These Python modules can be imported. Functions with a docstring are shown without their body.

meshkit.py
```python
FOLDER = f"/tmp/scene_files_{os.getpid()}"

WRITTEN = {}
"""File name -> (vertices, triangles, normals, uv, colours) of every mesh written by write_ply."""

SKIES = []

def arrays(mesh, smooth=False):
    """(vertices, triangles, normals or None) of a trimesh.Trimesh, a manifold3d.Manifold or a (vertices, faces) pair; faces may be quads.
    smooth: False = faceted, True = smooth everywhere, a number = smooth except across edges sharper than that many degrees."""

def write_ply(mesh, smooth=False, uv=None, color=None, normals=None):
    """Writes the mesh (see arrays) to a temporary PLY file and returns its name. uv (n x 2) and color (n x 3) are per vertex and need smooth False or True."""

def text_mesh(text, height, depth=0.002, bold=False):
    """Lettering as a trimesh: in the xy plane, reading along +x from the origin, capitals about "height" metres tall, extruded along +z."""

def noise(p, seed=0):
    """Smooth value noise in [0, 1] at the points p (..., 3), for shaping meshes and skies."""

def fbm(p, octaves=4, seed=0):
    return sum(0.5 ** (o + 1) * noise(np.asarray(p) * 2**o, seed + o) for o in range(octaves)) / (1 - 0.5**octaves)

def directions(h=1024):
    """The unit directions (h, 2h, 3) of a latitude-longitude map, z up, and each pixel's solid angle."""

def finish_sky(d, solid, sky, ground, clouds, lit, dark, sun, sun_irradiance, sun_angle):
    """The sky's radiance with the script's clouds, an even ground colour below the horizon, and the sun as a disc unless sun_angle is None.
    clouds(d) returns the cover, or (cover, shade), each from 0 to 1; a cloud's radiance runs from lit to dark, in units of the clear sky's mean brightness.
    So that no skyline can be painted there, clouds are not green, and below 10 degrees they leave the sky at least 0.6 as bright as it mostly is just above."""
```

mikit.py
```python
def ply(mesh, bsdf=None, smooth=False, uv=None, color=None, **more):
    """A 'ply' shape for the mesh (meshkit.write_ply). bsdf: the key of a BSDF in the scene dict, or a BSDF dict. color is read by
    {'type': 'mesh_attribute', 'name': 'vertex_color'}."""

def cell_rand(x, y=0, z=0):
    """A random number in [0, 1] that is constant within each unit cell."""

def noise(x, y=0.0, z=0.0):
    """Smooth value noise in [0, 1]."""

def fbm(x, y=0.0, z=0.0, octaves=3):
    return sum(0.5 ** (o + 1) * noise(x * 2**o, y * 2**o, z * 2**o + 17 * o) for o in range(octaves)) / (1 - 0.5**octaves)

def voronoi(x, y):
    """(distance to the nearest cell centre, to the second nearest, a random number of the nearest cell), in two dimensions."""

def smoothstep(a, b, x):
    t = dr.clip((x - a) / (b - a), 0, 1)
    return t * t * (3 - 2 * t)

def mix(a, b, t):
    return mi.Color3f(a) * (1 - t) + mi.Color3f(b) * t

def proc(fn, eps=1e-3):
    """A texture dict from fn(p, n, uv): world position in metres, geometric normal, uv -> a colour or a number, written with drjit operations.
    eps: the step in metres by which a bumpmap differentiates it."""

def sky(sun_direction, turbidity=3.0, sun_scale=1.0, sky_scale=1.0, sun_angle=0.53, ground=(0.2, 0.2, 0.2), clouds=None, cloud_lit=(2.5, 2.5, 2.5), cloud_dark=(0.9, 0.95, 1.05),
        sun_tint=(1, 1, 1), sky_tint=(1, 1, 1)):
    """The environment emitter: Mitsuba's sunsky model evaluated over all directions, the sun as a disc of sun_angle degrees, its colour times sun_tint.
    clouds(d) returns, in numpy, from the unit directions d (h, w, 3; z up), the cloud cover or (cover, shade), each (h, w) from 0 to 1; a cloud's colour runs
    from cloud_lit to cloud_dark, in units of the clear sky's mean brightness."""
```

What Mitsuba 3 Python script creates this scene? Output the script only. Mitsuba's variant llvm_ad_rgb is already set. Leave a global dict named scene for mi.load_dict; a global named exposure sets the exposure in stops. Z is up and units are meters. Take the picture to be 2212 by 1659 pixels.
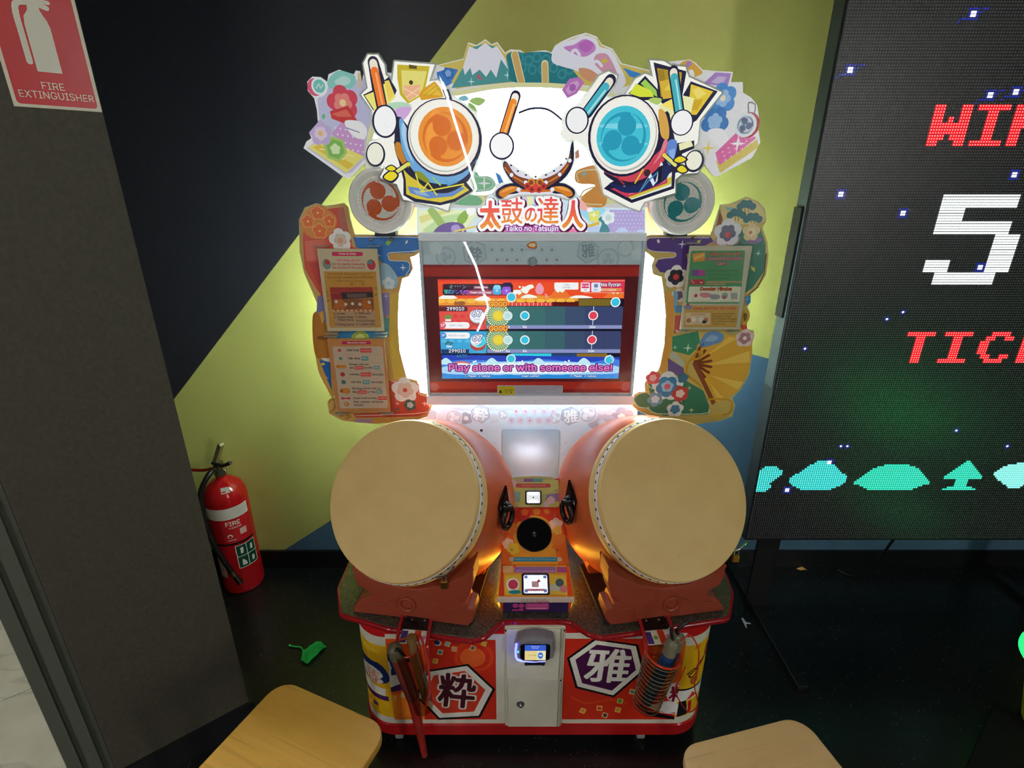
import math, random
import numpy as np, trimesh, drjit as dr, mitsuba as mi, shapely
from shapely import affinity, Polygon, Point, LineString, box, union_all
import mikit, meshkit
from mikit import noise, fbm, cell_rand, smoothstep, mix, proc

T = mi.ScalarTransform4f
random.seed(7)
exposure = 0.0
scene, labels = {}, {}

# ---------------------------------------------------------------- camera
PITCH, EYE = 20.6, 1.65
c_, s_ = math.cos(math.radians(PITCH)), math.sin(math.radians(PITCH))
scene['camera'] = {'type': 'perspective', 'fov': 89.38, 'fov_axis': 'x', 'near_clip': 0.05, 'far_clip': 60.0,
                   'to_world': T().look_at(origin=[0, 0, EYE], target=[0, c_, EYE - s_], up=[0, 0, 1])}


def rgb(h):
    """sRGB hex -> linear"""
    v = np.array([int(h[i:i + 2], 16) for i in (0, 2, 4)]) / 255
    return np.where(v < 0.04045, v / 12.92, ((v + 0.055) / 1.055) ** 2.4)


def lin(h):
    return [float(x) for x in rgb(h)]


def light(radiance, weight=1.0):
    return {'type': 'area', 'radiance': {'type': 'rgb', 'value': [float(x) for x in radiance]}, 'sampling_weight': float(weight)}


# ---------------------------------------------------------------- room lamps (ceiling, behind and beside the camera)
WARM = np.array([1.0, 0.95, 0.82])
LAMPS = [  # x, y, radius, colour
    (-0.95, -0.9, 0.26, WARM * 23), (0.85, -1.2, 0.26, WARM * 15), (2.6, -1.6, 0.12, np.array([.05, 1.0, .30]) * 2), (-2.3, 1.15, 0.2, np.array([1.0, 1.0, .84]) * 95)]

# ---------------------------------------------------------------- materials
def tex(c):
    return {'type': 'rgb', 'value': [float(x) for x in (rgb(c) if isinstance(c, str) else c)]}


def pbr(base, rough=0.5, metal=0.0, spec=0.5, **kw):
    return {'type': 'twosided', 'bsdf': {'type': 'principled', 'base_color': base if isinstance(base, dict) else tex(base), 'roughness': rough, 'metallic': metal, 'specular': spec, **kw}}


VC = {'type': 'mesh_attribute', 'name': 'vertex_color'}
scene['print'] = pbr(VC, 0.33)
scene['matte'] = pbr(VC, 0.75, spec=0.3)
scene['satin'] = pbr(VC, 0.38)
scene['gloss'] = pbr(VC, 0.16)
scene['metal'] = pbr(VC, 0.22, metal=1.0)
scene['acrylic'] = {'type': 'thindielectric', 'int_ior': 1.49}
scene['clear_edge'] = {'type': 'principledthin', 'base_color': tex('e6ece6'), 'roughness': 0.25, 'spec_trans': 0.45, 'diff_trans': 0.8, 'eta': 1.45}
scene['pouch'] = {'type': 'thindielectric', 'int_ior': 1.4, 'specular_transmittance': {'type': 'rgb', 'value': [.66, .54, .38]}, 'specular_reflectance': {'type': 'rgb', 'value': [.7, .7, .7]}}
scene['balloon'] = {'type': 'principledthin', 'base_color': tex('3fd86a'), 'roughness': 0.3, 'spec_trans': 0.0, 'diff_trans': 0.9, 'eta': 1.4}


def paint_fn(p, n, uv):
    """The wall's paint: charcoal above the first diagonal, yellow band, slate below the second; edges fixed on the wall."""
    g = fbm(p.x * 300, p.z * 300, 0.0, octaves=2)
    up = p.z - (0.854 + 1.0734 * (p.x + 1.379))
    low = dr.minimum(0.299 + 0.689 * (p.x + 0.749), 1.035 - 0.25 * (p.x - 0.957)) - p.z
    c = mix(lin('c9c86e'), lin('26262e'), smoothstep(-0.002, 0.002, up))
    c = mix(c, lin('4c6a82'), smoothstep(-0.002, 0.002, low))
    return c * (0.985 + 0.03 * g)


def speck_fn(p, n, uv):
    """Black vinyl with pale flecks."""
    k = 150.0
    a, b = dr.floor(p.x * k), dr.floor(p.y * k)
    on = cell_rand(a, b, 3.0)
    dx, dy = p.x * k - a - 0.3 - 0.4 * cell_rand(a, b, 5.0), p.y * k - b - 0.3 - 0.4 * cell_rand(a, b, 6.0)
    fleck = dr.select((on > 0.972) & (dx * dx + dy * dy < 0.05), 1.0, 0.0)
    grime = fbm(p.x * 6, p.y * 6, 0.0, octaves=3)
    return mix([.0035, .0045, .0052], [.0075, .009, .009], grime) + mi.Color3f(0.16) * fleck * cell_rand(a, b, 9.0)


def column_fn(p, n, uv):
    g = fbm(p.x * 140 + p.y * 90, p.z * 140, p.y * 40, octaves=2)
    return mix(lin('3e3c33'), lin('4d4a3f'), g)


def marble_fn(p, n, uv):
    v = fbm(p.x * 5, p.y * 5, 3.0, octaves=4)
    w = dr.abs(fbm(p.x * 3 + 9, p.y * 9, 1.0, octaves=4) - 0.5)
    return mix(lin('a9a698'), lin('c9c6b8'), v) * (0.82 + 0.18 * smoothstep(0.0, 0.05, w))


def wood(x0, y0, ang, base, dark):
    ca, sa = math.cos(ang), math.sin(ang)

    def fn(p, n, uv):
        u, v = (p.x - x0) * ca + (p.y - y0) * sa, -(p.x - x0) * sa + (p.y - y0) * ca
        g = fbm(u * 4, v * 60 + p.z * 40, 0.0, octaves=3)
        ring = fbm(u * 1.6, v * 14, 2.0, octaves=3)
        strip = cell_rand(dr.floor(v / 0.085), 4.0, 1.0)
        line = smoothstep(0.62, 0.75, fbm(u * 3, v * 150, 5.0, octaves=2))
        return mix(lin(base), lin(dark), 0.35 * g + 0.45 * ring + 0.22 * strip - 0.1) * (1 - 0.12 * line)
    return fn


def deck_fn(p, n, uv):
    g = fbm(p.x * 260, p.y * 260, 0.0, octaves=2)
    return mix(lin('34332e'), lin('6e6a5a'), g * g)


def skin_fn(p, n, uv):
    g = fbm(p.x * 14, p.y * 14, p.z * 14, octaves=3)
    k = 28.0
    d, d2, w = mikit.voronoi(p.x * k + p.y * 7, p.z * k + p.y * 9)
    spot = dr.select(w > 0.86, 1 - smoothstep(0.03, 0.1, d), 0.0)
    return mix(lin('d9ba7c'), lin('cfac6e'), g) * (1 - 0.12 * spot)


scene['wall_paint'] = pbr(proc(paint_fn), 0.5, spec=0.35)
scene['vinyl'] = pbr(proc(speck_fn), 0.30, spec=0.4)
scene['column_paint'] = pbr(proc(column_fn), 0.6, spec=0.3)
scene['marble'] = pbr(proc(marble_fn), 0.25)
scene['deck_metal'] = pbr(proc(deck_fn), 0.36, metal=0.35)
scene['drum_skin'] = pbr(proc(skin_fn), 0.48, spec=0.4)
scene['maple'] = pbr(proc(wood(-.5, .8, -.39, 'd6a850', 'b07e2e')), 0.36)
scene['beech'] = pbr(proc(wood(.58, .7, .235, 'dfbe88', 'c49c68')), 0.36)

# ---------------------------------------------------------------- mesh helpers
def tm(v, f):
    return trimesh.Trimesh(np.asarray(v, float), np.asarray(f, int), process=False)


def join(*ms):
    return trimesh.util.concatenate([m for m in ms if m is not None])


def frame(o, x, y, z=None):
    """4x4 that takes local axes to x, y (orthonormalised) at o."""
    x = np.array(x, float) / np.linalg.norm(x)
    y = np.array(y, float) - x * np.dot(x, y)
    y /= np.linalg.norm(y)
    m = np.eye(4)
    m[:3, 0], m[:3, 1], m[:3, 2], m[:3, 3] = x, y, np.cross(x, y), o
    return m


def front(y, x=0.0, z=0.0):
    """local (x, y, z) -> world (x, -z depth..., y): drawing plane upright, facing the camera (-Y); local z comes out of the plane."""
    return frame((x, y, z), (1, 0, 0), (0, 0, 1))


def put(m, M):
    m = m.copy()
    m.apply_transform(M)
    return m


def tri(poly):
    """triangles of a shapely polygon: (2-D vertices, faces), counter-clockwise."""
    v, f = trimesh.creation.triangulate_polygon(poly, engine='earcut')
    v, f = np.asarray(v)[:, :2], np.asarray(f)
    a = v[f]
    area = (a[:, 1, 0] - a[:, 0, 0]) * (a[:, 2, 1] - a[:, 0, 1]) - (a[:, 1, 1] - a[:, 0, 1]) * (a[:, 2, 0] - a[:, 0, 0])
    f[area < 0] = f[area < 0][:, ::-1]
    return v, f


def polys(g):
    return [p for p in getattr(g, 'geoms', [g]) if p.geom_type == 'Polygon' and p.area > 1e-9]


def loft(poly, prof):
    """Bevelled plate of one outline (no holes): prof = [(inset, z), ...] from bottom to top."""
    r = np.array(shapely.geometry.polygon.orient(poly).exterior.coords)[:-1]
    keep = np.linalg.norm(r - np.roll(r, 1, 0), axis=1) > 1e-6
    r = r[keep]
    e = np.roll(r, -1, 0) - r
    n = np.stack([e[:, 1], -e[:, 0]], 1) / np.maximum(np.linalg.norm(e, axis=1, keepdims=True), 1e-12)
    a = n + np.roll(n, 1, 0)
    a /= np.maximum((a * n).sum(1, keepdims=True), 0.35)
    N, v, f = len(r), [], []
    for ins, z in prof:
        v.append(np.c_[r - a * ins, np.full(N, z)])
    for k in range(len(prof) - 1):
        for i in range(N):
            j = (i + 1) % N
            f += [[k * N + i, k * N + j, (k + 1) * N + j], [k * N + i, (k + 1) * N + j, (k + 1) * N + i]]
    V = np.vstack(v)
    for k, flip in ((0, True), (len(prof) - 1, False)):
        t = trimesh.creation.triangulate_polygon(Polygon(V[k * N:(k + 1) * N, :2]), engine='earcut')
        tv, tf = np.asarray(t[0])[:, :2], np.asarray(t[1])
        idx = np.array([np.argmin(((V[k * N:(k + 1) * N, :2] - q) ** 2).sum(1)) for q in tv]) + k * N
        for x in tf:
            q = V[idx[x]][:, :2]
            ccw = (q[1, 0] - q[0, 0]) * (q[2, 1] - q[0, 1]) - (q[1, 1] - q[0, 1]) * (q[2, 0] - q[0, 0]) > 0
            g = idx[x] if ccw != flip else idx[x][::-1]
            f.append(list(g))
    return tm(V, f)


def plate(poly, t, b=0.0015):
    """Upright or flat plate of thickness t with small bevels, from z=0 to z=t."""
    return loft(poly, [(b, 0), (0, b), (0, t - b), (b, t)])


def rrect(x0, y0, x1, y1, r, seg=6):
    return box(x0 + r, y0 + r, x1 - r, y1 - r).buffer(r, quad_segs=seg) if r else box(x0, y0, x1, y1)


def rbox(x0, x1, y0, y1, z0, z1, r=0.004, corner=None, b=None):
    """A box in world axes with rounded upright edges and bevelled rims."""
    b = min(r, (z1 - z0) * .3) if b is None else b
    m = loft(rrect(x0, y0, x1, y1, corner if corner is not None else r, 4), [(b, z0), (b * .3, z0 + b * .3), (0, z0 + b), (0, z1 - b), (b * .3, z1 - b * .3), (b, z1)])
    return m


def fbox(x0, x1, z0, z1, y0, y1, corner=0.004, b=0.002):
    """As rbox, its rounded outline seen from the front (XZ), y0 the front face."""
    m = loft(rrect(x0, z0, x1, z1, corner, 5), [(b, 0), (b * .3, b * .3), (0, b), (0, y1 - y0 - b), (b, y1 - y0)])
    m.vertices = np.c_[m.vertices[:, 0], y0 + m.vertices[:, 2], m.vertices[:, 1]]
    m.faces = m.faces[:, ::-1] if _wrong(m) else m.faces
    return m


def _wrong(m):
    return m.volume < 0


def lathe(prof, seg=48):
    """Revolve (r, z) about local z."""
    prof = np.array(prof, float)
    a = np.linspace(0, 2 * np.pi, seg, endpoint=False)
    v = np.stack([np.outer(np.cos(a), prof[:, 0]), np.outer(np.sin(a), prof[:, 0]), np.tile(prof[:, 1], (seg, 1))], -1).reshape(-1, 3)
    n, f = len(prof), []
    for i in range(seg):
        j = (i + 1) % seg
        for k in range(n - 1):
            a0, a1, b0, b1 = i * n + k, i * n + k + 1, j * n + k, j * n + k + 1
            f += [[a0, b0, b1], [a0, b1, a1]]
    m = tm(v, f)
    m.update_faces(m.area_faces > 1e-12)
    if m.volume < 0:
        m.faces = m.faces[:, ::-1]
    return m


def tube(path, r, sides=10, closed=False):
    p = np.asarray(path, float)
    r = np.broadcast_to(r, (len(p),))
    t = np.roll(p, -1, 0) - np.roll(p, 1, 0) if closed else np.gradient(p, axis=0)
    t /= np.linalg.norm(t, axis=1, keepdims=True)
    a = np.cross(t[0], [0, 0, 1] if abs(t[0][2]) < .9 else [1, 0, 0])
    v, ang = [], np.arange(sides) * 2 * np.pi / sides
    for i in range(len(p)):
        a = a - t[i] * np.dot(a, t[i])
        a /= np.linalg.norm(a)
        b = np.cross(t[i], a)
        v.append(p[i] + r[i] * (np.cos(ang)[:, None] * a + np.sin(ang)[:, None] * b))
    f, n = [], len(p)
    for i in range(n if closed else n - 1):
        for k in range(sides):
            i2, k2 = (i + 1) % n, (k + 1) % sides
            f += [[i * sides + k, i * sides + k2, i2 * sides + k2], [i * sides + k, i2 * sides + k2, i2 * sides + k]]
    V = np.vstack(v)
    if not closed:
        V = np.vstack([V, p[:1], p[-1:]])
        for k in range(sides):
            f += [[n * sides, (k + 1) % sides, k], [n * sides + 1, (n - 1) * sides + k, (n - 1) * sides + (k + 1) % sides]]
    m = tm(V, f)
    if m.volume < 0:
        m.faces = m.faces[:, ::-1]
    return m


def spline(pts, n=8, closed=False):
    P = np.asarray(pts, float)
    out, N = [], len(P)
    for i in range(N if closed else N - 1):
        g = (lambda k: P[k % N]) if closed else (lambda k: P[min(max(k, 0), N - 1)])
        a, b, c, d = g(i - 1), g(i), g(i + 1), g(i + 2)
        for t in np.linspace(0, 1, n, endpoint=False):
            out.append(.5 * (2 * b + (c - a) * t + (2 * a - 5 * b + 4 * c - d) * t * t + (3 * b - a - 3 * c + d) * t ** 3))
    if not closed:
        out.append(P[-1])
    return np.array(out)


def ball(r, o, sub=2, sc=(1, 1, 1)):
    m = trimesh.creation.icosphere(sub, r)
    m.apply_scale(sc)
    m.apply_translation(o)
    return m


# ---------------------------------------------------------------- scene entries
def key_for(name):
    taken = lambda k: k in scene or any(x.startswith(k + '__') for x in scene) or k in labels
    if not taken(name):
        return name
    i = 1
    while taken(f'{name}_{i:03d}'):
        i += 1
    return f'{name}_{i:03d}'


def add(name, mesh, bsdf='satin', color=None, smooth=30, parent=None, em=None, label=None, cat=None, group=None, kind=None, raw=False):
    """One entry of the scene under its own key; a colour is stored per vertex and read by the shared plastics."""
    key = (parent + '__' if parent else '') + name
    key = key if raw else key_for(key)
    more = {'emitter': em} if em else {}
    if isinstance(mesh, dict):
        scene[key] = mesh
    elif color is not None:
        if smooth and smooth is not True:
            mesh = trimesh.graph.smooth_shade(mesh, angle=np.radians(smooth), facet_minarea=None)
        col = np.tile(rgb(color), (len(mesh.vertices), 1)) if isinstance(color, str) else color
        scene[key] = mikit.ply(mesh, bsdf, smooth=bool(smooth), color=col, **more)
    else:
        scene[key] = mikit.ply(mesh, bsdf, smooth=smooth, **more)
    tag(key, label, cat, group, kind)
    return key


def tag(key, label=None, cat=None, group=None, kind=None):
    d = {k: v for k, v in dict(label=label, category=cat, group=group, kind=kind).items() if v}
    if d:
        labels[key] = {**labels.get(key, {}), **d}


def thing(name, label, cat, group=None):
    key = key_for(name)
    tag(key, label, cat, group)
    return key


# ================================================================ drawings: glyph outlines, and print in tenths of a millimetre on each panel
GLYPHS = {
 '太': [[[-86,-99,-100,-81,-98,-74,-64,-53,-45,-33,-31,-9,-23,16,-91,17,-96,24,-96,41,-93,46,-18,47,-15,96,-9,100,8,100,13,98,16,93,14,47,89,47,95,44,97,23,92,17,25,16,37,-13,56,-41,74,-57,100,-74,100,-83,88,-99,80,-100,67,-93,36,-68,19,-46,2,-13,-9,-38,17,-61,29,-78,27,-85,15,-96,3,-96,-27,-64,-51,-85,-76,-99]]],
 '鼓': [[[-92,-87,-94,-71,-68,-68,-78,-35,-63,-32,-56,-49,-54,-62,-64,-66,-58,-66,-42,-64,-31,-30,-84,-30,-84,19,-9,19,-9,-30,-29,-30,-16,-35,-24,-62,-2,-59,-1,-74,20,-62,30,-53,11,-22,3,2,-3,3,-3,18,34,18,34,46,-3,46,-4,60,-38,60,-38,46,-7,45,-5,43,-6,30,-87,30,-87,45,-56,46,-56,60,-92,61,-92,76,-56,76,-55,93,-39,94,-38,76,-3,76,-2,62,34,62,34,94,51,94,52,62,91,62,90,46,52,46,52,18,80,18,88,13,78,-18,66,-40,55,-54,73,-68,94,-78,84,-93,66,-86,42,-67,22,-82,-1,-94,-14,-82,-13,-79,-3,-74,-86,-87],[-66,-68,-66,-66,-67,-68],[-2,-74,-2,-74,-2,-74],[21,2,29,-20,43,-40,55,-23,65,2],[-68,-16,-26,-16,-26,4,-68,4]]],
 'の': [[[-86,7,-82,22,-75,37,-66,48,-48,64,-21,77,-4,80,15,80,46,71,58,64,71,50,80,36,85,20,86,-14,79,-38,61,-60,34,-75,6,-80,-6,-65,-5,-57,24,-50,38,-42,49,-33,58,-14,60,8,58,17,53,31,43,43,27,52,17,54,10,19,-3,-24,-19,-51,-30,-61,-38,-65,-58,-64,-69,-57,-78,-46,-86,-20],[-61,-9,-55,-31,-47,-37,-42,-35,-34,-27,-26,-8,-17,21,-11,53,-27,47,-49,29,-57,13]]],
 '達': [[[-93,-81,-94,-75,-77,-58,-68,-51,-68,-5,-93,-5,-94,11,-92,13,-50,12,-50,-52,-28,-67,0,-73,40,-73,89,-69,94,-71,90,-87,82,-89,-12,-89,-32,-84,-59,-66,-67,-72,-81,-92,-85,-92]],[[-19,35,-42,35,-43,50,13,51,13,62,-30,62,-30,77,13,77,14,91,30,92,32,90,32,77,76,76,76,62,32,62,32,51,89,50,89,35,63,35,55,17,86,17,87,3,32,2,32,-8,79,-8,80,-22,32,-23,32,-34,88,-34,89,-48,86,-50,32,-50,32,-68,30,-70,13,-69,13,-50,-40,-50,-40,-34,13,-34,13,-23,-32,-22,-31,-8,13,-8,13,2,-39,3,-38,17,-11,17],[1,35,8,17,36,17,43,35]],[[-88,73,-89,77,-84,81,-78,85,-72,84,-48,59,-44,49,-59,40]]],
 '人': [[[-85,-98,-100,-82,-98,-75,-74,-58,-57,-43,-42,-22,-34,-5,-22,36,-17,95,-10,99,11,98,15,92,14,60,16,47,31,-1,52,-38,69,-54,97,-72,100,-76,99,-83,82,-98,77,-98,57,-87,23,-52,0,-9,-19,-46,-30,-62,-49,-81,-78,-99]]],
 '粋': [[[-97,-53,-98,-47,-85,-29,-70,4,-91,4,-95,7,-94,26,-78,28,-82,30,-84,35,-93,77,-87,82,-74,82,-64,55,-64,93,-62,98,-45,98,-41,95,-40,54,-33,81,-30,84,-12,81,-10,74,15,74,16,91,18,96,37,98,40,93,40,74,69,74,73,71,74,23,77,24,79,37,82,41,87,41,98,33,97,13,93,5,83,1,63,1,56,4,51,12,50,50,37,50,33,34,26,17,10,-1,0,-7,-11,-9,-20,4,-40,4,-18,-22,24,-22,25,10,29,12,45,12,49,7,50,-22,96,-24,97,-41,95,-45,50,-46,49,-92,46,-98,29,-98,25,-95,24,-46,-17,-46,-21,-43,-24,-46,-29,-47,-40,-33,-41,-92,-45,-97,-60,-97,-64,-94,-64,-40,-83,-69,-90,-66],[-14,62,-28,28,-14,27,-12,14,-4,19,5,30,12,50,-11,51,-13,54],[-40,28,-38,28,-40,29],[-64,30,-68,30,-74,28,-64,28]]],
 '雅': [[[-95,-68,-96,-62,-71,-33,-53,-3,-85,-3,-89,0,-79,59,-74,64,-87,66,-86,86,-3,85,-2,66,-17,64,-17,26,-3,46,19,96,34,93,37,90,37,84,28,60,47,60,38,87,45,92,54,94,60,88,68,60,93,59,93,39,66,38,66,19,88,19,91,15,90,-1,66,-2,66,-22,88,-22,91,-26,90,-42,66,-43,66,-63,95,-64,96,-81,95,-84,24,-85,22,-96,4,-95,3,14,0,10,-1,-2,-17,-3,-17,-77,-24,-89,-37,-93,-60,-93,-67,-78,-66,-73,-64,-71,-39,-71,-39,-22,-54,-48,-78,-78,-85,-78],[-64,64,-58,62,-57,56,-64,19,-39,19,-39,64],[24,-63,44,-63,44,-43,24,-43],[24,-22,44,-22,44,-2,24,-2],[24,19,44,19,44,38,24,38]]],
 '闇': [[[-86,88,-84,91,-8,91,-6,34,1,35,6,30,7,91,86,91,86,-74,82,-86,74,-89,49,-90,43,-75,45,-70,66,-69,66,24,9,24,11,18,51,18,51,4,34,2,29,-6,55,-7,56,-20,54,-22,-57,-22,-58,-20,-57,-7,-31,-6,-34,2,-52,4,-51,18,-10,18,-12,24,-66,24,-66,-89,-68,-91,-86,-90],[26,40,66,40,66,50,26,50],[26,66,66,66,66,74,26,74],[-15,2,-12,-6,9,-6,13,2],[-66,40,-26,40,-26,49,-66,50],[-66,74,-66,66,-26,66,-26,74]],[[-22,-84,-24,-88,-38,-88,-40,-86,-40,-27,41,-27,41,-83],[-22,-68,22,-68,23,-62,-22,-62],[-22,-46,23,-46,23,-42,-22,-42]]],
 'ド': [[[45,44,26,77,28,80,37,84,41,84,60,55,60,50,49,44]],[[-59,-82,-60,80,-58,83,-35,81,-35,29,27,6,47,-3,50,-6,43,-24,38,-26,-1,-8,-35,4,-34,-81,-37,-84,-57,-84]],[[2,68,13,74,18,74,35,45,35,39,24,34,20,34,2,63]]],
 'ン': [[[-80,-64,-80,-55,-56,-51,-32,-43,-9,-32,11,-19,39,7,52,23,65,45,69,46,72,44,80,29,80,24,73,13,46,-20,18,-44,-24,-66,-61,-77,-71,-78]],[[-75,60,-75,66,-64,77,-59,78,-14,42,-9,36,-8,32,-20,19,-25,19]]],
 'チ': [[[-83,22,-8,21,-8,51,-64,48,-70,64,-69,69,1,72,52,84,63,72,64,66,58,62,15,53,15,21,82,22,85,18,85,3,82,-1,14,0,9,-27,-2,-52,-20,-71,-35,-83,-42,-84,-56,-75,-58,-69,-37,-55,-24,-43,-12,-20,-9,0,-83,-1,-85,2,-85,20]]],
 'ャ': [[[-71,11,-74,25,-71,28,-35,34,-45,66,-42,70,-29,73,-23,73,-21,69,-13,38,60,53,67,50,74,43,58,14,30,-18,15,-13,13,-6,42,28,-8,18,16,-65,15,-69,-1,-73,-5,-73,-7,-69,-29,14,-68,7]]],
 'レ': [[[-70,-69,-71,76,-69,79,-49,79,-46,77,-47,-51,-22,-43,12,-25,42,-2,57,15,62,14,71,1,69,-6,42,-32,20,-48,-8,-62,-58,-79]]],
 '注': [[[-44,-74,-41,-71,15,-71,15,-25,-27,-24,-30,-22,-29,-7,-28,-5,15,-5,15,35,-35,36,-37,38,-36,55,21,55,6,88,8,90,23,94,40,69,42,58,40,55,90,55,90,38,89,36,37,35,37,-5,80,-5,82,-8,82,-22,81,-24,37,-25,37,-71,92,-71,94,-73,94,-90,-41,-90,-43,-88]],[[-83,75,-84,79,-82,83,-75,91,-72,91,-40,75,-33,70,-33,66,-39,55,-45,53]],[[-88,-84,-89,-79,-52,-17,-45,-15,-35,-25,-35,-29,-66,-86,-71,-94,-75,-94]],[[-93,19,-94,24,-92,28,-86,35,-81,35,-47,17,-45,10,-51,-1,-57,-2]]],
 '意': [[[-50,61,-78,61,-79,77,-10,79,-14,87,-14,91,3,95,14,79,77,78,78,61,49,61,43,47,87,46,89,44,89,31,86,29,-88,30,-88,44,-87,46,-44,47],[-27,61,-22,47,20,47,27,61]],[[47,-54,47,-46,57,-42,62,-42,86,-72,88,-81,76,-87,71,-87]],[[-66,21,-63,24,64,23,65,21,65,-39,63,-40,5,-40,24,-56,24,-59,12,-69,-19,-48,-22,-45,-20,-40,-64,-40,-66,-38],[-45,-24,44,-24,44,-15,-46,-15],[-46,8,-46,1,44,1,44,8]],[[-44,-47,-41,-44,-24,-46,-24,-74,-20,-76,23,-76,27,-72,30,-57,46,-61,48,-65,45,-83,38,-92,27,-95,-21,-95,-34,-93,-41,-88,-43,-82]],[[-89,-78,-78,-65,-66,-44,-62,-44,-49,-50,-49,-54,-58,-71,-74,-91,-79,-91,-89,-85]]],
 'ミ': [[[-47,63,-41,80,-32,81,49,64,66,59,68,53,63,39,57,37,7,51,-45,60]],[[-68,-47,-62,-31,-53,-30,37,-51,61,-59,62,-65,56,-80,51,-81,13,-68,-66,-51]],[[-56,10,-50,27,-41,28,35,11,54,5,55,0,49,-16,45,-17,-5,-2,-54,7]]],
}
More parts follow.
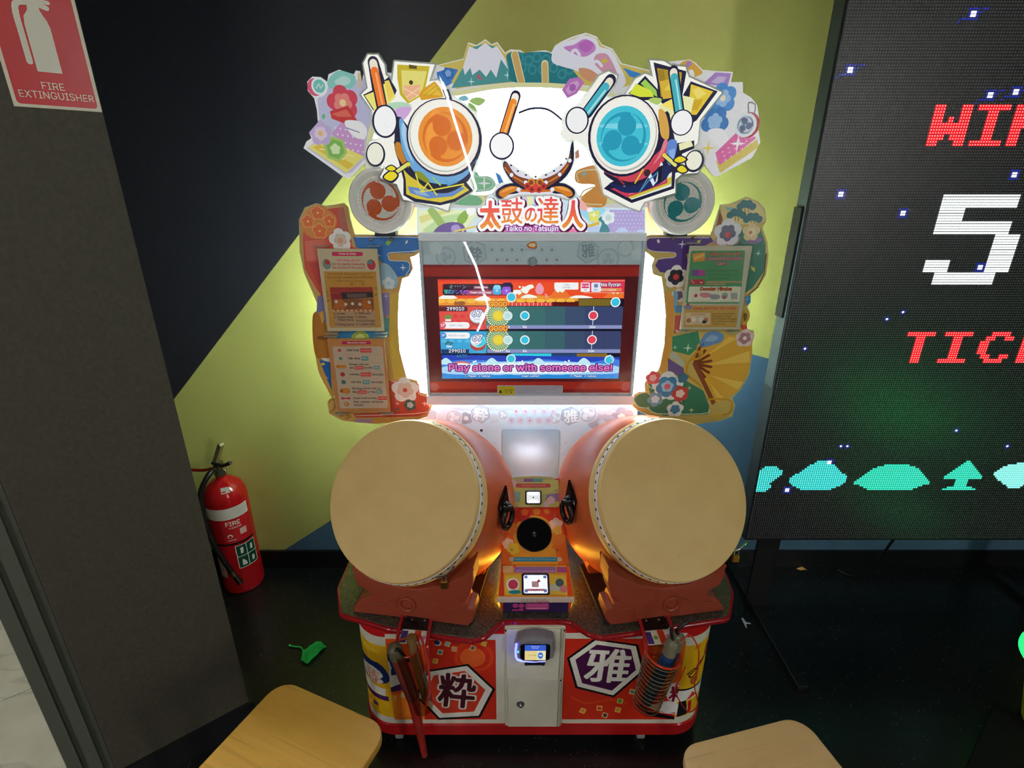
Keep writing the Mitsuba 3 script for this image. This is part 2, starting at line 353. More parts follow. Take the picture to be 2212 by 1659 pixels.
ART = {
 'scenery': [('p','eef0f2',[-5887,17591,-5785,17757,-5629,17851,-5675,17992,-5396,18247,-5382,18545,-5419,18838,-5571,19016,-5553,19237,-5399,19357,-5175,19347,-5014,19237,-4954,19412,-4655,19520,-4268,19412,-4209,19499,-4098,19488,-4074,19237,-3970,19520,-3193,19434,-3071,19725,-2120,19671,-1998,19628,-1298,19779,-1164,20149,-932,20086,-709,20222,-539,20107,-392,20159,-185,19917,-37,19991,234,19970,345,19896,542,19938,886,19970,1047,19917,1141,20075,1334,20180,1611,20285,1949,20368,2234,20285,2379,20107,2680,20002,2938,19671,3685,19510,3747,19768,4200,19704,4751,19757,4921,19682,5128,19520,5468,19488,5957,19466,5943,19226,6257,19226,6309,18972,6556,18849,6736,18680,6882,18270,6874,18085,6985,17733,6816,17339,5874,16839,5733,16901,5392,17279,5251,16715,4523,16034,3741,15996,2250,15996,2022,16238,1851,16441,-483,16466,-727,16315,-895,15996,-2684,15996,-3464,16073,-4082,16678,-4189,17206,-4627,16815,-4814,16815]),('p','c9c9e6',[-5796,17591,-5399,17827,-5341,18270,-5335,18804,-5109,19083,-3824,19357,-4006,17471,-4585,16962,-4789,16913]),('p','f0e67a',[-5766,17615,-4747,16938,-4143,17411,-5269,17827]),('p','e8c84a',[-5610,17615,-4683,17036,-4511,17158,-5418,17686]),('l','f6f0a0',39,[-5433,17567,-5149,17543,-5117,17375,-4784,17303]),('l','f6f0a0',39,[-5082,17662,-4830,17591,-4794,17447,-4487,17375]),('p','d19fd6',[-5044,17968,-4640,18339,-4417,18270,-4153,17827,-4199,17375,-4772,17638]),('c','f3e4f6',-4924,18108,26),('c','f3e4f6',-4879,17945,26),('c','f3e4f6',-4963,17780,26),('c','f3e4f6',-4918,17615,26),('c','f3e4f6',-4785,18085,26),('c','f3e4f6',-4739,17921,26),('c','f3e4f6',-4823,17757,26),('c','f3e4f6',-4777,17591,26),('c','f3e4f6',-4646,18062,26),('c','f3e4f6',-4599,17898,26),('c','f3e4f6',-4683,17733,26),('c','f3e4f6',-4636,17567,26),('c','f3e4f6',-4506,18038,26),('c','f3e4f6',-4459,17875,26),('c','f3e4f6',-4542,17709,26),('c','f3e4f6',-4495,17543,26),('c','f3e4f6',-4367,18015,26),('c','f3e4f6',-4319,17851,26),('c','f3e4f6',-4402,17686,26),('c','f3e4f6',-4354,17519,26),('c','f3e4f6',-4227,17992,26),('c','f3e4f6',-4179,17827,26),('c','f3e4f6',-4261,17662,26),('c','f3e4f6',-4213,17495,26),('h','a9d46a',-4989,17567,340,12),('h','7fbf5a',-4989,17567,261,12),('f','dff0b0',-4989,17567,144,0),('s','8fd3cc',[-4983,19281,-4657,19499,-4258,19390,-4299,19127,-4608,19061,-4958,19083]),('s','bfe6e0',[-4813,19237,-4573,19368,-4380,19303,-4445,19171,-4698,19149]),('c','f2f2f2',-5279,19127,264),('c','d85a78',-5358,19105,214),('c','eefaf6',-5241,19127,214),('c','7cc8c2',-5241,19127,163),('m','bfe6e0',38,[-5323,19083,-5247,19182,-5210,19083,-5137,19160]),('l','e8c89a',75,[-4131,19412,-4148,19127]),('f','d8485a',-4647,18726,432,10),('f','ef8f86',-4647,18726,254,40),('c','f8e0a0',-4647,18726,89),('p','d23c3c',[-5027,18522,-4502,18658,-4288,18270,-4259,18062,-4604,18201,-4999,18339]),('p','e8705a',[-4985,18453,-4563,18567,-4430,18385,-4814,18385]),('f','cdb2dc',-5355,17968,323,0),('f','e2d2ea',-5355,17968,181,36),('c','f0c070',-5355,17968,65),('p','6cc08a',[-5272,18408,-5201,18465,-5158,18396,-5234,18304]),('s','f6f8fb',[-4648,18270,-4237,18270,-4052,18062,-4153,17827,-4480,17921]),('l','8a90b0',26,[-4615,18108,-4266,17992]),('p','d8a8d8',[-3944,19412,-3808,19520,-3748,19368,-3911,19237]),('p','3f86d4',[-2032,19455,-1465,19628,-1452,19303,-1966,19016]),('f','2f6fc0',-1721,19434,162,20),('f','7fb2ea',-1721,19434,87,0),('p','d8c668',[-1999,19607,-1299,19757,-1164,20117,-933,20054,-710,20191,-540,20075,-404,20128,-197,19885,-37,19949,271,19928,370,19864,887,19928,1110,19885,1335,20138,1697,20264,1975,20326,2274,20222,2381,20075,2683,19959,2903,19650,3713,19477,3779,19303,2945,19083,1682,19171,175,19237,-1081,19127,-1523,19061,-1642,19237,-1444,19520]),('p','4fa3a3',[-1648,19083,-1265,19650,-1131,20012,-735,20117,-369,20033,-149,19714,-25,19520,0,19237,-955,19149]),('p','eef1fa',[-1318,19564,-1142,20054,-935,19991,-711,20138,-529,20012,-393,20065,-173,19757,-100,19520,-297,19757,-425,19325,-572,19520,-700,19347,-871,19520,-1074,19390,-1119,19564,-1274,19390]),('x','c9ecec',-1103,19237,113,0),('x','c9ecec',-125,19390,112,0),('p','c8607a',[-974,19379,-899,19412,-801,19281,-877,19270]),('s','2a8290',[-148,19843,74,19949,296,19906,542,19928,911,19928,1086,19864,1618,19520,1807,19193,928,19215,0,19237,-75,19564]),('c','3f9a9c',198,19800,124),('c','2a8290',198,19800,74),('c','3f9a9c',446,19736,124),('c','2a8290',446,19736,74),('c','3f9a9c',667,19800,124),('c','2a8290',667,19800,74),('c','3f9a9c',915,19757,124),('c','2a8290',915,19757,74),('c','3f9a9c',274,19564,124),('c','2a8290',274,19564,75),('c','3f9a9c',548,19520,124),('c','2a8290',548,19520,75),('c','3f9a9c',821,19520,124),('c','2a8290',821,19520,75),('c','3f9a9c',1119,19564,124),('c','2a8290',1119,19564,75),('c','3f9a9c',1348,19412,125),('c','2a8290',1348,19412,75),('c','3f9a9c',1543,19520,124),('c','2a8290',1543,19520,75),('l','f3e3b0',210,[74,19864,251,19237]),('l','d8b870',160,[74,19864,251,19237]),('l','f3e3b0',198,[881,19650,903,19237]),('l','dbbc7c',149,[881,19628,903,19237]),('s','f3f0f8',[1065,19714,1107,19970,1348,20138,1638,20222,1903,20305,2225,20222,2333,20054,2659,19949,2880,19628,3082,19259,2945,19083,2561,19171,2309,19193,1922,19412,1643,19520,1292,19607]),('s','d58fcf',[1376,20033,1643,20096,1907,20222,2156,20138,2215,19970,1951,19821,1652,19885]),('s','c86ac4',[1766,20096,1981,20201,2159,20096,2020,19928,1846,19970]),('s','e0a0b4',[2245,19864,2516,19885,2731,19628,2852,19325,2629,19281,2417,19477,2207,19671]),('s','dca07c',[1791,19542,2116,19520,2428,19303,2308,19215,1952,19303]),('m','f3f0f8',74,[1216,19650,1160,19843,1305,19949,1432,19843,1337,19736]),('m','f3f0f8',74,[1801,19864,1698,19970,1601,19928,1655,19821]),('m','f3f0f8',75,[2409,19607,2279,19714,2158,19650,2215,19520]),('p','d8c84a',[2377,19736,2522,19779,2577,19693,2430,19671]),('p','3f8fd8',[2984,19564,3519,19412,3431,19281,3173,19368]),('s','eab54a',[4515,19650,4753,19736,5050,19542,5139,19434,4950,19347,4805,19303,4593,19412]),('c','b88ad0',4739,19650,74),('s','f6f6f6',[4640,19434,4854,19520,4928,19325,4730,19303]),('p','b48ad2',[5195,19193,5485,19455,5912,19434,5861,19105]),('p','d6bfe8',[5393,19215,5572,19368,5800,19347,5725,19171]),('f','4f9ae0',5773,18838,380,15),('f','9fcaf4',5773,18838,215,50),('c','f6f0d0',5773,18838,76),('f','3b84cc',5636,18270,385,40),('f','a4cdf0',5636,18270,205,0),('s','f6f8fb',[5475,18038,5855,18085,6074,17827,6004,17591,5642,17757]),('p','e86aa8',[5760,17471,6371,18085,6849,17851,5919,17085]),('p','d8cc58',[5783,17303,5966,16938,6966,17615,6879,17827,5935,17158]),('c','f6d6ea',5966,17495,24),('c','f6d6ea',6021,17387,24),('c','f6d6ea',6076,17279,24),('c','f6d6ea',6109,17591,23),('c','f6d6ea',6164,17483,24),('c','f6d6ea',6219,17375,24),('c','f6d6ea',6251,17686,23),('c','f6d6ea',6306,17579,24),('c','f6d6ea',6362,17471,24),('c','f6d6ea',6393,17780,23),('c','f6d6ea',6448,17674,23),('c','f6d6ea',6504,17567,24),('c','f6d6ea',6534,17875,23),('c','f6d6ea',6589,17769,23),('c','f6d6ea',6646,17662,23),('c','f6d6ea',6674,17968,23),('c','f6d6ea',6730,17863,23),('c','f6d6ea',6786,17757,23),('x','ffffff',6352,17709,234,0),('x','f0d860',5534,17591,209,0),('c','b03038',6576,18178,322),('c','e9eef2',6498,18178,309),('c','c9d3de',6498,18178,244),('v','5a6a90',6498,18178,219,20),('m','8a8f98',38,[6540,18476,6500,18726,6685,18680,6697,18453]),('s','f4efb4',[-3644,18579,-2599,18972,-1525,19016,-452,19171,552,19215,1683,19149,2828,18950,4007,18522,5114,17827,5203,17109,4341,16491,3028,16111,-1974,16111,-3296,16491,-4093,17109,-4075,17827]),('s','ffffff:g',[-3506,18408,-2546,18815,-1466,18905,-453,19061,553,19105,1688,19038,2785,18838,3916,18408,4958,17827,5003,17230,4189,16678,3010,16365,-1962,16365,-3071,16641,-3950,17230,-3919,17827]),('s','b8d878',[-1167,18771,-962,18860,-735,18793,-916,18658]),('s','a4cf62',[-1193,18726,-1018,18635,-971,18453,-1148,18522]),('s','8fd0e8',[-1469,18838,-1289,18905,-1191,18815,-1344,18771]),('p','d27fd2',[1361,19038,1552,19303,1825,19347,1957,19215,1768,18950,1519,18838]),('p','e9b6ea',[1461,19038,1605,19215,1779,19259,1833,19171,1715,18994,1541,18927]),('h','c06ac6',1648,19094,101,0),('m','20244a',45,[204,18488,560,18590,1007,18556,1438,18270]),('s','8fcfa0',[-1416,16616,-1243,17036,-1007,16962,-930,16864,-638,16839,-480,16666,-590,16491,-885,16441,-1342,16415]),('m','c8ead0',40,[-1194,16913,-957,16839,-665,16790,-534,16666,-670,16516,-1073,16466]),('x','ffffff',-801,16666,214,0),('s','7fc594',[-1703,16111,-1424,16365,-996,16315,-864,16162,-1029,16060]),('s','e6a052',[1808,16815,1905,17036,2563,17085,2758,16111,2221,16034,2025,16162,2096,16365,2405,16616,1922,16666]),('m','f0d8a8',40,[1919,16715,1857,16913,2065,17011,2566,17036]),('m','f0d8a8',40,[2381,16566,2091,16466,1994,16264,2163,16111,2624,16086]),('x','7fd0e0',2070,16913,133,0),('p','3f9ae8',[-477,16962,-345,16889,-240,16691,-374,16641]),('p','e0a080',[1754,17471,1881,17567,1917,17351,1788,17303]),('p','e0cc70',[-807,16315,-348,16491,-404,16238,-756,16188])],
 'emblem_left': [('p','f6f6f4',[-3016,19580,-1988,19506,-2153,19129,-1920,19154,-1725,18976,-1559,18770,-982,18404,-818,17761,-888,17348,-1147,16755,-1062,16466,-1726,16174,-1799,15937,-2138,16056,-3034,16233,-3189,16640,-3431,16698,-3637,16812,-3459,17096,-3931,17264,-3969,17486,-3827,17706,-3522,17761,-3706,18031,-3696,18457,-3953,18821,-3763,18976,-3823,19531,-3689,19728,-3432,19728,-3280,19506,-3271,19280,-3110,19129]),('p','1d2040',[-3703,19580,-3556,19630,-3419,19555,-3311,19154,-3188,19230,-3010,18924,-3114,18718,-3666,18457,-3895,18821,-3651,18924]),('p','f4e27a',[-3861,18806,-3626,18886,-3195,19154,-3051,18770,-3240,18614,-3637,18457]),('p','f0cf5a',[-3313,19129,-3224,19154,-3076,18821,-3233,18692]),('p','c9b22a',[-2950,19506,-2119,19468,-2228,19078,-2316,18821,-2740,18614,-2930,18821,-2973,19205]),('p','e9d777',[-2859,19381,-2198,19356,-2304,19027,-2375,18821,-2707,18666,-2868,18873]),('p','f1b98a',[-2827,19027,-2390,19052,-2433,18821,-2705,18692,-2841,18847]),('l','f6d9b0',23,[-2831,18976,-2464,18796]),('l','f6d9b0',23,[-2424,18976,-2759,18770]),('p','5a5416',[-2649,19506,-2449,19481,-2454,19406,-2655,19416]),('c','3a3410',-2624,19103,52),('p','d9a020',[-2433,18821,-2338,18950,-2008,19129,-1870,18976,-1793,18770,-2383,18692]),('p','e8c030',[-2344,18847,-2011,19078,-1850,18796]),('l','b88a1a',18,[-2287,18821,-1984,19027]),('l','b88a1a',18,[-2142,18796,-1929,18963]),('p','1d2040',[-1814,18937,-1653,18950,-1561,18718,-1737,18718]),('p','dfe6f0',[-1773,18886,-1685,18899,-1641,18757,-1721,18744]),('s','b8d8c0',[-3269,18614,-2884,18653,-2656,18562,-3044,18483,-3249,18509]),('s','d0a8d8',[-3106,18457,-2658,18535,-2792,18298,-3080,18031]),('s','f6f6fb',[-3080,18031,-2729,18351,-2802,18165,-3056,17951]),('p','1d2040',[-3193,17733,-2995,16755,-3025,16350,-2726,16174,-2011,16085,-1601,16174,-1078,16466,-1272,16698,-1013,17208,-1322,17068,-1952,16669,-2850,17068]),('p','d9cc3a',[-3105,17706,-2933,16755,-2945,16379,-2689,16262,-2008,16159,-1598,16262,-1186,16481,-1367,16640,-1959,16524,-2712,16841]),('p','5f88cc',[-2884,16582,-2834,16408,-2346,16262,-1658,16321,-1309,16524,-1430,16582,-1963,16437,-2517,16524]),('p','94b0e0',[-2766,16495,-2650,16379,-2281,16306,-2429,16437]),('s','1d2040',[-2955,18298,-3161,17761,-3133,17348,-2919,16954,-2568,16698,-2112,16553,-1648,16553,-1241,16698,-1047,17039,-882,17597,-1940,16926]),('s','6fa6dc',[-2915,18245,-3003,17869,-2945,17431,-2731,17011,-2381,16726,-1984,16640,-1582,16669,-1236,16869,-1107,17096,-1011,17264,-2246,16926]),('s','a9d2f0',[-2921,18165,-2958,17869,-2852,17459,-2663,17124,-2714,17264,-2833,17733,-2826,18031]),('s','c9832a',[-3155,17651,-3017,17679,-2947,17403,-2819,17068,-2968,17124,-3131,17376]),('p','8f9a2a',[-2672,16983,-2490,16954,-2258,16726,-2324,16640,-2622,16812]),('s','1c2230',[-2743,16841,-2384,16669,-1987,16582,-1552,16640,-1270,16755,-1400,16582,-1809,16408,-2272,16466]),('l','e6d84a',37,[-2647,16898,-2522,16437,-2322,16669,-2092,16350]),('l','e6d84a',37,[-2522,16437,-1990,16524,-1336,16640]),('l','9fd26a',43,[-2191,16812,-1986,16611]),('l','4f9fd0',43,[-1826,16726,-1769,16611,-1519,16698]),('e','1d2040',-1823,17788,1014,958,-8),('e','f6f3e4',-1838,17802,954,919,-8),('e','b9bdb0',-1849,17815,906,864,-8),('e','faf8ee',-1830,17837,899,855,-8),('e','f0922e',-1792,17815,729,728,-8),('e','f6a53c',-2104,17869,180,610,-8),('v','dc6a1e',-1793,17802,615,15),('l','1d2040',287,[-3563,19555,-3425,18509]),('l','f4e6d0',207,[-3565,19531,-3538,19331]),('l','ee7a24',208,[-3547,19356,-3427,18562]),('l','f8a860',58,[-3514,19305,-3406,18562]),('e','1d2040',-3379,18192,342,400,-10),('e','fdfdfd',-3379,18197,291,360,-10),('l','1d2040',263,[95,18796,-247,17815]),('l','f6efe2',187,[86,18770,37,18614]),('l','f08a2c',188,[31,18640,-247,17856]),('l','fbc070',53,[51,18588,-211,17869]),('e','1d2040',-279,17597,338,343,0),('e','fdfdfd',-279,17602,296,302,0),('e','1d2040',-3706,17389,261,311,-15),('e','f3f0d8',-3711,17398,218,272,-15),('l','1d2040',141,[-3164,16954,-2844,17152]),('l','e9e27a',92,[-3164,16954,-2844,17152]),('c','f0dc3a',-2829,17146,55),('s','1d2040',[-3575,16812,-3313,17011,-3109,16869,-3310,16669]),('s','f4d92a',[-3529,16818,-3316,16969,-3156,16863,-3337,16721]),('s','1d2040',[-3479,17034,-3302,17138,-3143,17034,-3287,16954]),('s','f4d92a',[-3439,17034,-3299,17110,-3189,17034,-3297,16977])],
 'emblem_right': [('p','f6f6f4',[3529,19605,3904,19580,4087,19481,4463,19456,4576,19230,5495,18873,4995,18219,5003,17679,4789,17459,5152,17459,5222,17152,5098,16926,4672,16898,4504,16755,4543,16408,3694,16174,3589,15937,3235,16056,2556,16379,2400,16926,2061,17542,1749,17761,1450,17733,1325,17869,1396,18404,1772,18588,2261,19255,2486,19356,2724,19255,2678,19078,2410,18718,2961,18796,3193,19179,3442,19305,3651,19230]),('p','1d2040',[3634,19555,4504,19356,4456,18770,4647,19129,5375,18899,4906,18219,4601,18031,3847,18718,3782,19078]),('p','b59a2c',[3732,19431,4391,19331,4398,18770,3900,18770,3845,19027]),('p','d8b83c',[3835,19129,4374,19230,4368,18770,3964,18718]),('p','e9cf50',[3972,18924,4125,19129,4322,18924]),('p','9c862a',[3752,19381,3925,19381,3977,19154,3806,19129]),('p','e6c83c',[4654,19065,5258,18899,4889,18351,4652,18351]),('p','f2dc70',[4701,18924,4866,19001,5090,18847,4872,18718]),('p','d2ae2c',[4758,18692,5019,18718,4905,18457,4728,18457]),('p','1d2040',[3045,18847,3446,19255,3826,18924,3876,18718,3468,18692]),('p','9fd05a',[3346,19078,3453,19179,3768,18924,3812,18770,3690,18821]),('p','d8e23c',[3074,18847,3230,19078,3622,18924,3724,18770,3344,18770]),('s','b6d66a',[3585,18692,3726,18757,3934,18718,3830,18588]),('p','f2f0b0',[3862,18562,4392,18821,4781,18744,4735,18404,4469,18139,4125,18298]),('p','f6e46a',[3918,18588,4339,18770,4527,18666,4380,18404]),('p','1d2040',[2547,16524,2724,16669,4120,17486,4344,17651,4906,17733,4930,17542,4614,17403,4604,16954,4485,16926,4499,16524,3353,16144]),('p','f3f0e4',[2627,16495,2791,16582,3345,16233,4415,16582,4390,16954,4190,16812]),('p','d6cc3a',[2925,16437,3343,16262,4393,16640,4402,16841,3367,16350]),('p','d63f5a',[2733,16524,3216,16291,4298,16669,4222,17096,3348,16582]),('p','e8768a',[3243,16350,4233,16698,4178,16926,3353,16524]),('p','f4ecc0',[4495,17651,4816,17733,4893,17597,4544,17486]),('s','1d2040',[4026,18404,4273,18031,4417,17542,4289,17039,3896,16669,3474,16553,2973,16640,2521,16954,3308,17068]),('s','e0a64c',[3873,18457,4055,18404,4198,18031,4197,17761,3991,17869]),('s','d24a58',[4272,17761,4235,17403,3983,17039,3639,16784,3215,16698,2710,16869,2549,16983,3315,16983,3944,17431]),('s','e88088',[4185,17733,4123,17459,3853,17124,4005,17431,4095,17733]),('s','5f88d0',[4203,17706,4426,17733,4444,17431,4341,17124,4204,17264]),('p','8cb0ec',[4241,17486,4417,17542,4417,17264,4320,17180]),('s','1c2a5c',[2693,16669,3100,16582,3528,16640,3939,16869,4219,17124,4350,17039,4199,16726,3668,16466,3238,16408,2921,16495]),('p','e8eef6',[3518,16408,3810,16926,3958,16669,4058,17208,4125,17152,4042,16755,3905,16582,3760,16812]),('l','3f8fc0',37,[3546,16437,3768,16726,4105,17039]),('p','141420',[4011,17068,4112,17124,4109,16698,4020,16669]),('l','e6c63c',43,[3588,17011,3403,16669]),('l','a83040',43,[3096,16640,2898,16812]),('c','3a2430',3712,16926,92),('e','1d2040',3006,17829,965,999,8),('e','f6f3e4',3017,17842,911,950,8),('e','b9bdb0',3022,17856,863,900,8),('e','faf8ee',3002,17883,856,883,8),('e','49c4de',2991,17829,720,739,8),('e','7fdcec',2971,18085,655,70,0),('e','7fdcec',3004,17651,678,60,0),('v','2a9cc0',2992,17815,615,-15),('l','1d2040',290,[2557,19154,1987,18404]),('l','f0e6d6',203,[2531,19116,2451,19001]),('l','45b4c4',204,[2436,19001,1986,18430]),('l','a8e4ea',52,[2428,18911,2016,18404]),('e','1d2040',1729,18219,312,325,10),('e','fdfdfd',1729,18219,273,293,10),('l','1d2040',277,[4164,19356,4445,18351]),('l','f0e6d6',196,[4172,19331,4203,19205]),('l','45b4bc',197,[4202,19217,4436,18378]),('l','a8e4ea',46,[4252,19154,4472,18378]),('e','1d2040',4520,18165,309,315,0),('e','fdfdfd',4520,18165,273,288,0),('e','1d2040',4970,17222,262,280,0),('e','f3f0d8',4962,17236,213,235,0),('l','1d2040',140,[4165,17348,4463,17124]),('l','e9e27a',91,[4165,17348,4463,17124]),('c','f0dc3a',4139,17370,55),('s','1d2040',[4491,17011,4643,17152,4846,16983,4672,16898]),('s','f4d92a',[4527,17017,4648,17110,4800,16988,4668,16932]),('s','1d2040',[4375,17236,4556,17376,4797,17264,4582,17152]),('s','f4d92a',[4420,17242,4566,17342,4736,17264,4578,17186])],
 'emblem_drum': [('s','e9e9ee',[-263,17187,-170,17221,-24,16811,314,16428,-437,16357,-436,16463,-322,16620,-173,16638,88,16638,-61,16724]),('p','e9e9ee',[-434,16603,125,16672,1243,16672,1735,16498,1743,16322,1557,16251,1140,16375,164,16357,-175,16251,-419,16322]),('p','e9e9ee',[-226,17221,-134,17204,664,16759,1521,17221,1681,17356,1723,17221,1246,16603,88,16603]),('s','1d2040',[-245,17085,-170,17221,88,16897,422,16776,664,16759,943,16794,1272,16948,1521,17221,1613,17672,1668,17672,1686,17221,1534,16880,1208,16603,876,16445,463,16445,126,16603,-79,16794]),('s','8a4a2c',[-204,17085,-161,17187,88,16888,423,16768,665,16750,943,16785,1272,16940,1530,17221,1587,17423,1608,17423,1596,17187,1440,16914,1151,16655,837,16515,500,16515,181,16638,-42,16828]),('m','e08a3c',33,[-204,17068,-24,16871,312,16690]),('m','e08a3c',34,[1001,16690,1312,16871,1543,17136]),('c','1d2040',-14,16876,67),('c','eef2f6',-14,16876,56),('c','1d2040',377,16681,67),('c','eef2f6',377,16681,56),('c','1d2040',945,16681,67),('c','eef2f6',945,16681,56),('c','1d2040',1320,16888,67),('c','eef2f6',1320,16888,56),('c','1d2040',1585,17241,66),('c','eef2f6',1585,17241,55),('e','2a2030',-23,17119,31,22,0),('e','2a2030',161,16974,31,22,0),('e','2a2030',384,16876,32,22,0),('e','2a2030',654,16832,32,22,0),('e','2a2030',941,16876,32,22,0),('e','2a2030',1160,16979,31,22,0),('e','2a2030',1349,17133,31,22,0),('e','2a2030',1482,17288,31,22,0),('m','1d2040',281,[-324,16393,-136,16498,107,16533]),('m','1d2040',281,[1627,16410,1435,16515,1210,16533]),('s','e0862c',[-362,16357,-323,16480,-61,16585,163,16568,163,16480,-61,16393,-212,16287]),('s','e0862c',[1704,16357,1623,16498,1396,16585,1153,16568,1156,16480,1402,16393,1555,16304]),('s','f0ac4c',[-324,16410,-99,16550,107,16550,-136,16463]),('s','f0ac4c',[1644,16445,1433,16568,1210,16557,1437,16480]),('m','d0702c',64,[182,16480,501,16463,838,16463,1137,16480]),('c','eef2f6',182,16498,60),('c','eef2f6',1127,16498,60),('c','d8963c',535,16681,108),('c','8a4a2c',535,16681,63),('c','d8963c',777,16681,108),('c','8a4a2c',777,16681,63),('c','c83a34',424,16585,90),('c','7a2a24',424,16585,41),('c','c83a34',556,16498,90),('c','7a2a24',556,16498,41),('c','c83a34',753,16498,90),('c','7a2a24',753,16498,41),('c','c83a34',882,16585,90),('c','7a2a24',882,16585,41),('c','d84a40',658,16577,78)],
 'title': [('p','cfe3f2',[-2781,16593,3901,16593,4025,15222,-2870,15222]),('p','e6ecc0',[-2815,15287,-2774,15934,-960,15934,-1519,15287]),('p','d8dc88',[-2786,15742,-2035,15934,-1699,15934,-2730,15548]),('p','bcd9a0',[-2708,15353,-2111,15742,-1365,15870,-1782,15548,-2477,15222]),('s','9fc06a',[-2505,15934,-2302,15966,-1986,15516,-2128,15385,-2415,15742]),('s','8fb84e',[-1641,15677,-1431,15902,-1299,15838,-1373,15613,-1581,15483]),('s','6a5a9a',[-2298,15385,-2019,15548,-1679,15581,-1445,15483,-1453,15222,-2307,15222]),('s','a89ad2',[-1819,15451,-1647,15516,-1550,15385,-1792,15287]),('c','f6f6fb',-1229,15902,134),('l','e9e4a0',34,[-1519,15287,-963,15806]),('l','e0c860',54,[-1723,15320,-970,15483]),('p','dcc8ea',[-152,16500,445,16500,454,15613,-557,15934]),('p','f2ecb0',[453,16375,613,16375,623,15613,461,15613]),('p','b9c4ee',[646,16375,1377,16375,1062,15677,657,15613]),('x','f2f6fb',817,16124,167,0),('p','9fd8ee',[1658,15997,2248,16250,2802,15934,2420,15548,2140,15742]),('p','e2ea6a',[2270,15838,2600,15934,2586,15613,2351,15581]),('x','fbfbe0',2441,15790,135,0),('p','e0c050',[2220,15483,2620,15613,2625,15516,2291,15418]),('p','bfd0ee',[2155,15418,2627,15483,2607,15254,2300,15254]),('p','b9a8dc',[2903,15934,3944,15934,4005,15254,2777,15254,2895,15548]),('c','d8cdec',3042,15870,20),('c','d8cdec',3103,15761,20),('c','d8cdec',3057,15652,20),('c','d8cdec',3119,15542,20),('c','d8cdec',3072,15431,20),('c','d8cdec',3134,15320,20),('c','d8cdec',3149,15870,20),('c','d8cdec',3211,15761,20),('c','d8cdec',3165,15652,20),('c','d8cdec',3227,15542,20),('c','d8cdec',3181,15431,20),('c','d8cdec',3243,15320,20),('c','d8cdec',3257,15870,20),('c','d8cdec',3319,15761,20),('c','d8cdec',3273,15652,20),('c','d8cdec',3335,15542,20),('c','d8cdec',3289,15431,20),('c','d8cdec',3352,15320,20),('c','d8cdec',3364,15870,20),('c','d8cdec',3427,15761,20),('c','d8cdec',3381,15652,20),('c','d8cdec',3444,15542,20),('c','d8cdec',3398,15431,20),('c','d8cdec',3461,15320,20),('c','d8cdec',3472,15870,20),('c','d8cdec',3535,15761,20),('c','d8cdec',3489,15652,20),('c','d8cdec',3552,15542,20),('c','d8cdec',3507,15431,20),('c','d8cdec',3570,15320,20),('c','d8cdec',3580,15870,20),('c','d8cdec',3643,15761,20),('c','d8cdec',3598,15652,20),('c','d8cdec',3661,15542,20),('c','d8cdec',3616,15431,20),('c','d8cdec',3679,15320,20),('c','d8cdec',3687,15870,20),('c','d8cdec',3751,15761,20),('c','d8cdec',3706,15652,20),('c','d8cdec',3769,15542,20),('c','d8cdec',3724,15431,20),('c','d8cdec',3788,15320,20),('c','d8cdec',3795,15870,20),('c','d8cdec',3858,15761,20),('c','d8cdec',3814,15652,20),('c','d8cdec',3878,15542,20),('c','d8cdec',3833,15431,20),('c','d8cdec',3897,15320,20),('c','d8cdec',3903,15870,20),('c','d8cdec',3966,15761,20),('c','d8cdec',3922,15652,20),('c','d8cdec',3986,15542,20),('c','d8cdec',3942,15431,20),('c','d8cdec',4006,15320,20),('c','bcd0ee',3326,15222,205),('c','bcd0ee',3873,15205,171),('s','4f8f96',[2639,15287,2691,15548,2584,15645,2679,15742,2827,15548,2946,15287]),('f','e9f0f4',2884,15710,196,20),('f','c8d8de',2884,15710,101,56),('s','f3b8a8',[1984,16187,2115,16250,2258,16061,2233,15902,2028,15966]),('s','f6f6f6',[2229,15966,2362,15997,2401,15902,2268,15870]),('p','ffffff',[-1351,15222,-426,15581,521,15677,1538,15581,2506,15222]),('p','f27fb0',[-1214,15222,-359,15532,522,15629,1472,15532,2370,15222]),('p','fbd0e2',[-1112,15222,-974,15287,-941,15222]),('p','ffffff',[1951,15434,2017,15467,2438,15222,2336,15222]),('k','5a1838','太',-630,15758,803,0,'5a1838',121,641),('k','5a1838','鼓',11,15870,751,0,'5a1838',121,639),('k','5a1838','の',574,15758,401,0,'5a1838',121,354),('k','5a1838','達',1087,15886,766,0,'5a1838',121,639),('k','5a1838','人',1831,15774,802,0,'5a1838',121,641),('k','f0485a-f49a3a','太',-643,15790,802,0,'ffffff',81,640),('k','f0485a-f49a3a','鼓',-3,15902,750,0,'ffffff',81,639),('k','f0485a-f49a3a','の',560,15790,401,0,'ffffff',81,354),('k','f0485a-f49a3a','達',1073,15918,765,0,'ffffff',81,638),('k','f0485a-f49a3a','人',1816,15806,801,0,'ffffff',81,640),('t','f4f8ff','Taiko no Tatsujin',593,15385,144,0,1,'m','a04aa0',31,1598)],
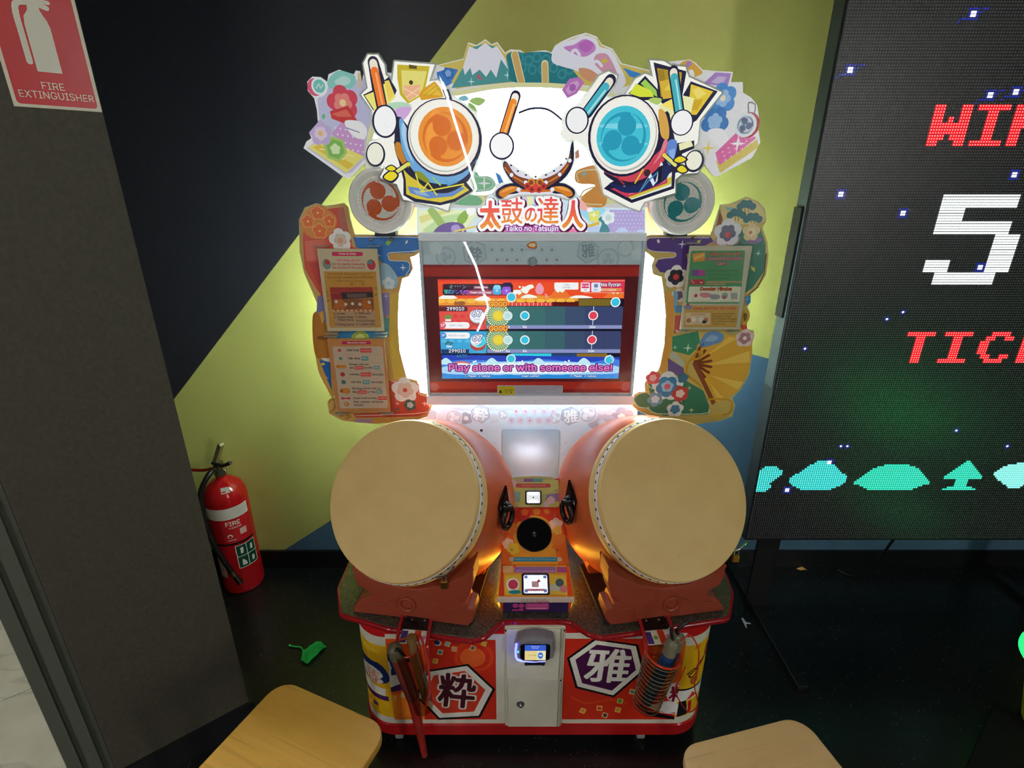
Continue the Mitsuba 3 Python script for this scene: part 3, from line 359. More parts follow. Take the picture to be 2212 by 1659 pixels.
 'head_panel': [('p','c8dce6',[-2695,15088,3825,15088,3886,14399,-2738,14399]),('c','b2c8d4',-1976,14605,304),('c','c8dce6',-1976,14605,243),('f','bacfda',-2568,14867,201,0),('f','d4e4ec',-2266,14867,201,0),('c','b2c8d4',2870,14539,338),('c','c8dce6',2870,14539,270),('c','b2c8d4',3368,14867,255),('c','cddfe8',3368,14867,208),('v','b2c8d4',2870,14539,203,0),('v','b2c8d4',-1976,14605,186,30),('f','d4e4ec',3751,14704,202,0),('h','aabfcb',-1113,14736,397,6),('h','bed3de',-1113,14736,336,6),('k','8fa4b0','粋',-1097,14704,427,5,None,0,0),('h','aabfcb',2260,14769,363,-6),('h','bed3de',2260,14769,309,-6),('k','8fa4b0','雅',2265,14795,409,-6,None,0,0),('h','b8ceda',-590,14818,134,0),('h','c8dce6',-590,14818,114,0),('h','98adb8',-590,14818,54,0),('h','b8ceda',-445,14529,135,0),('h','c8dce6',-445,14529,115,0),('h','a0a8bc',-445,14529,54,0),('h','b8ceda',-295,14818,134,0),('h','c8dce6',-295,14818,114,0),('h','98adb8',-295,14818,54,0),('h','b8ceda',-148,14529,135,0),('h','c8dce6',-148,14529,115,0),('h','a0a8bc',-148,14529,54,0),('h','b8ceda',1,14818,134,0),('h','c8dce6',1,14818,114,0),('h','98adb8',1,14818,54,0),('h','b8ceda',150,14529,135,0),('h','c8dce6',150,14529,115,0),('h','a0a8bc',150,14529,54,0),('h','b8ceda',296,14818,134,0),('h','c8dce6',296,14818,114,0),('h','98adb8',296,14818,54,0),('h','b8ceda',887,14818,134,0),('h','c8dce6',887,14818,114,0),('h','98adb8',887,14818,54,0),('h','b8ceda',1042,14529,135,0),('h','c8dce6',1042,14529,115,0),('h','a0a8bc',1042,14529,54,0),('h','b8ceda',1183,14818,134,0),('h','c8dce6',1183,14818,114,0),('h','98adb8',1183,14818,54,0),('h','b8ceda',1339,14529,135,0),('h','c8dce6',1339,14529,115,0),('h','a0a8bc',1339,14529,54,0),('s','c03a34',[436,14958,532,15030,699,15043,725,14867,534,14867,463,14906]),('s','f0b428',[463,14958,542,15017,683,15023,698,14893,551,14887,483,14919]),('s','f4ecd8',[510,14958,556,14991,676,14991,677,14919,564,14913]),('t','8a98a4','ENTERTAINMENT',575,14818,33,0,0,'m',None,0,322)],
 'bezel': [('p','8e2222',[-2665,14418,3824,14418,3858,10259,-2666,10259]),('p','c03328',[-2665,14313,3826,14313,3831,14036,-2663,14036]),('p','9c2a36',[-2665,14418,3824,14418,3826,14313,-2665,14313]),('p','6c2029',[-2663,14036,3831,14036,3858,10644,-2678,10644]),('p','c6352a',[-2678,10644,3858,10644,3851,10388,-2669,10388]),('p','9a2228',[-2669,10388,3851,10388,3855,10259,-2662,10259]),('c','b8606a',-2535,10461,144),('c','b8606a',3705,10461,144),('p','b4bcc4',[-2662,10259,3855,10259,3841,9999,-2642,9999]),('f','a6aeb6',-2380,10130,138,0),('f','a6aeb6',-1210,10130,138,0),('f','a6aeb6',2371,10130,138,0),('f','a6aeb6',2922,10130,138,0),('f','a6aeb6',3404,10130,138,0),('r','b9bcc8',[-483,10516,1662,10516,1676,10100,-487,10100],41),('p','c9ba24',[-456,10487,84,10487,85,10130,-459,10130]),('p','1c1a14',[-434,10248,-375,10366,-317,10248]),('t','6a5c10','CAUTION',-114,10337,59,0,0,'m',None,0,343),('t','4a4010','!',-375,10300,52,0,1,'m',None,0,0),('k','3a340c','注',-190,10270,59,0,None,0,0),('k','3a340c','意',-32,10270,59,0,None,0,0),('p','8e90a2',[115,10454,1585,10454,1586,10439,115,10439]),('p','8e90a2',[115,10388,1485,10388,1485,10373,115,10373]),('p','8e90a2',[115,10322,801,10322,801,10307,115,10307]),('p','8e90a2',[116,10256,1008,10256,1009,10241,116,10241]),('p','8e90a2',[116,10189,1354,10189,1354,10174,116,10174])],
 'picture': [('p','10142c',[-2255,13957,3426,13957,3455,10752,-2265,10752]),('p','f4502a',[-2256,13951,3421,13951,3440,13367,-2260,13367]),('p','e23c2a',[-2256,13951,3421,13951,3420,13878,-2253,13878]),('p','f09a30',[-2269,13367,-69,13377,-69,13149,-2264,13149]),('p','f09a30',[-68,13512,2034,13399,2039,13286,-69,13260]),('e','f6c04a',-2176,13292,142,71,0),('e','f6c04a',-1871,13292,142,71,0),('e','f6c04a',-1565,13292,142,71,0),('e','f6c04a',-1259,13292,142,71,0),('e','f6c04a',-954,13292,142,71,0),('e','f6c04a',-648,13292,142,71,0),('e','f6c04a',-342,13292,142,71,0),('e','f6c04a',-37,13292,142,71,0),('e','f6c04a',269,13292,142,71,0),('e','f6c04a',575,13292,142,71,0),('e','f6c04a',881,13292,142,71,0),('e','f6c04a',1186,13292,142,71,0),('e','f6c04a',1492,13292,142,71,0),('e','f6c04a',1798,13292,142,71,0),('p','f07a34',[1120,13383,1367,13704,1558,13704,1826,13383]),('p','fdf6f0',[1319,13608,1367,13704,1558,13704,1613,13608,1532,13544,1466,13589,1404,13544]),('p','f07a34',[2790,13377,3060,13665,3251,13665,3561,13377]),('p','fdf6f0',[3015,13570,3060,13665,3251,13665,3309,13570,3231,13505,3163,13550,3102,13505]),('p','f07a34',[-197,13377,60,13634,251,13634,510,13377]),('p','fdf6f0',[9,13538,60,13634,251,13634,303,13538,220,13473,156,13518,92,13473]),('s','fdf8f4',[283,13608,410,13736,600,13799,665,13704,539,13640,444,13512]),('s','fdf8f4',[285,13415,476,13496,669,13464,766,13390,317,13377]),('s','fdf8f4',[1793,13415,1983,13464,2273,13448,2469,13383,1827,13377]),('s','fdf8f4',[-2219,13415,-1958,13512,-1768,13448,-1707,13367,-2189,13357]),('s','fdf8f4',[-1129,13351,-870,13448,-679,13383,-712,13302,-1098,13302]),('c','fdf8f4',235,13720,35),('c','fdf8f4',340,13710,35),('c','fdf8f4',299,13640,35),('s','f0a0b4',[714,13672,829,13847,969,13688,924,13512,764,13512]),('m','f0a0b4',45,[1021,13496,1070,13448,1055,13390]),('p','e23450',[2154,13910,3417,13910,3445,13550,2171,13550]),('l','f6c89a',16,[2155,13900,3417,13910]),('l','f6c89a',16,[2204,13544,3432,13550]),('s','e88a50',[2517,13672,3282,13685,3333,13640,3289,13589,2521,13589]),('t','fdfdfd','kka Ryoran',3007,13783,114,0,1,'m','7a2050',16,605),('t','fdf0e8','MCO Original',2941,13630,64,0,0,'m',None,0,466),('r','f8f8fb',[1286,13856,2017,13856,2027,13640,1292,13640],32),('t','5a6a80','1 Play',1651,13786,48,0,0,'m',None,0,0),('t','5a6a80','2 Songs',1654,13704,48,0,0,'m',None,0,0),('r','f8f8fb',[2087,13856,2363,13856,2378,13570,2100,13570],32),('p','e0306a',[2117,13824,2340,13824,2347,13685,2124,13685]),('t','ffffff','IC Card',2232,13751,54,0,1,'m',None,0,210),('t','3a6a8a','OK',2235,13630,57,0,0,'m',None,0,0),('r','e2f4f8',[2405,13856,2703,13856,2721,13570,2420,13570],32),('t','3a6a8a','OK',2557,13630,57,0,0,'m',None,0,0),('r','7a86b0',[2496,13812,2611,13812,2617,13704,2502,13704],10),('r','3a1026',[-2104,13815,28,13815,28,13464,-2120,13464],64),('r','b04472',[-1538,13624,-36,13624,-36,13480,-1543,13480],38),('r','6a1c3c',[-1182,13767,-705,13767,-707,13640,-1186,13640],26),('k','5ad0c0','ミ',-1853,13729,108,10,None,0,0),('k','6aa0e0','ン',-1454,13729,108,0,None,0,0),('t','6ac8d0','* * *',-1655,13723,57,0,1,'m',None,0,0),('k','4ac8b8','闇',-2003,13576,128,-4,'1c0c2c',19,0),('k','58b8d8','の',-1888,13576,128,-4,'1c0c2c',19,0),('k','70a0e8','ド',-1773,13576,128,-4,'1c0c2c',19,0),('k','8a8af0','ン',-1658,13576,128,-4,'1c0c2c',19,0),('k','a07af0','チ',-1542,13576,128,-4,'1c0c2c',19,0),('k','b070f0','ャ',-1427,13576,128,-4,'1c0c2c',19,0),('k','c070f0','ン',-1334,13589,115,0,'1c0c2c',19,0),('t','f6e8f0','Limited-Time',-945,13704,64,0,1,'m',None,0,415),('t','ffffff','Event Underway!',-948,13554,64,0,1,'m','7a2050',10,640),('r','4ab4e8',[-584,13767,-329,13767,-331,13486,-587,13486],83),('r','8adcf6',[-552,13780,-354,13780,-355,13653,-553,13653],45),('r','9a5ae0',[-297,13742,-36,13742,-36,13480,-299,13480],83),('r','2a1846',[-271,13856,-17,13856,-17,13729,-272,13729],38),('x','e6f8ff',-458,13608,70,0),('x','e8c8ff',-170,13608,70,0),('p','e8504a',[-2265,13123,-796,13130,-809,12386,-2282,12386]),('p','d8403e',[-2073,12811,-1985,12893,-1904,12811,-1992,12728]),('p','d8403e',[-1966,12645,-1878,12728,-1796,12645,-1885,12561]),('p','d8403e',[-2088,12477,-1999,12561,-1918,12477,-2006,12393]),('p','d8403e',[-1845,12811,-1757,12893,-1676,12811,-1764,12728]),('p','d8403e',[-1738,12645,-1650,12728,-1568,12645,-1656,12561]),('p','d8403e',[-1859,12477,-1770,12561,-1688,12477,-1777,12393]),('p','d8403e',[-1618,12811,-1530,12893,-1448,12811,-1536,12728]),('p','d8403e',[-1509,12645,-1422,12728,-1339,12645,-1427,12561]),('p','d8403e',[-1629,12477,-1541,12561,-1459,12477,-1547,12393]),('p','d8403e',[-1390,12811,-1303,12893,-1221,12811,-1308,12728]),('p','d8403e',[-1281,12645,-1194,12728,-1111,12645,-1198,12561]),('p','d8403e',[-1400,12477,-1312,12561,-1230,12477,-1317,12393]),('p','d8403e',[-1162,12811,-1076,12893,-993,12811,-1080,12728]),('p','d8403e',[-1052,12645,-966,12728,-882,12645,-969,12561]),('p','d8403e',[-1171,12477,-1084,12561,-1000,12477,-1087,12393]),('p','d8403e',[-935,12811,-848,12893,-765,12811,-852,12728]),('p','d8403e',[-824,12645,-737,12728,-654,12645,-740,12561]),('p','d8403e',[-941,12477,-855,12561,-771,12477,-858,12393]),('p','5e1c26',[-2256,13107,-1374,13107,-1379,12969,-2263,12969]),('t','ffffff','299010',-1745,13038,105,0,1,'m','1c2a5c',13,531),('t','c8783c','4430',-1616,13208,91,0,1,'m','5a2410',13,0),('r','fdfdfd',[-2241,12628,-1324,12628,-1330,12420,-2251,12420],98),('c','e0607a',-2165,12521,101),('t','ffffff','1P',-2165,12521,74,0,1,'m',None,0,0),('t','8aa0c0','DON-chan',-1739,12518,60,0,0,'m',None,0,0),('e','6a9a4a',-2037,12801,85,33,30),('e','6a9a4a',-1971,12827,85,33,-20),('e','6a9a4a',-1918,12788,85,33,40),('e','6a9a4a',-1990,12761,85,33,0),('p','f2f2f4',[-2077,12721,-1894,12721,-1897,12655,-2080,12655]),('e','b8423a',-1081,12661,241,173,0),('p','b8423a',[-1312,12811,-843,12811,-846,12655,-1316,12655]),('e','c2e6f2',-1078,12811,241,219,0),('e','fbfdff',-1084,12827,215,192,0),('t','f4f4f8','67',-1083,12877,192,0,1,'m','4a5a8a',19,0),('t','5a6ab0','Combo',-1086,12711,47,0,0,'m',None,0,0),('p','3f8472',[-796,13123,-185,13123,-188,12528,-806,12528]),('p','3f8472',[-803,12339,-188,12339,-191,11743,-813,11743]),('p','3f7c74',[-188,13123,422,13123,428,12528,-191,12528]),('p','3f7c74',[-185,12339,429,12339,435,11743,-188,11743]),('p','3f6f72',[419,13123,1029,13123,1043,12528,424,12528]),('p','3f6f72',[433,12339,1047,12339,1061,11743,438,11743]),('p','405f70',[1026,13123,1637,13123,1658,12528,1040,12528]),('p','405f70',[1050,12339,1665,12339,1686,11743,1064,11743]),('p','3e506e',[1633,13123,2244,13123,2273,12528,1655,12528]),('p','3e506e',[1668,12339,2283,12339,2312,11743,1690,11743]),('p','3a466c',[2241,13123,2851,13123,2888,12528,2270,12528]),('p','3a466c',[2286,12339,2900,12339,2938,11743,2315,11743]),('p','3a426a',[2848,13123,3426,13123,3471,12528,2885,12528]),('p','3a426a',[2904,12339,3419,12339,3464,11743,2941,11743]),('p','8f96cc',[-796,12528,3445,12528,3447,12413,-795,12413]),('p','8f96cc',[-797,11743,3444,11743,3446,11622,-795,11622]),('t','ffffff','Ka',-129,12467,74,0,1,'m',None,0,0),('t','ffffff','Ka',402,12467,74,0,1,'m',None,0,0),('t','ffffff','Don',2519,12467,74,0,1,'m',None,0,0),('t','ffffff','Ka',-131,11681,76,0,1,'m',None,0,0),('t','ffffff','Ka',409,11681,76,0,1,'m',None,0,0),('t','ffffff','Don',2522,11681,76,0,1,'m',None,0,0),('l','e9f0a0',23,[-238,12827,-89,12827]),('c','f6f8d0',-89,12827,26),('l','e9f0a0',23,[-242,12789,-96,12759]),('c','f6f8d0',-96,12759,26),('l','e9f0a0',23,[-254,12751,-115,12693]),('c','f6f8d0',-115,12693,26),('l','e9f0a0',23,[-272,12717,-148,12632]),('c','f6f8d0',-148,12632,26),('l','e9f0a0',23,[-296,12687,-191,12578]),('c','f6f8d0',-191,12578,26),('l','e9f0a0',23,[-326,12662,-244,12534]),('c','f6f8d0',-244,12534,26),('l','e9f0a0',23,[-360,12643,-304,12501]),('c','f6f8d0',-304,12501,26),('l','e9f0a0',23,[-397,12632,-369,12481]),('c','f6f8d0',-369,12481,26),('l','e9f0a0',23,[-435,12628,-437,12474]),('c','f6f8d0',-437,12474,26),('l','e9f0a0',23,[-474,12632,-505,12481]),('c','f6f8d0',-505,12481,26),('l','e9f0a0',23,[-510,12643,-569,12501]),('c','f6f8d0',-569,12501,26),('l','e9f0a0',23,[-544,12662,-629,12534]),('c','f6f8d0',-629,12534,26),('l','e9f0a0',23,[-573,12687,-681,12578]),('c','f6f8d0',-681,12578,26),('l','e9f0a0',23,[-597,12717,-723,12632]),('c','f6f8d0',-723,12632,26),('l','e9f0a0',23,[-615,12751,-754,12693]),('c','f6f8d0',-754,12693,26),('l','e9f0a0',23,[-625,12789,-773,12759]),('c','f6f8d0',-773,12759,26),('l','e9f0a0',23,[-629,12827,-778,12827]),('c','f6f8d0',-778,12827,26),('l','e9f0a0',23,[-624,12866,-770,12896]),('c','f6f8d0',-770,12896,26),('l','e9f0a0',23,[-613,12903,-750,12961]),('c','f6f8d0',-750,12961,26),('l','e9f0a0',23,[-594,12937,-717,13021]),('c','f6f8d0',-717,13021,26),('l','e9f0a0',23,[-570,12967,-674,13074]),('c','f6f8d0',-674,13074,26),('l','e9f0a0',23,[-540,12992,-621,13117]),('c','f6f8d0',-621,13117,26),('l','e9f0a0',23,[-506,13010,-561,13149]),('c','f6f8d0',-561,13149,26),('l','e9f0a0',23,[-470,13021,-497,13169]),('c','f6f8d0',-497,13169,26),('l','e9f0a0',23,[-432,13025,-430,13175]),('c','f6f8d0',-430,13175,26),('l','e9f0a0',23,[-394,13021,-364,13169]),('c','f6f8d0',-364,13169,26),('l','e9f0a0',23,[-357,13010,-300,13149]),('c','f6f8d0',-300,13149,26),('l','e9f0a0',23,[-324,12992,-241,13117]),('c','f6f8d0',-241,13117,26),('l','e9f0a0',23,[-295,12967,-189,13074]),('c','f6f8d0',-189,13074,26),('l','e9f0a0',23,[-271,12937,-146,13021]),('c','f6f8d0',-146,13021,26),('l','e9f0a0',23,[-253,12903,-115,12961]),('c','f6f8d0',-115,12961,26),('l','e9f0a0',23,[-242,12866,-95,12896]),('c','f6f8d0',-95,12896,26),('c','f6e87a',-434,12827,176),('c','d8a82c',-434,12827,153),('c','f4dc3c',-434,12827,137),('c','e6f4f4',-134,12827,150),('c','bfe6ea',-134,12827,104),('c','fdfdfd',399,12831,150),('c','3fc8ea',399,12831,114),('l','c8d8f0',23,[2522,13117,2522,12534]),('c','fdfdfd',2521,12837,153),('c','e8485a',2521,12837,120),('t','f6d83a','GOOD',-430,13175,137,0,1,'m','c84a1c',26,0),('l','e9f0a0',23,[-236,12047,-84,12047]),('c','f6f8d0',-84,12047,26),('l','e9f0a0',23,[-240,12006,-91,11976]),('c','f6f8d0',-91,11976,26),('l','e9f0a0',23,[-251,11968,-111,11907]),('c','f6f8d0',-111,11907,27),('l','e9f0a0',23,[-270,11932,-143,11844]),('c','f6f8d0',-143,11844,27),('l','e9f0a0',23,[-295,11901,-187,11789]),('c','f6f8d0',-187,11789,27),('l','e9f0a0',23,[-325,11875,-241,11743]),('c','f6f8d0',-241,11743,27),('l','e9f0a0',23,[-360,11856,-302,11709]),('c','f6f8d0',-302,11709,27),('l','e9f0a0',23,[-397,11844,-369,11688]),('c','f6f8d0',-369,11688,27),('l','e9f0a0',23,[-436,11840,-438,11681]),('c','f6f8d0',-438,11681,27),('l','e9f0a0',23,[-475,11844,-507,11688]),('c','f6f8d0',-507,11688,27),('l','e9f0a0',23,[-512,11856,-573,11709]),('c','f6f8d0',-573,11709,27),('l','e9f0a0',23,[-547,11875,-633,11743]),('c','f6f8d0',-633,11743,27),('l','e9f0a0',23,[-576,11901,-686,11789]),('c','f6f8d0',-686,11789,27),('l','e9f0a0',23,[-601,11932,-729,11844]),('c','f6f8d0',-729,11844,27),('l','e9f0a0',23,[-619,11968,-760,11907]),('c','f6f8d0',-760,11907,27),('l','e9f0a0',23,[-629,12006,-779,11976]),('c','f6f8d0',-779,11976,26),('l','e9f0a0',23,[-633,12047,-785,12047]),('c','f6f8d0',-785,12047,26),('l','e9f0a0',23,[-628,12087,-777,12117]),('c','f6f8d0',-777,12117,26),('l','e9f0a0',23,[-617,12125,-756,12185]),('c','f6f8d0',-756,12185,26),('l','e9f0a0',23,[-598,12160,-723,12247]),('c','f6f8d0',-723,12247,26),('l','e9f0a0',23,[-573,12191,-678,12302]),('c','f6f8d0',-678,12302,26),('l','e9f0a0',23,[-543,12217,-625,12346]),('c','f6f8d0',-625,12346,26),('l','e9f0a0',23,[-508,12236,-564,12379]),('c','f6f8d0',-564,12379,26),('l','e9f0a0',23,[-471,12247,-499,12400]),('c','f6f8d0',-499,12400,26),('l','e9f0a0',23,[-432,12251,-431,12407]),('c','f6f8d0',-431,12407,26),('l','e9f0a0',23,[-394,12247,-363,12400]),('c','f6f8d0',-363,12400,26),('l','e9f0a0',23,[-357,12236,-298,12379]),('c','f6f8d0',-298,12379,26),('l','e9f0a0',23,[-323,12217,-238,12346]),('c','f6f8d0',-238,12346,26),('l','e9f0a0',23,[-293,12191,-185,12302]),('c','f6f8d0',-185,12302,26),('l','e9f0a0',23,[-269,12160,-142,12247]),('c','f6f8d0',-142,12247,26),('l','e9f0a0',23,[-251,12125,-110,12185]),('c','f6f8d0',-110,12185,26),('l','e9f0a0',23,[-240,12087,-90,12117]),('c','f6f8d0',-90,12117,26),('c','f6e87a',-434,12047,179),('c','d8a82c',-434,12047,155),('c','f4dc3c',-434,12047,139),('c','e6f4f4',-130,12047,152),('c','bfe6ea',-130,12047,106),('c','fdfdfd',406,12050,152),('c','3fc8ea',406,12050,116),('l','c8d8f0',23,[2526,12339,2525,11750]),('c','fdfdfd',2525,12057,155),('c','e8485a',2525,12057,122),('t','f6d83a','GOOD',-431,12407,142,0,1,'m','c84a1c',26,0),('p','5e1418',[1219,13260,2063,13260,2069,13130,1223,13130]),('p','d83a3a',[-85,13247,1236,13247,1239,13136,-85,13136]),('p','7e7028',[2046,13351,3023,13351,3037,13136,2056,13136]),('p','e85048',[-75,13234,-43,13234,-43,13143,-75,13143]),('p','fbb0a0',[-10,13234,22,13234,22,13143,-10,13143]),('p','e85048',[55,13234,87,13234,87,13143,55,13143]),('p','fbb0a0',[120,13234,152,13234,153,13143,120,13143]),('p','e85048',[185,13234,217,13234,218,13143,186,13143]),('p','fbb0a0',[250,13234,282,13234,283,13143,251,13143]),('p','e85048',[315,13234,348,13234,348,13143,316,13143]),('p','fbb0a0',[380,13234,413,13234,413,13143,381,13143]),('p','e85048',[445,13234,478,13234,479,13143,446,13143]),('p','fbb0a0',[511,13234,543,13234,544,13143,512,13143]),('p','e85048',[576,13234,608,13234,609,13143,577,13143]),('p','fbb0a0',[641,13234,673,13234,674,13143,642,13143]),('p','e85048',[706,13234,738,13234,740,13143,707,13143]),('p','fbb0a0',[771,13234,803,13234,805,13143,772,13143]),('p','e85048',[836,13234,868,13234,870,13143,838,13143]),('p','fbb0a0',[901,13234,933,13234,935,13143,903,13143]),('p','e85048',[966,13234,998,13234,1000,13143,968,13143]),('p','fbb0a0',[1031,13234,1063,13234,1066,13143,1033,13143]),('p','e85048',[1096,13234,1129,13234,1131,13143,1099,13143]),('p','fbb0a0',[1161,13234,1194,13234,1196,13143,1164,13143]),('p','5e5420',[2072,13338,2085,13338,2094,13143,2081,13143]),('p','5e5420',[2137,13338,2150,13338,2159,13143,2146,13143]),('p','5e5420',[2201,13338,2214,13338,2223,13143,2211,13143]),('p','5e5420',[2265,13338,2278,13338,2288,13143,2275,13143]),('p','5e5420',[2330,13338,2342,13338,2353,13143,2340,13143]),('p','5e5420',[2394,13338,2407,13338,2417,13143,2404,13143]),('p','5e5420',[2458,13338,2471,13338,2482,13143,2469,13143]),('p','5e5420',[2523,13338,2535,13338,2546,13143,2533,13143]),('p','5e5420',[2587,13338,2600,13338,2611,13143,2598,13143]),('p','5e5420',[2651,13338,2664,13338,2675,13143,2663,13143]),('p','5e5420',[2715,13338,2728,13338,2740,13143,2727,13143]),('p','5e5420',[2780,13338,2793,13338,2805,13143,2792,13143]),('p','5e5420',[2844,13338,2857,13338,2869,13143,2856,13143]),('p','5e5420',[2908,13338,2921,13338,2934,13143,2921,13143]),('p','5e5420',[2973,13338,2985,13338,2998,13143,2985,13143]),('c','fdfdfd',-20,13409,151),('c','3fc8ea',-20,13409,122),('c','fdfdfd',3184,13254,155),('c','3fc8ea',3184,13254,122),('p','244a78',[1247,11604,2065,11604,2071,11478,1251,11478]),('p','3adcf0',[-21,11604,1257,11604,1261,11485,-21,11485]),('p','8a6c28',[2065,11604,3033,11604,3046,11408,2074,11408]),('p','1ca8d0',[36,11594,52,11594,52,11496,36,11496]),('p','1ca8d0',[102,11594,119,11594,119,11496,103,11496]),('p','1ca8d0',[169,11594,186,11594,186,11496,169,11496]),('p','1ca8d0',[236,11594,253,11594,253,11496,236,11496]),('p','1ca8d0',[303,11594,319,11594,320,11496,303,11496]),('p','1ca8d0',[369,11594,386,11594,387,11496,370,11496]),('p','1ca8d0',[436,11594,453,11594,454,11496,437,11496]),('p','1ca8d0',[503,11594,520,11594,521,11496,504,11496]),('p','1ca8d0',[570,11594,586,11594,588,11496,571,11496]),('p','1ca8d0',[637,11594,653,11594,655,11496,638,11496]),('p','1ca8d0',[703,11594,720,11594,722,11496,705,11496]),('p','1ca8d0',[770,11594,787,11594,788,11496,772,11496]),('p','1ca8d0',[837,11594,854,11594,855,11496,839,11496]),('p','1ca8d0',[904,11594,920,11594,922,11496,906,11496]),('p','1ca8d0',[970,11594,987,11594,989,11496,972,11496]),('p','1ca8d0',[1037,11594,1054,11594,1056,11496,1039,11496]),('p','1ca8d0',[1104,11594,1121,11594,1123,11496,1106,11496]),('p','1ca8d0',[1171,11594,1187,11594,1190,11496,1173,11496]),('p','1ca8d0',[1238,11594,1254,11594,1257,11496,1240,11496]),('p','38a8e0',[-2265,12332,-800,12332,-812,11611,-2267,11611]),('e','58bcea',-2155,12019,86,62,0),('e','58bcea',-1907,12019,86,62,0),('e','58bcea',-1659,12019,86,62,0),('e','58bcea',-1411,12019,86,62,0),('e','58bcea',-1162,12019,86,62,0),('e','58bcea',-914,12019,86,62,0),('p','1c3c70',[-2248,11743,-1369,11743,-1373,11615,-2254,11615]),('t','ffffff','299010',-1744,11681,104,0,1,'m','1c2a5c',13,533),('r','fdfdfd',[-2241,12298,-1320,12298,-1326,12094,-2251,12094],92),('c','4a90d8',-2160,12197,99),('t','ffffff','2P',-2160,12197,68,0,1,'m',None,0,0),('t','8aa0c0','KATSU-chan',-1732,12190,61,0,0,'m',None,0,0),('e','3f7a8a',-2059,11944,86,31,30),('e','3f7a8a',-1985,11971,86,31,-20),('e','3f7a8a',-1927,11923,86,31,40),('p','dfe8f0',[-2082,11868,-1910,11868,-1912,11806,-2085,11806]),('e','b8423a',-1080,11868,239,172,0),('p','b8423a',[-1311,12019,-845,12019,-848,11861,-1316,11861]),('e','c2e6f2',-1076,12019,238,219,0),('e','3fd0ea',-1030,12002,179,171,0),('e','fbfdff',-1129,12053,172,171,0),('t','f4f4f8','67',-1088,12094,198,0,1,'m','4a5a8a',20,0),('t','5a6ab0','Combo',-1085,11923,48,0,0,'m',None,0,0),('p','2c46c0',[-2243,11562,3443,11482,3455,10752,-2261,10752]),('p','10142c',[-2242,11587,-21,11587,-21,11562,-2243,11562]),('s','4a86e4',[-2241,11253,-1379,11394,-38,11323,968,11412,2313,11306,3416,11394,3455,10759,-2254,10759]),('s','a8e0fa',[-2236,11146,-1046,11306,583,11341,2313,11306,3419,11164,3348,10932,589,10878,-2071,10914]),('s','eefbff',[-2096,11111,-879,11253,584,11288,2182,11253,3267,11111,2195,10950,588,10925,-1054,10950]),('s','cdeefc',[-2325,11253,-2182,11436,-2048,11429,-1921,11253]),('s','cdeefc',[-845,11253,-708,11436,-574,11429,-442,11253]),('s','cdeefc',[651,11253,783,11436,917,11429,1055,11253]),('s','cdeefc',[2114,11253,2240,11436,2374,11429,2518,11253]),('c','eefbff',-1230,11323,34),('c','eefbff',-1163,11341,34),('c','eefbff',247,11306,34),('c','eefbff',331,11341,34),('c','eefbff',1708,11323,34),('c','eefbff',1824,11359,34),('e','e87a6a',-1619,11253,269,92,0),('e','eefbff',-1621,11200,283,85,0),('c','fdfdfd',-31,11429,154),('c','3fc8ea',-31,11429,121),('c','fdfdfd',3113,11401,154),('c','3fc8ea',3114,11387,121),('p','9ad4f6',[3135,11587,3207,11499,3296,11429,3181,11394,3140,11499]),('t','3a9adf','4430',-1610,11506,98,0,1,'m','16265a',13,0),('e','2a8ae0',-2076,10788,374,108,0),('e','2a8ae0',-1431,10788,374,108,0),('e','2a8ae0',-786,10788,374,108,0),('e','2a8ae0',-140,10788,374,108,0),('e','2a8ae0',505,10788,374,108,0),('e','2a8ae0',1150,10788,374,108,0),('e','2a8ae0',1795,10788,374,108,0),('e','2a8ae0',2441,10788,374,108,0),('e','2a8ae0',3086,10788,374,108,0),('t','f47ac0','Play alone or with someone else!',596,11100,221,0,1,'m','5a2a78',30,5263),('t','f4fbff','1-Player   1 Coin(s)',-1117,10838,65,0,1,'m','1c5aa8',14,814),('t','f4fbff','Insert coin(s)!',593,10838,65,0,1,'m','1c5aa8',14,577),('t','f4fbff','2-Player   2 Coin(s)',2309,10838,65,0,1,'m','1c5aa8',14,848)],
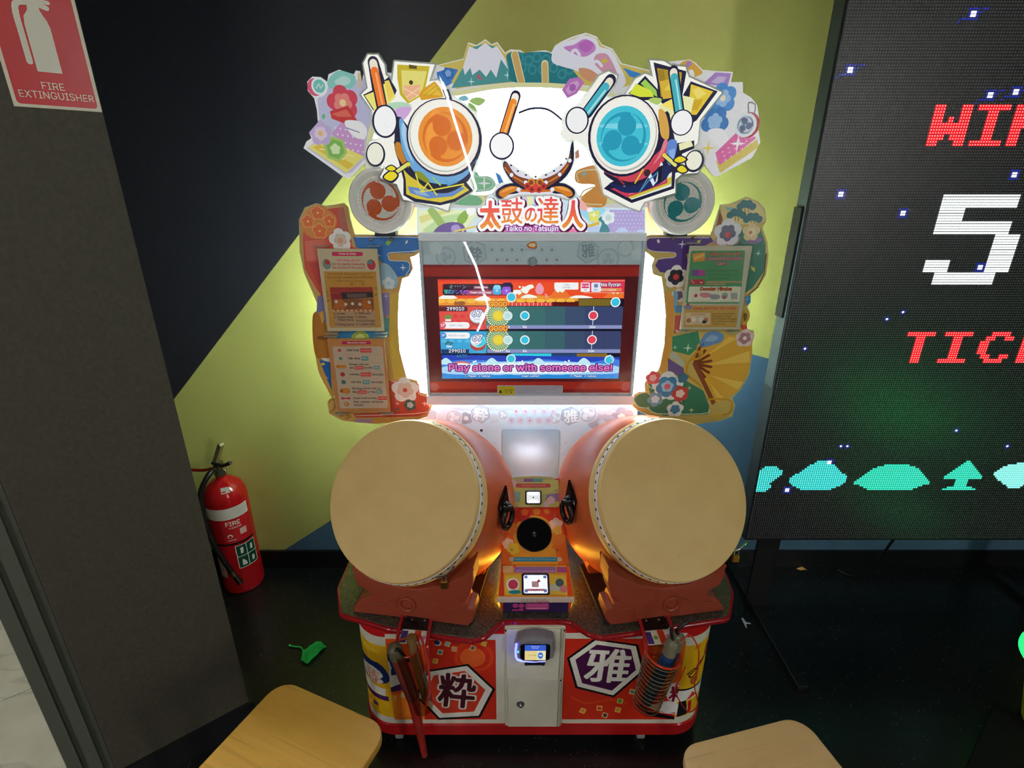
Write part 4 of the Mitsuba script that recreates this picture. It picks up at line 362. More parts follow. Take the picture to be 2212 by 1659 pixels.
 'tower_panel': [('p','c9ccdc',[-2920,9696,4178,9696,4202,9402,-2937,9402]),('f','b6b9cc',-2822,9233,233,12),('f','d6d8e6',-2348,9402,295,12),('f','a2a6b6',-1582,9105,234,12),('f','d2d6e2',-627,9105,203,12),('f','a6aab8',3797,9126,409,12),('f','c2bfce',3110,8891,470,12),('f','d6d8e4',3167,9529,309,12),('f','eceef4',-1582,9105,86,30),('f','eceef4',3766,9169,132,0),('f','e2e4ee',3107,8934,133,0),('f','eef0f6',3227,9508,101,0),('c','e2e4ee',-2009,9148,296),('c','bcbfd0',-2009,9148,261),('v','e6e8f0',-2009,9148,207,20),('c','e2e4ee',-314,9233,187),('c','bcbfd0',-314,9233,164),('v','e6e8f0',-314,9233,131,20),('c','e2e4ee',1498,9105,234),('c','bcbfd0',1498,9105,206),('v','e6e8f0',1498,9105,164,20),('c','e2e4ee',2600,9275,350),('c','bcbfd0',2600,9275,308),('v','e6e8f0',2600,9275,245,20),('h','dfe2ee',-1079,9275,389,8),('h','9a9eb2',-1079,9275,357,8),('h','c4c7d8',-1079,9275,326,8),('k','eef0f8','粋',-1072,9275,501,6,None,0,0),('h','dfe2ee',2001,9199,389,-8),('h','9a9eb2',2001,9199,358,-8),('h','b0b4c6',2001,9199,327,-8),('k','f2f4fa','雅',2021,9190,502,-6,None,0,0),('h','dcc8dc',141,9369,147,0),('h','d4d4e4',141,9369,128,0),('h','d8a8c4',141,9369,58,0),('h','dcc8dc',-23,9028,148,0),('h','d4d4e4',-23,9028,129,0),('h','cfa4cc',-23,9028,59,0),('h','dcc8dc',459,9369,147,0),('h','d4d4e4',459,9369,128,0),('h','cfa4cc',459,9369,58,0),('h','dcc8dc',298,9028,148,0),('h','d4d4e4',298,9028,129,0),('h','d8a8c4',298,9028,59,0),('h','dcc8dc',777,9369,147,0),('h','d4d4e4',777,9369,128,0),('h','d8a8c4',777,9369,58,0),('h','dcc8dc',618,9028,148,0),('h','d4d4e4',618,9028,129,0),('h','cfa4cc',618,9028,59,0),('h','dcc8dc',1095,9369,147,0),('h','d4d4e4',1095,9369,128,0),('h','cfa4cc',1095,9369,58,0),('h','dcc8dc',938,9028,148,0),('h','d4d4e4',938,9028,129,0),('h','d8a8c4',938,9028,59,0),('h','dcc8dc',1413,9369,147,0),('h','d4d4e4',1413,9369,128,0),('h','d8a8c4',1413,9369,58,0),('h','dcc8dc',1258,9028,148,0),('h','d4d4e4',1258,9028,129,0),('h','cfa4cc',1258,9028,59,0),('p','e8862c',[-1679,8556,-1357,8538,-1361,8376,-1668,8394]),('c','2a2e38',-1064,8645,52),('c','b0b4c0',-618,8159,26),('c','b0b4c0',1887,8159,26)],
 'tower_window': [('r','9fb2c0',[-338,8736,1624,8736,1741,5064,-362,5064],166)],
 'wing_left': [('p','cfa45e',[-6243,15660,-6029,15996,-5682,16114,-5444,16036,-4897,16114,-4784,16016,-4741,15660,-4661,15238,-2764,15238,-2670,15054,-2709,14766,-2931,14632,-3061,14599,-2998,14262,-3144,14027,-3344,13963,-3489,13484,-3594,12587,-3607,11654,-3445,10733,-3103,10633,-3082,10233,-2757,10157,-2634,9825,-2850,9359,-3192,9254,-4598,9085,-5690,9201,-6138,9463,-6134,9877,-5872,10081,-6286,10880,-6321,11654,-6251,12679,-6109,12905,-6029,13174,-6297,14091,-6351,14766]),('p','7f7cae',[-6000,13396,-5857,13484,-4191,13484,-3871,12587,-5883,12587,-6121,12815]),('p','d8503a',[-6208,15177,-6076,15660,-5664,15938,-4909,16016,-4762,14890,-3909,14682,-5792,13307,-6009,13659,-6273,14262]),('p','e0705a',[-6162,15054,-5559,15136,-5632,14557,-6201,14473]),('p','c8443a',[-6121,14431,-5638,14515,-5638,13833,-5954,13746]),('p','b86a5a',[-5083,15938,-4929,16016,-4765,15054,-5019,15054]),('s','e08a3a',[-6213,15581,-6001,15898,-5643,16094,-5410,15977,-5149,15740,-5229,15420,-5511,15177,-5897,15136,-6127,15299]),('f','f0a050',-5674,15859,216,0),('f','e86a2c',-5674,15859,173,0),('c','f6d060',-5674,15859,33),('f','f0a050',-5990,15621,201,0),('f','e86a2c',-5990,15621,160,0),('c','f6d060',-5990,15621,33),('f','f0a050',-5362,15629,192,0),('f','e86a2c',-5362,15629,154,0),('c','f6d060',-5362,15629,33),('f','f0a050',-5679,15347,235,0),('f','e86a2c',-5679,15347,188,0),('c','f6d060',-5679,15347,34),('p','3a7ac6',[-4709,15177,-3862,15218,-2830,15197,-2742,15054,-2783,14807,-2968,14716,-3650,14716,-3724,14599,-3669,14494,-3156,14473,-3057,14347,-3093,14134,-3274,14027,-3579,14006,-3931,14431,-4080,14682,-4655,14890]),('m','cfd8e0',25,[-4625,15177,-2832,15165,-2770,15013,-2835,14786,-3650,14724,-3711,14599,-3647,14494,-3156,14465,-3102,14262,-3228,14070]),('x','eef6fb',-3299,14283,121,0),('x','dfeaf4',-3998,14641,85,0),('p','eef2e0',[-3157,15054,-3090,15095,-3127,14993,-3183,14980]),('p','8fc04a',[-3703,15095,-3580,15054,-3675,14931,-3777,14972]),('f','f2f0ec',-5099,15095,338,10),('f','d8c8b8',-5099,15095,195,30),('c','e0a070',-5101,15075,76),('s','9fc0d4',[-4003,14347,-3763,14389,-3529,14091,-3484,13833,-3607,13659,-3912,13659,-4024,13876]),('f','dfe9f0',-3769,13811,192,0),('c','b8d0de',-3769,13811,70),('p','d8b44a',[-3752,13484,-3486,13528,-3625,12587,-3639,11654,-3472,10683,-3845,10683,-3949,11654]),('p','8f80b8',[-4191,13484,-3771,13528,-3830,12815,-4075,12815]),('x','cfc4e4',-3889,13418,114,0),('p','5a9a9a',[-4083,12724,-3838,12724,-3910,12126,-4132,12172]),('p','3a86b8',[-5469,12311,-4029,12311,-4049,12079,-5586,12079]),('s','a8bf4a',[-5089,12079,-4931,12288,-4661,12288,-4547,12079]),('s','d8dc8a',[-4975,12088,-4849,12219,-4738,12195,-4681,12088]),('s','b8762c',[-6239,12769,-6065,12905,-5883,12587,-5660,12219,-5895,11415,-6262,11415,-6341,11844]),('p','d8a24a',[-6020,12905,-5878,12973,-5872,12679,-5979,12542]),('s','8a5420',[-6168,12126,-5846,12172,-5886,12032,-6135,12032]),('p','e2ded8',[-6170,11415,-5849,11415,-5919,11222]),('p','2f66ae',[-6268,11367,-5867,11271,-5967,10081,-6185,10584]),('x','dfe8f2',-6064,10733,93,0),('p','d8c84a',[-6195,11222,-6097,11271,-6037,11198,-6157,11164]),('p','d8a24a',[-6314,11367,-6222,11367,-5896,10081,-5973,10030,-6252,10782]),('p','c8503c',[-4035,10633,-3522,10633,-3063,10534,-3038,10182,-2785,10081,-2705,9825,-2868,9463,-3185,9359,-5247,9306,-5326,9463,-4081,9515]),('m','ecd0c0',28,[-3944,10609,-3526,10584,-3113,10484,-3076,10182,-2810,10055,-2755,9774,-2986,9489,-5239,9385]),('x','f4d8c8',-2918,9825,114,0),('x','f4d8c8',-3818,9825,85,0),('f','f4ece6',-3523,10308,450,0),('f','e2c4b4',-3523,10308,281,36),('c','c8503c',-3523,10308,75),('f','3a5a58',-3395,9774,209,20),('f','b8c8c0',-3395,9774,114,50),('m','b8862c',76,[-6086,9877,-6003,9979,-5867,9928,-5922,9671,-6084,9515]),('m','b8862c',77,[-5768,9359,-5616,9437,-5433,9359,-5586,9280]),('p','d8a04a',[-4723,9280,-4050,9306,-4113,9122,-4690,9122]),('p','b890b0',[-5301,9254,-4726,9254,-4738,9122,-5264,9149])],
 'wing_right': [('p','cdb060',[3903,15013,3971,15197,4114,15238,5885,15238,5964,15581,6061,16075,6306,16094,6542,16172,6771,16289,7119,16172,7359,15977,7462,15621,7364,15460,7581,15054,7688,14682,7726,14091,7539,13659,7349,13484,7392,13219,7303,13085,7435,12815,7375,12496,7416,12381,7629,12311,7675,12172,7653,11891,7715,11511,7725,10880,7532,10334,7296,10030,7429,9774,7396,9359,7036,9201,6047,9043,5551,9175,4818,9306,4221,9567,3939,9825,3942,10081,4164,10233,4397,10258,4349,10534,4484,10831,4748,10979,4798,11174,4862,11891,4810,12815,4666,13572,4556,14006,4288,14091,4220,14347,4286,14557,3989,14766]),('p','553a86',[3966,15013,4119,15185,5892,15185,5994,15054,5234,14682,5391,14091,5001,14091,4497,14155,4328,14347,4397,14515,4902,14599,4912,14703,4287,14766,4047,14828]),('m','cfc8dc',25,[5853,15157,4122,15157,4000,15013,4068,14828,4330,14757,4844,14732,4919,14641,4819,14578,4436,14557,4259,14389,4344,14177,4547,14091]),('x','e6e0f0',5072,14972,144,0),('p','e8e4ee',[4297,15095,4358,15116,4409,15034,4350,14993]),('p','cfd24a',[5486,15054,5626,15116,5579,14993]),('p','2f7a66',[6418,15339,7329,15420,7553,14972,7625,14557,7633,14134,7364,13659,7130,13484,6602,14091]),('x','b8d8cc',7386,14703,111,0),('p','c8bc50',[7209,14347,7349,14283,7381,14143,7248,14241]),('s','8a6aa8',[6967,15054,7286,15177,7426,15095,7235,14972]),('l','5a3a1c',34,[7624,14682,7662,14091,7532,13703,7268,13440]),('p','8a4a34',[6066,16036,6188,16055,6148,15460,6019,15480]),('s','e0cc8a',[6064,16055,6548,16133,6818,16250,7270,16016,7399,15621,6890,15541,6298,15581]),('p','8fb8b8',[6191,16036,6465,15996,6293,15898]),('c','1f6f78',6630,16032,99),('c','1f6f78',6726,16102,116),('c','1f6f78',6875,16102,116),('c','1f6f78',7002,16032,99),('l','8a6a3a',25,[6786,15985,6802,15882]),('l','8a6a3a',25,[6877,15985,6894,15882]),('c','1f6f78',6375,15795,100),('c','1f6f78',6473,15867,116),('c','1f6f78',6622,15867,116),('c','1f6f78',6750,15795,100),('l','8a6a3a',25,[6532,15748,6548,15644]),('l','8a6a3a',25,[6624,15748,6640,15644]),('c','1f6f78',6873,15676,100),('c','1f6f78',6969,15748,117),('c','1f6f78',7119,15748,117),('c','1f6f78',7248,15676,100),('l','8a6a3a',25,[7031,15629,7047,15525]),('l','8a6a3a',25,[7122,15629,7140,15525]),('p','b08a9a',[5920,14972,6098,15218,6779,15177,6726,14972]),('f','e6e4ec',6381,15299,404,5),('f','6a6a88',6381,15299,244,41),('c','d8504a',6390,15238,84),('f','e6cc9a',7073,15319,261,0),('f','f0e0b8',7073,15319,143,36),('c','d87050',7053,15307,50),('f','f2eee8',4989,14006,355,0),('f','2a2430',4989,14006,243,36),('c','d84040',4989,14006,87),('f','e6dcd8',5140,13440,228,0),('f','6a5a78',5140,13440,140,36),('s','7fb0cc',[4972,13572,5113,13484,5109,13130,5021,13130]),('p','e0a04a',[4719,13484,4841,13572,4991,13396,5055,12815,5086,12126,5051,11174,4943,10880,4817,10979,4884,11891,4842,12815]),('p','5a98c8',[5021,13130,5286,13130,5312,12905,5090,12905]),('p','d8605a',[5100,12815,5322,12815,5290,12311,5121,12219]),('p','3a86c0',[7188,13396,7356,13440,7392,13219,7274,13130]),('x','b8d4e8',7264,13330,70,0),('p','d84a3a',[7196,12496,7360,12587,7449,12311,7262,12358]),('s','c89a3a',[7177,12905,7340,12995,7443,12769,7330,12496,7204,12587]),('s','7a5a20',[7228,12860,7324,12869,7361,12724,7286,12633]),('p','3f8a66',[5086,12126,5875,12311,6025,11844,5702,11511,5137,11654]),('x','cfe4d4',5627,11749,173,0),('x','cfe4d4',5215,11773,91,0),('p','b8c0b0',[5097,11607,5234,11607,5598,11222,5520,11101,5089,11463]),('p','6a5a90',[5026,11415,5569,11076,5656,10733,5077,10930]),('s','e2a83a',[5901,11749,6143,11985,6885,12172,7600,11938,7685,11271,7594,10534,7107,10030,6751,9877,6534,10081,6149,10880]),('p','f0c45a',[6211,11463,6892,12126,7170,12079]),('p','f0c45a',[6318,11174,7600,11654,7685,11271]),('p','f0c45a',[6433,10831,7586,10584,7438,10334]),('p','f0c45a',[6520,10534,7013,10030,6838,9928]),('l','7a3a24',92,[5898,11222,6000,11759]),('l','7a3a24',92,[5898,11222,6182,11662]),('l','7a3a24',92,[5898,11222,6328,11510]),('l','7a3a24',92,[5898,11222,6420,11319]),('l','7a3a24',92,[5898,11222,6446,11114]),('l','7a3a24',92,[5898,11222,6401,10921]),('l','7a3a24',92,[5898,11222,6291,10766]),('p','8a4a2c',[5829,11222,5961,11271,6774,9877,6670,9774]),('s','6a94c4',[5980,11844,6112,12219,6415,12311,6701,12195,6686,11985,6388,11844,6080,11773]),('s','8fb0d6',[6143,11985,6299,12172,6531,12126,6460,11985]),('l','5a6a90',55,[6031,11797,6110,11891]),('m','c8942c',74,[5685,10880,5673,11174,5805,11415,5918,11607,6101,11607,6034,11415,5811,11367]),('m','c8942c',74,[5691,10831,6047,10584,6212,10384,5968,10081,6082,9928,6548,9979,7115,9979,7326,9825,7285,9463,6911,9411]),('s','d8a83a',[6202,9722,6264,9979,6447,10030,6433,9774]),('s','d8a83a',[6686,9306,6811,9437,7050,9437,7021,9306]),('f','e6c8c8',7396,12079,298,0),('f','b07a80',7396,12079,199,36),('c','f0e0e0',7396,12079,63),('p','3a7a5e',[4044,9979,4216,10182,4449,10207,4602,10081,4470,10484,4633,10733,4959,10733,5388,10633,5615,10683,6319,10283,6582,9722,6573,9437,5955,9411,5145,9385,4502,9619,4208,9722]),('m','d8e4d4',28,[4444,10258,4126,10132,4046,9953,4208,9722,4548,9645,4899,9463,6426,9463,6596,9619]),('m','d8e4d4',23,[4444,10509,4573,10384,4765,10334,4822,10233]),('x','dcd8a0',6004,9593,124,0),('x','dcd8a0',5838,10384,94,0),('x','dcd8a0',4545,9671,86,0),('f','dfe3e6',5106,10434,524,0),('f','3f7fb0',5106,10434,374,36),('f','9cc4de',5106,10434,206,0),('c','d86078',5106,10434,103),('f','e05060',4610,10733,242,10),('f','f0b0b0',4610,10733,121,46),('f','c04a40',5556,10182,292,20),('f','f0d0c8',5556,10182,151,56),('f','3f6f88',5586,10733,186,0),('f','6a9ab4',4753,9979,265,30),('f','c9dce6',4753,9979,142,0),('f','e6e4e0',5454,9619,285,0),('f','3f7fa8',5454,9619,171,36)],
 'card_play': [('p','cdbf9c',[-5716,14857,-3985,14874,-3969,12367,-5789,12357]),('r','d03060',[-5332,14773,-4407,14773,-4419,14651,-5347,14651],59),('t','f4d8c8','How to play',-4868,14712,61,0,1,'m',None,0,521),('e','7f948c',-5521,14415,122,155,0),('c','c23a30',-5500,14474,73),('e','c83a4a',-4195,14398,126,155,0),('c','5f8a90',-4231,14474,73),('t','d0506a','Hit the drum',-4855,14518,79,0,1,'m','f0d0c0',9,697),('t','cc5a70','for the notes following',-4876,14407,72,0,1,'m',None,0,978),('t','cc5a70','the rhythm of the music.',-4878,14309,72,0,1,'m',None,0,998),('p','c8923e',[-5645,14200,-4082,14200,-4068,12479,-5666,12470]),('t','8a642a','You clear the game if your',-4890,14122,59,0,0,'m',None,0,1266),('t','6e5020','Soul Gauge reaches the CLEAR LINE',-4866,14020,59,0,0,'m',None,0,1393),('t','8a642a','when the song ends.',-4859,13919,60,0,0,'m',None,0,830),('p','a83a30',[-5524,13727,-4223,13735,-4213,13558,-5523,13549]),('p','3a2c2c',[-5209,13567,-4228,13593,-4227,13414,-5180,13361]),('p','6e5a58',[-5035,13531,-4428,13549,-4422,13423,-5014,13405]),('p','9c2c34',[-5524,13540,-5194,13549,-5180,13361,-5521,13352]),('p','8a5434',[-5521,13352,-4229,13388,-4239,13052,-5524,13034]),('p','b8682c',[-5430,13361,-5180,13361,-5075,13180,-5161,13052,-5486,13052]),('p','b8682c',[-4572,13361,-4357,13361,-4277,13071,-4619,13071]),('c','dcd0c0',-5376,13288,50),('c','dcd0c0',-5090,13207,50),('c','dcd0c0',-4881,13225,50),('c','dcd0c0',-4659,13207,50),('c','dcd0c0',-4366,13270,50),('p','d8c8b8',[-5524,13034,-5454,13034,-5458,12998,-5528,12998]),('p','b03a34',[-5454,13034,-5383,13034,-5388,12998,-5458,12998]),('p','d8c8b8',[-5383,13034,-5313,13034,-5317,12998,-5388,12998]),('p','b03a34',[-5313,13034,-5243,13034,-5247,12998,-5317,12998]),('p','d8c8b8',[-5243,13034,-5172,13034,-5177,12998,-5247,12998]),('p','b03a34',[-5172,13034,-5102,13034,-5106,12998,-5177,12998]),('p','d8c8b8',[-5102,13034,-5032,13034,-5036,12998,-5106,12998]),('p','b03a34',[-5032,13034,-4962,13034,-4966,12998,-5036,12998]),('p','d8c8b8',[-4962,13034,-4891,13034,-4895,12998,-4966,12998]),('p','b03a34',[-4891,13034,-4821,13034,-4825,12998,-4895,12998]),('p','d8c8b8',[-4821,13034,-4751,13034,-4755,12998,-4825,12998]),('p','b03a34',[-4751,13034,-4681,13034,-4684,12998,-4755,12998]),('p','d8c8b8',[-4681,13034,-4610,13034,-4614,12998,-4684,12998]),('p','b03a34',[-4610,13034,-4540,13034,-4544,12998,-4614,12998]),('p','d8c8b8',[-4540,13034,-4470,13034,-4473,12998,-4544,12998]),('p','b03a34',[-4470,13034,-4399,13034,-4403,12998,-4473,12998]),('p','d8c8b8',[-4399,13034,-4329,13034,-4333,12998,-4403,12998]),('p','b03a34',[-4329,13034,-4259,13034,-4262,12998,-4333,12998]),('p','bb9878',[-5496,12970,-4231,12988,-4204,12498,-5508,12489]),('t','4a3a2c','Score',-5276,12915,55,0,1,'m',None,0,253),('t','4a3a2c','Game Plate',-5154,12801,55,0,1,'m',None,0,489),('t','4a3a2c','(Player Name)',-5145,12718,56,0,1,'m',None,0,490),('t','4a3a2c','Song Name',-5144,12569,56,0,1,'m',None,0,492),('t','4a3a2c','Difficulty',-4544,12919,55,0,1,'m',None,0,379),('t','4a3a2c','Notes',-4619,12805,55,0,1,'m',None,0,235),('t','4a3a2c','Soul Gauge',-4495,12690,56,0,1,'m',None,0,490),('t','4a3a2c','CLEAR LINE',-4497,12573,56,0,1,'m',None,0,492),('c','6a4a24',-5466,12915,33),('c','c89a58',-5466,12915,20),('c','6a4a24',-5465,12801,33),('c','c89a58',-5465,12801,20),('c','6a4a24',-5462,12569,33),('c','c89a58',-5462,12569,20),('c','6a4a24',-4815,12919,33),('c','c89a58',-4815,12919,20),('c','6a4a24',-4809,12805,33),('c','c89a58',-4809,12805,20),('c','6a4a24',-4803,12690,33),('c','c89a58',-4803,12690,20),('c','6a4a24',-4801,12573,33),('c','c89a58',-4801,12573,20),('c','6a4a24',-4843,13824,32),('c','c89a58',-4843,13824,19),('c','6a4a24',-4506,13827,32),('c','c89a58',-4506,13827,19),('c','6a4a24',-5618,13579,32),('c','c89a58',-5618,13579,20),('c','6a4a24',-5617,13468,32),('c','c89a58',-5617,13468,20),('c','6a4a24',-5618,13321,32),('c','c89a58',-5618,13321,20),('c','6a4a24',-4138,13696,32),('c','c89a58',-4138,13696,20),('c','6a4a24',-4139,13495,32),('c','c89a58',-4139,13495,20)],
 'card_notes': [('p','c88a50',[-5819,12113,-4022,12113,-4007,9622,-5787,9595]),('r','c43058',[-5354,12039,-4431,12039,-4442,11930,-5367,11930],47),('t','f0d0c0','Musical notes',-4887,11982,59,0,1,'m',None,0,585),('r','c9b49c',[-5676,11864,-4092,11864,-4088,9748,-5662,9739],60),('p','b8a088',[-5584,11610,-4070,11610,-4071,11604,-5584,11604]),('p','b8a088',[-5593,11337,-4071,11337,-4071,11330,-5594,11330]),('p','b8a088',[-5602,11054,-4071,11054,-4072,11047,-5603,11047]),('p','b8a088',[-5611,10800,-4071,10800,-4072,10793,-5612,10793]),('p','b8a088',[-5620,10525,-4072,10525,-4072,10518,-5621,10518]),('p','b8a088',[-5630,10216,-4072,10216,-4073,10209,-5631,10209]),('c','cf4a4a',-5456,11735,54),('t','5a4a3e','Hit the',-5033,11732,73,0,1,'m',None,0,373),('r','cf4a4a',[-4795,11804,-4443,11804,-4456,11662,-4809,11662],19),('t','f0b8a8','Surface',-4624,11732,56,0,0,'m',None,0,302),('c','4f8c90',-5453,11463,54),('t','5a4a3e','Hit the',-5025,11463,74,0,1,'m',None,0,375),('r','6a9a94',[-4782,11539,-4564,11539,-4578,11394,-4797,11394],19),('t','dce8e0','Rim',-4683,11465,57,0,0,'m',None,0,144),('r','c98a34',[-5625,11253,-5293,11253,-5306,11134,-5640,11134],55),('c','b8782c',-5581,11195,42),('t','5a4a3e','Drum roll on',-4891,11263,68,0,1,'m',None,0,626),('t','5a4a3e','the',-5128,11148,68,0,1,'m',None,0,137),('r','cf4a4a',[-5029,11212,-4735,11212,-4747,11093,-5042,11093],16),('t','f0b8a8','Surface',-4890,11151,51,0,0,'m',None,0,257),('t','5a4a3e','or the',-4589,11151,68,0,1,'m',None,0,265),('r','6a9a94',[-4422,11219,-4237,11219,-4248,11100,-4433,11100],16),('t','dce8e0','Rim',-4334,11158,51,0,0,'m',None,0,0),('c','b8383c',-5451,10926,74),('t','5a4a3e','Hit the',-5056,10922,69,0,1,'m',None,0,307),('r','cf4a4a',[-4865,10998,-4520,10998,-4533,10857,-4880,10857],16),('t','f0b8a8','Surface',-4700,10926,58,0,0,'m',None,0,307),('t','5a4a3e','strongly',-4312,10922,69,0,1,'m',None,0,372),('c','4a7a78',-5452,10664,75),('t','5a4a3e','Hit the',-5043,10659,69,0,1,'m',None,0,325),('r','6a9a94',[-4824,10733,-4597,10733,-4611,10591,-4839,10591],16),('t','dce8e0','Rim',-4718,10660,59,0,0,'m',None,0,0),('t','5a4a3e','strongly',-4360,10659,69,0,1,'m',None,0,390),('r','c98a34',[-5587,10455,-5260,10455,-5281,10265,-5609,10265],82),('c','8a4a24',-5553,10353,46),('t','5a4a3e','Strong drum roll on',-4731,10441,70,0,1,'m',None,0,939),('t','5a4a3e','the',-5131,10318,70,0,1,'m',None,0,139),('r','cf4a4a',[-5027,10378,-4733,10378,-4745,10255,-5040,10255],16),('t','f0b8a8','Surface',-4886,10314,53,0,0,'m',None,0,262),('t','5a4a3e','or the',-4585,10318,70,0,1,'m',None,0,270),('r','6a9a94',[-4418,10385,-4225,10385,-4236,10258,-4430,10258],16),('t','dce8e0','Rim',-4326,10322,53,0,0,'m',None,0,0),('c','c83a50',-5550,10097,49),('c','c83a50',-5333,10097,43),('l','c83a50',39,[-5550,10097,-5333,10097]),('t','5a4a3e','Drum roll on the',-4815,10097,71,0,1,'m',None,0,773),('r','cf4a4a',[-4389,10166,-4093,10166,-4104,10038,-4401,10038],16),('t','f0b8a8','Surface',-4247,10102,53,0,0,'m',None,0,263),('t','5a4a3e','the number of times',-4712,9967,71,0,1,'m',None,0,973),('t','5a4a3e','shown.',-5038,9853,72,0,1,'m',None,0,314),('c','b8783c',-5441,9896,83),('c','d89a54',-5452,9917,43)],
 'card_pass': [('p','c2bda8',[5194,14940,7065,14956,7097,12415,5261,12415]),('r','4f9464',[5292,14804,6891,14812,6971,13231,5322,13231],45),('p','d8963c',[5340,14714,5710,14764,5759,14513,5391,14473]),('p','e8b868',[5399,14611,5682,14724,5707,14659,5424,14538]),('t','d0906a','Enjoy more with',6312,14708,84,0,1,'m','7a3a34',10,926),('t','d890a0','a BANAPASSPORT',6292,14562,84,0,1,'m','7a3a4a',10,1128),('t','d890a0','Card!',6245,14424,78,0,1,'m','7a3a4a',10,316),('r','7a4a94',[5376,14251,5777,14251,5801,14069,5399,14069],13),('p','a84a90',[5577,14251,5777,14251,5801,14069,5600,14069]),('r','b8404a',[5352,13966,5798,13966,5818,13810,5371,13810],13),('m','e8c8b8',17,[5414,13944,5446,13886,5509,13852]),('m','e8c8b8',17,[5672,13902,5712,13852,5757,13894]),('t','3f6f4c','Register a player name,',6332,14226,56,0,0,'m',None,0,869),('t','3f6f4c','check your best scores',6349,14106,56,0,0,'m',None,0,871),('t','3f6f4c','and more rewards.',6249,13986,57,0,0,'m',None,0,639),('p','b8906a',[5872,13911,6916,13911,6924,13861,5879,13861]),('p','b8906a',[5874,13839,6438,13839,6444,13802,5878,13802]),('r','dcdcc4',[5361,13751,6932,13751,6964,13274,5376,13274],30),('t','c85a34','Donder Hiroba',6184,13667,95,0,1,'m','7a3018',8,948),('c','d8d4cc',5558,13463,88),('c','d03a4a',5599,13472,54),('s','d88a94',[5704,13514,5799,13565,6005,13548,6082,13480,5956,13412,5783,13429]),('s','9a98a0',[6014,13480,6180,13514,6320,13480,6318,13377,6099,13360]),('c','9aa8a8',6476,13463,102),('c','b8606a',6481,13429,58),('r','a8a8a0',[6649,13557,6852,13557,6883,13360,6678,13360],7),('p','b0b09c',[5474,13312,6139,13312,6142,13295,5476,13295]),('p','b0b09c',[6361,13312,6856,13312,6858,13295,6364,13295]),('p','c8a052',[5303,13171,6963,13171,6982,12486,5323,12486]),('p','8a8aa0',[5247,13136,5382,13223,5547,13136,5506,13049,5334,13049]),('c','b84a4a',5394,13197,41),('t','cc4a5a','Easy and fun for kids!',6231,13081,83,0,1,'m',None,0,1303),('r','d8c09a',[5347,12945,6112,12945,6163,12566,5391,12566],28),('t','b86a54','Helping Hand',5731,12896,46,0,0,'m',None,0,413),('c','e6dccc',5614,12734,83),('c','e6dccc',5855,12734,83),('c','b87a5a',5480,12699,76),('c','b87a5a',5996,12717,76),('r','2a3434',[5895,12699,6016,12699,6027,12611,5906,12611],10),('t','6a5424','Pre songs marked with',6160,12906,52,0,0,'l',None,0,688),('t','6a5424','"Helping Hand Mode",',6171,12828,53,0,0,'l',None,0,621),('t','6a5424','a family member can assist',6182,12748,53,0,0,'l',None,0,777),('t','6a5424','the children by playing on',6193,12669,53,0,0,'l',None,0,761),('t','6a5424','the other side.',6203,12589,53,0,0,'l',None,0,416)],
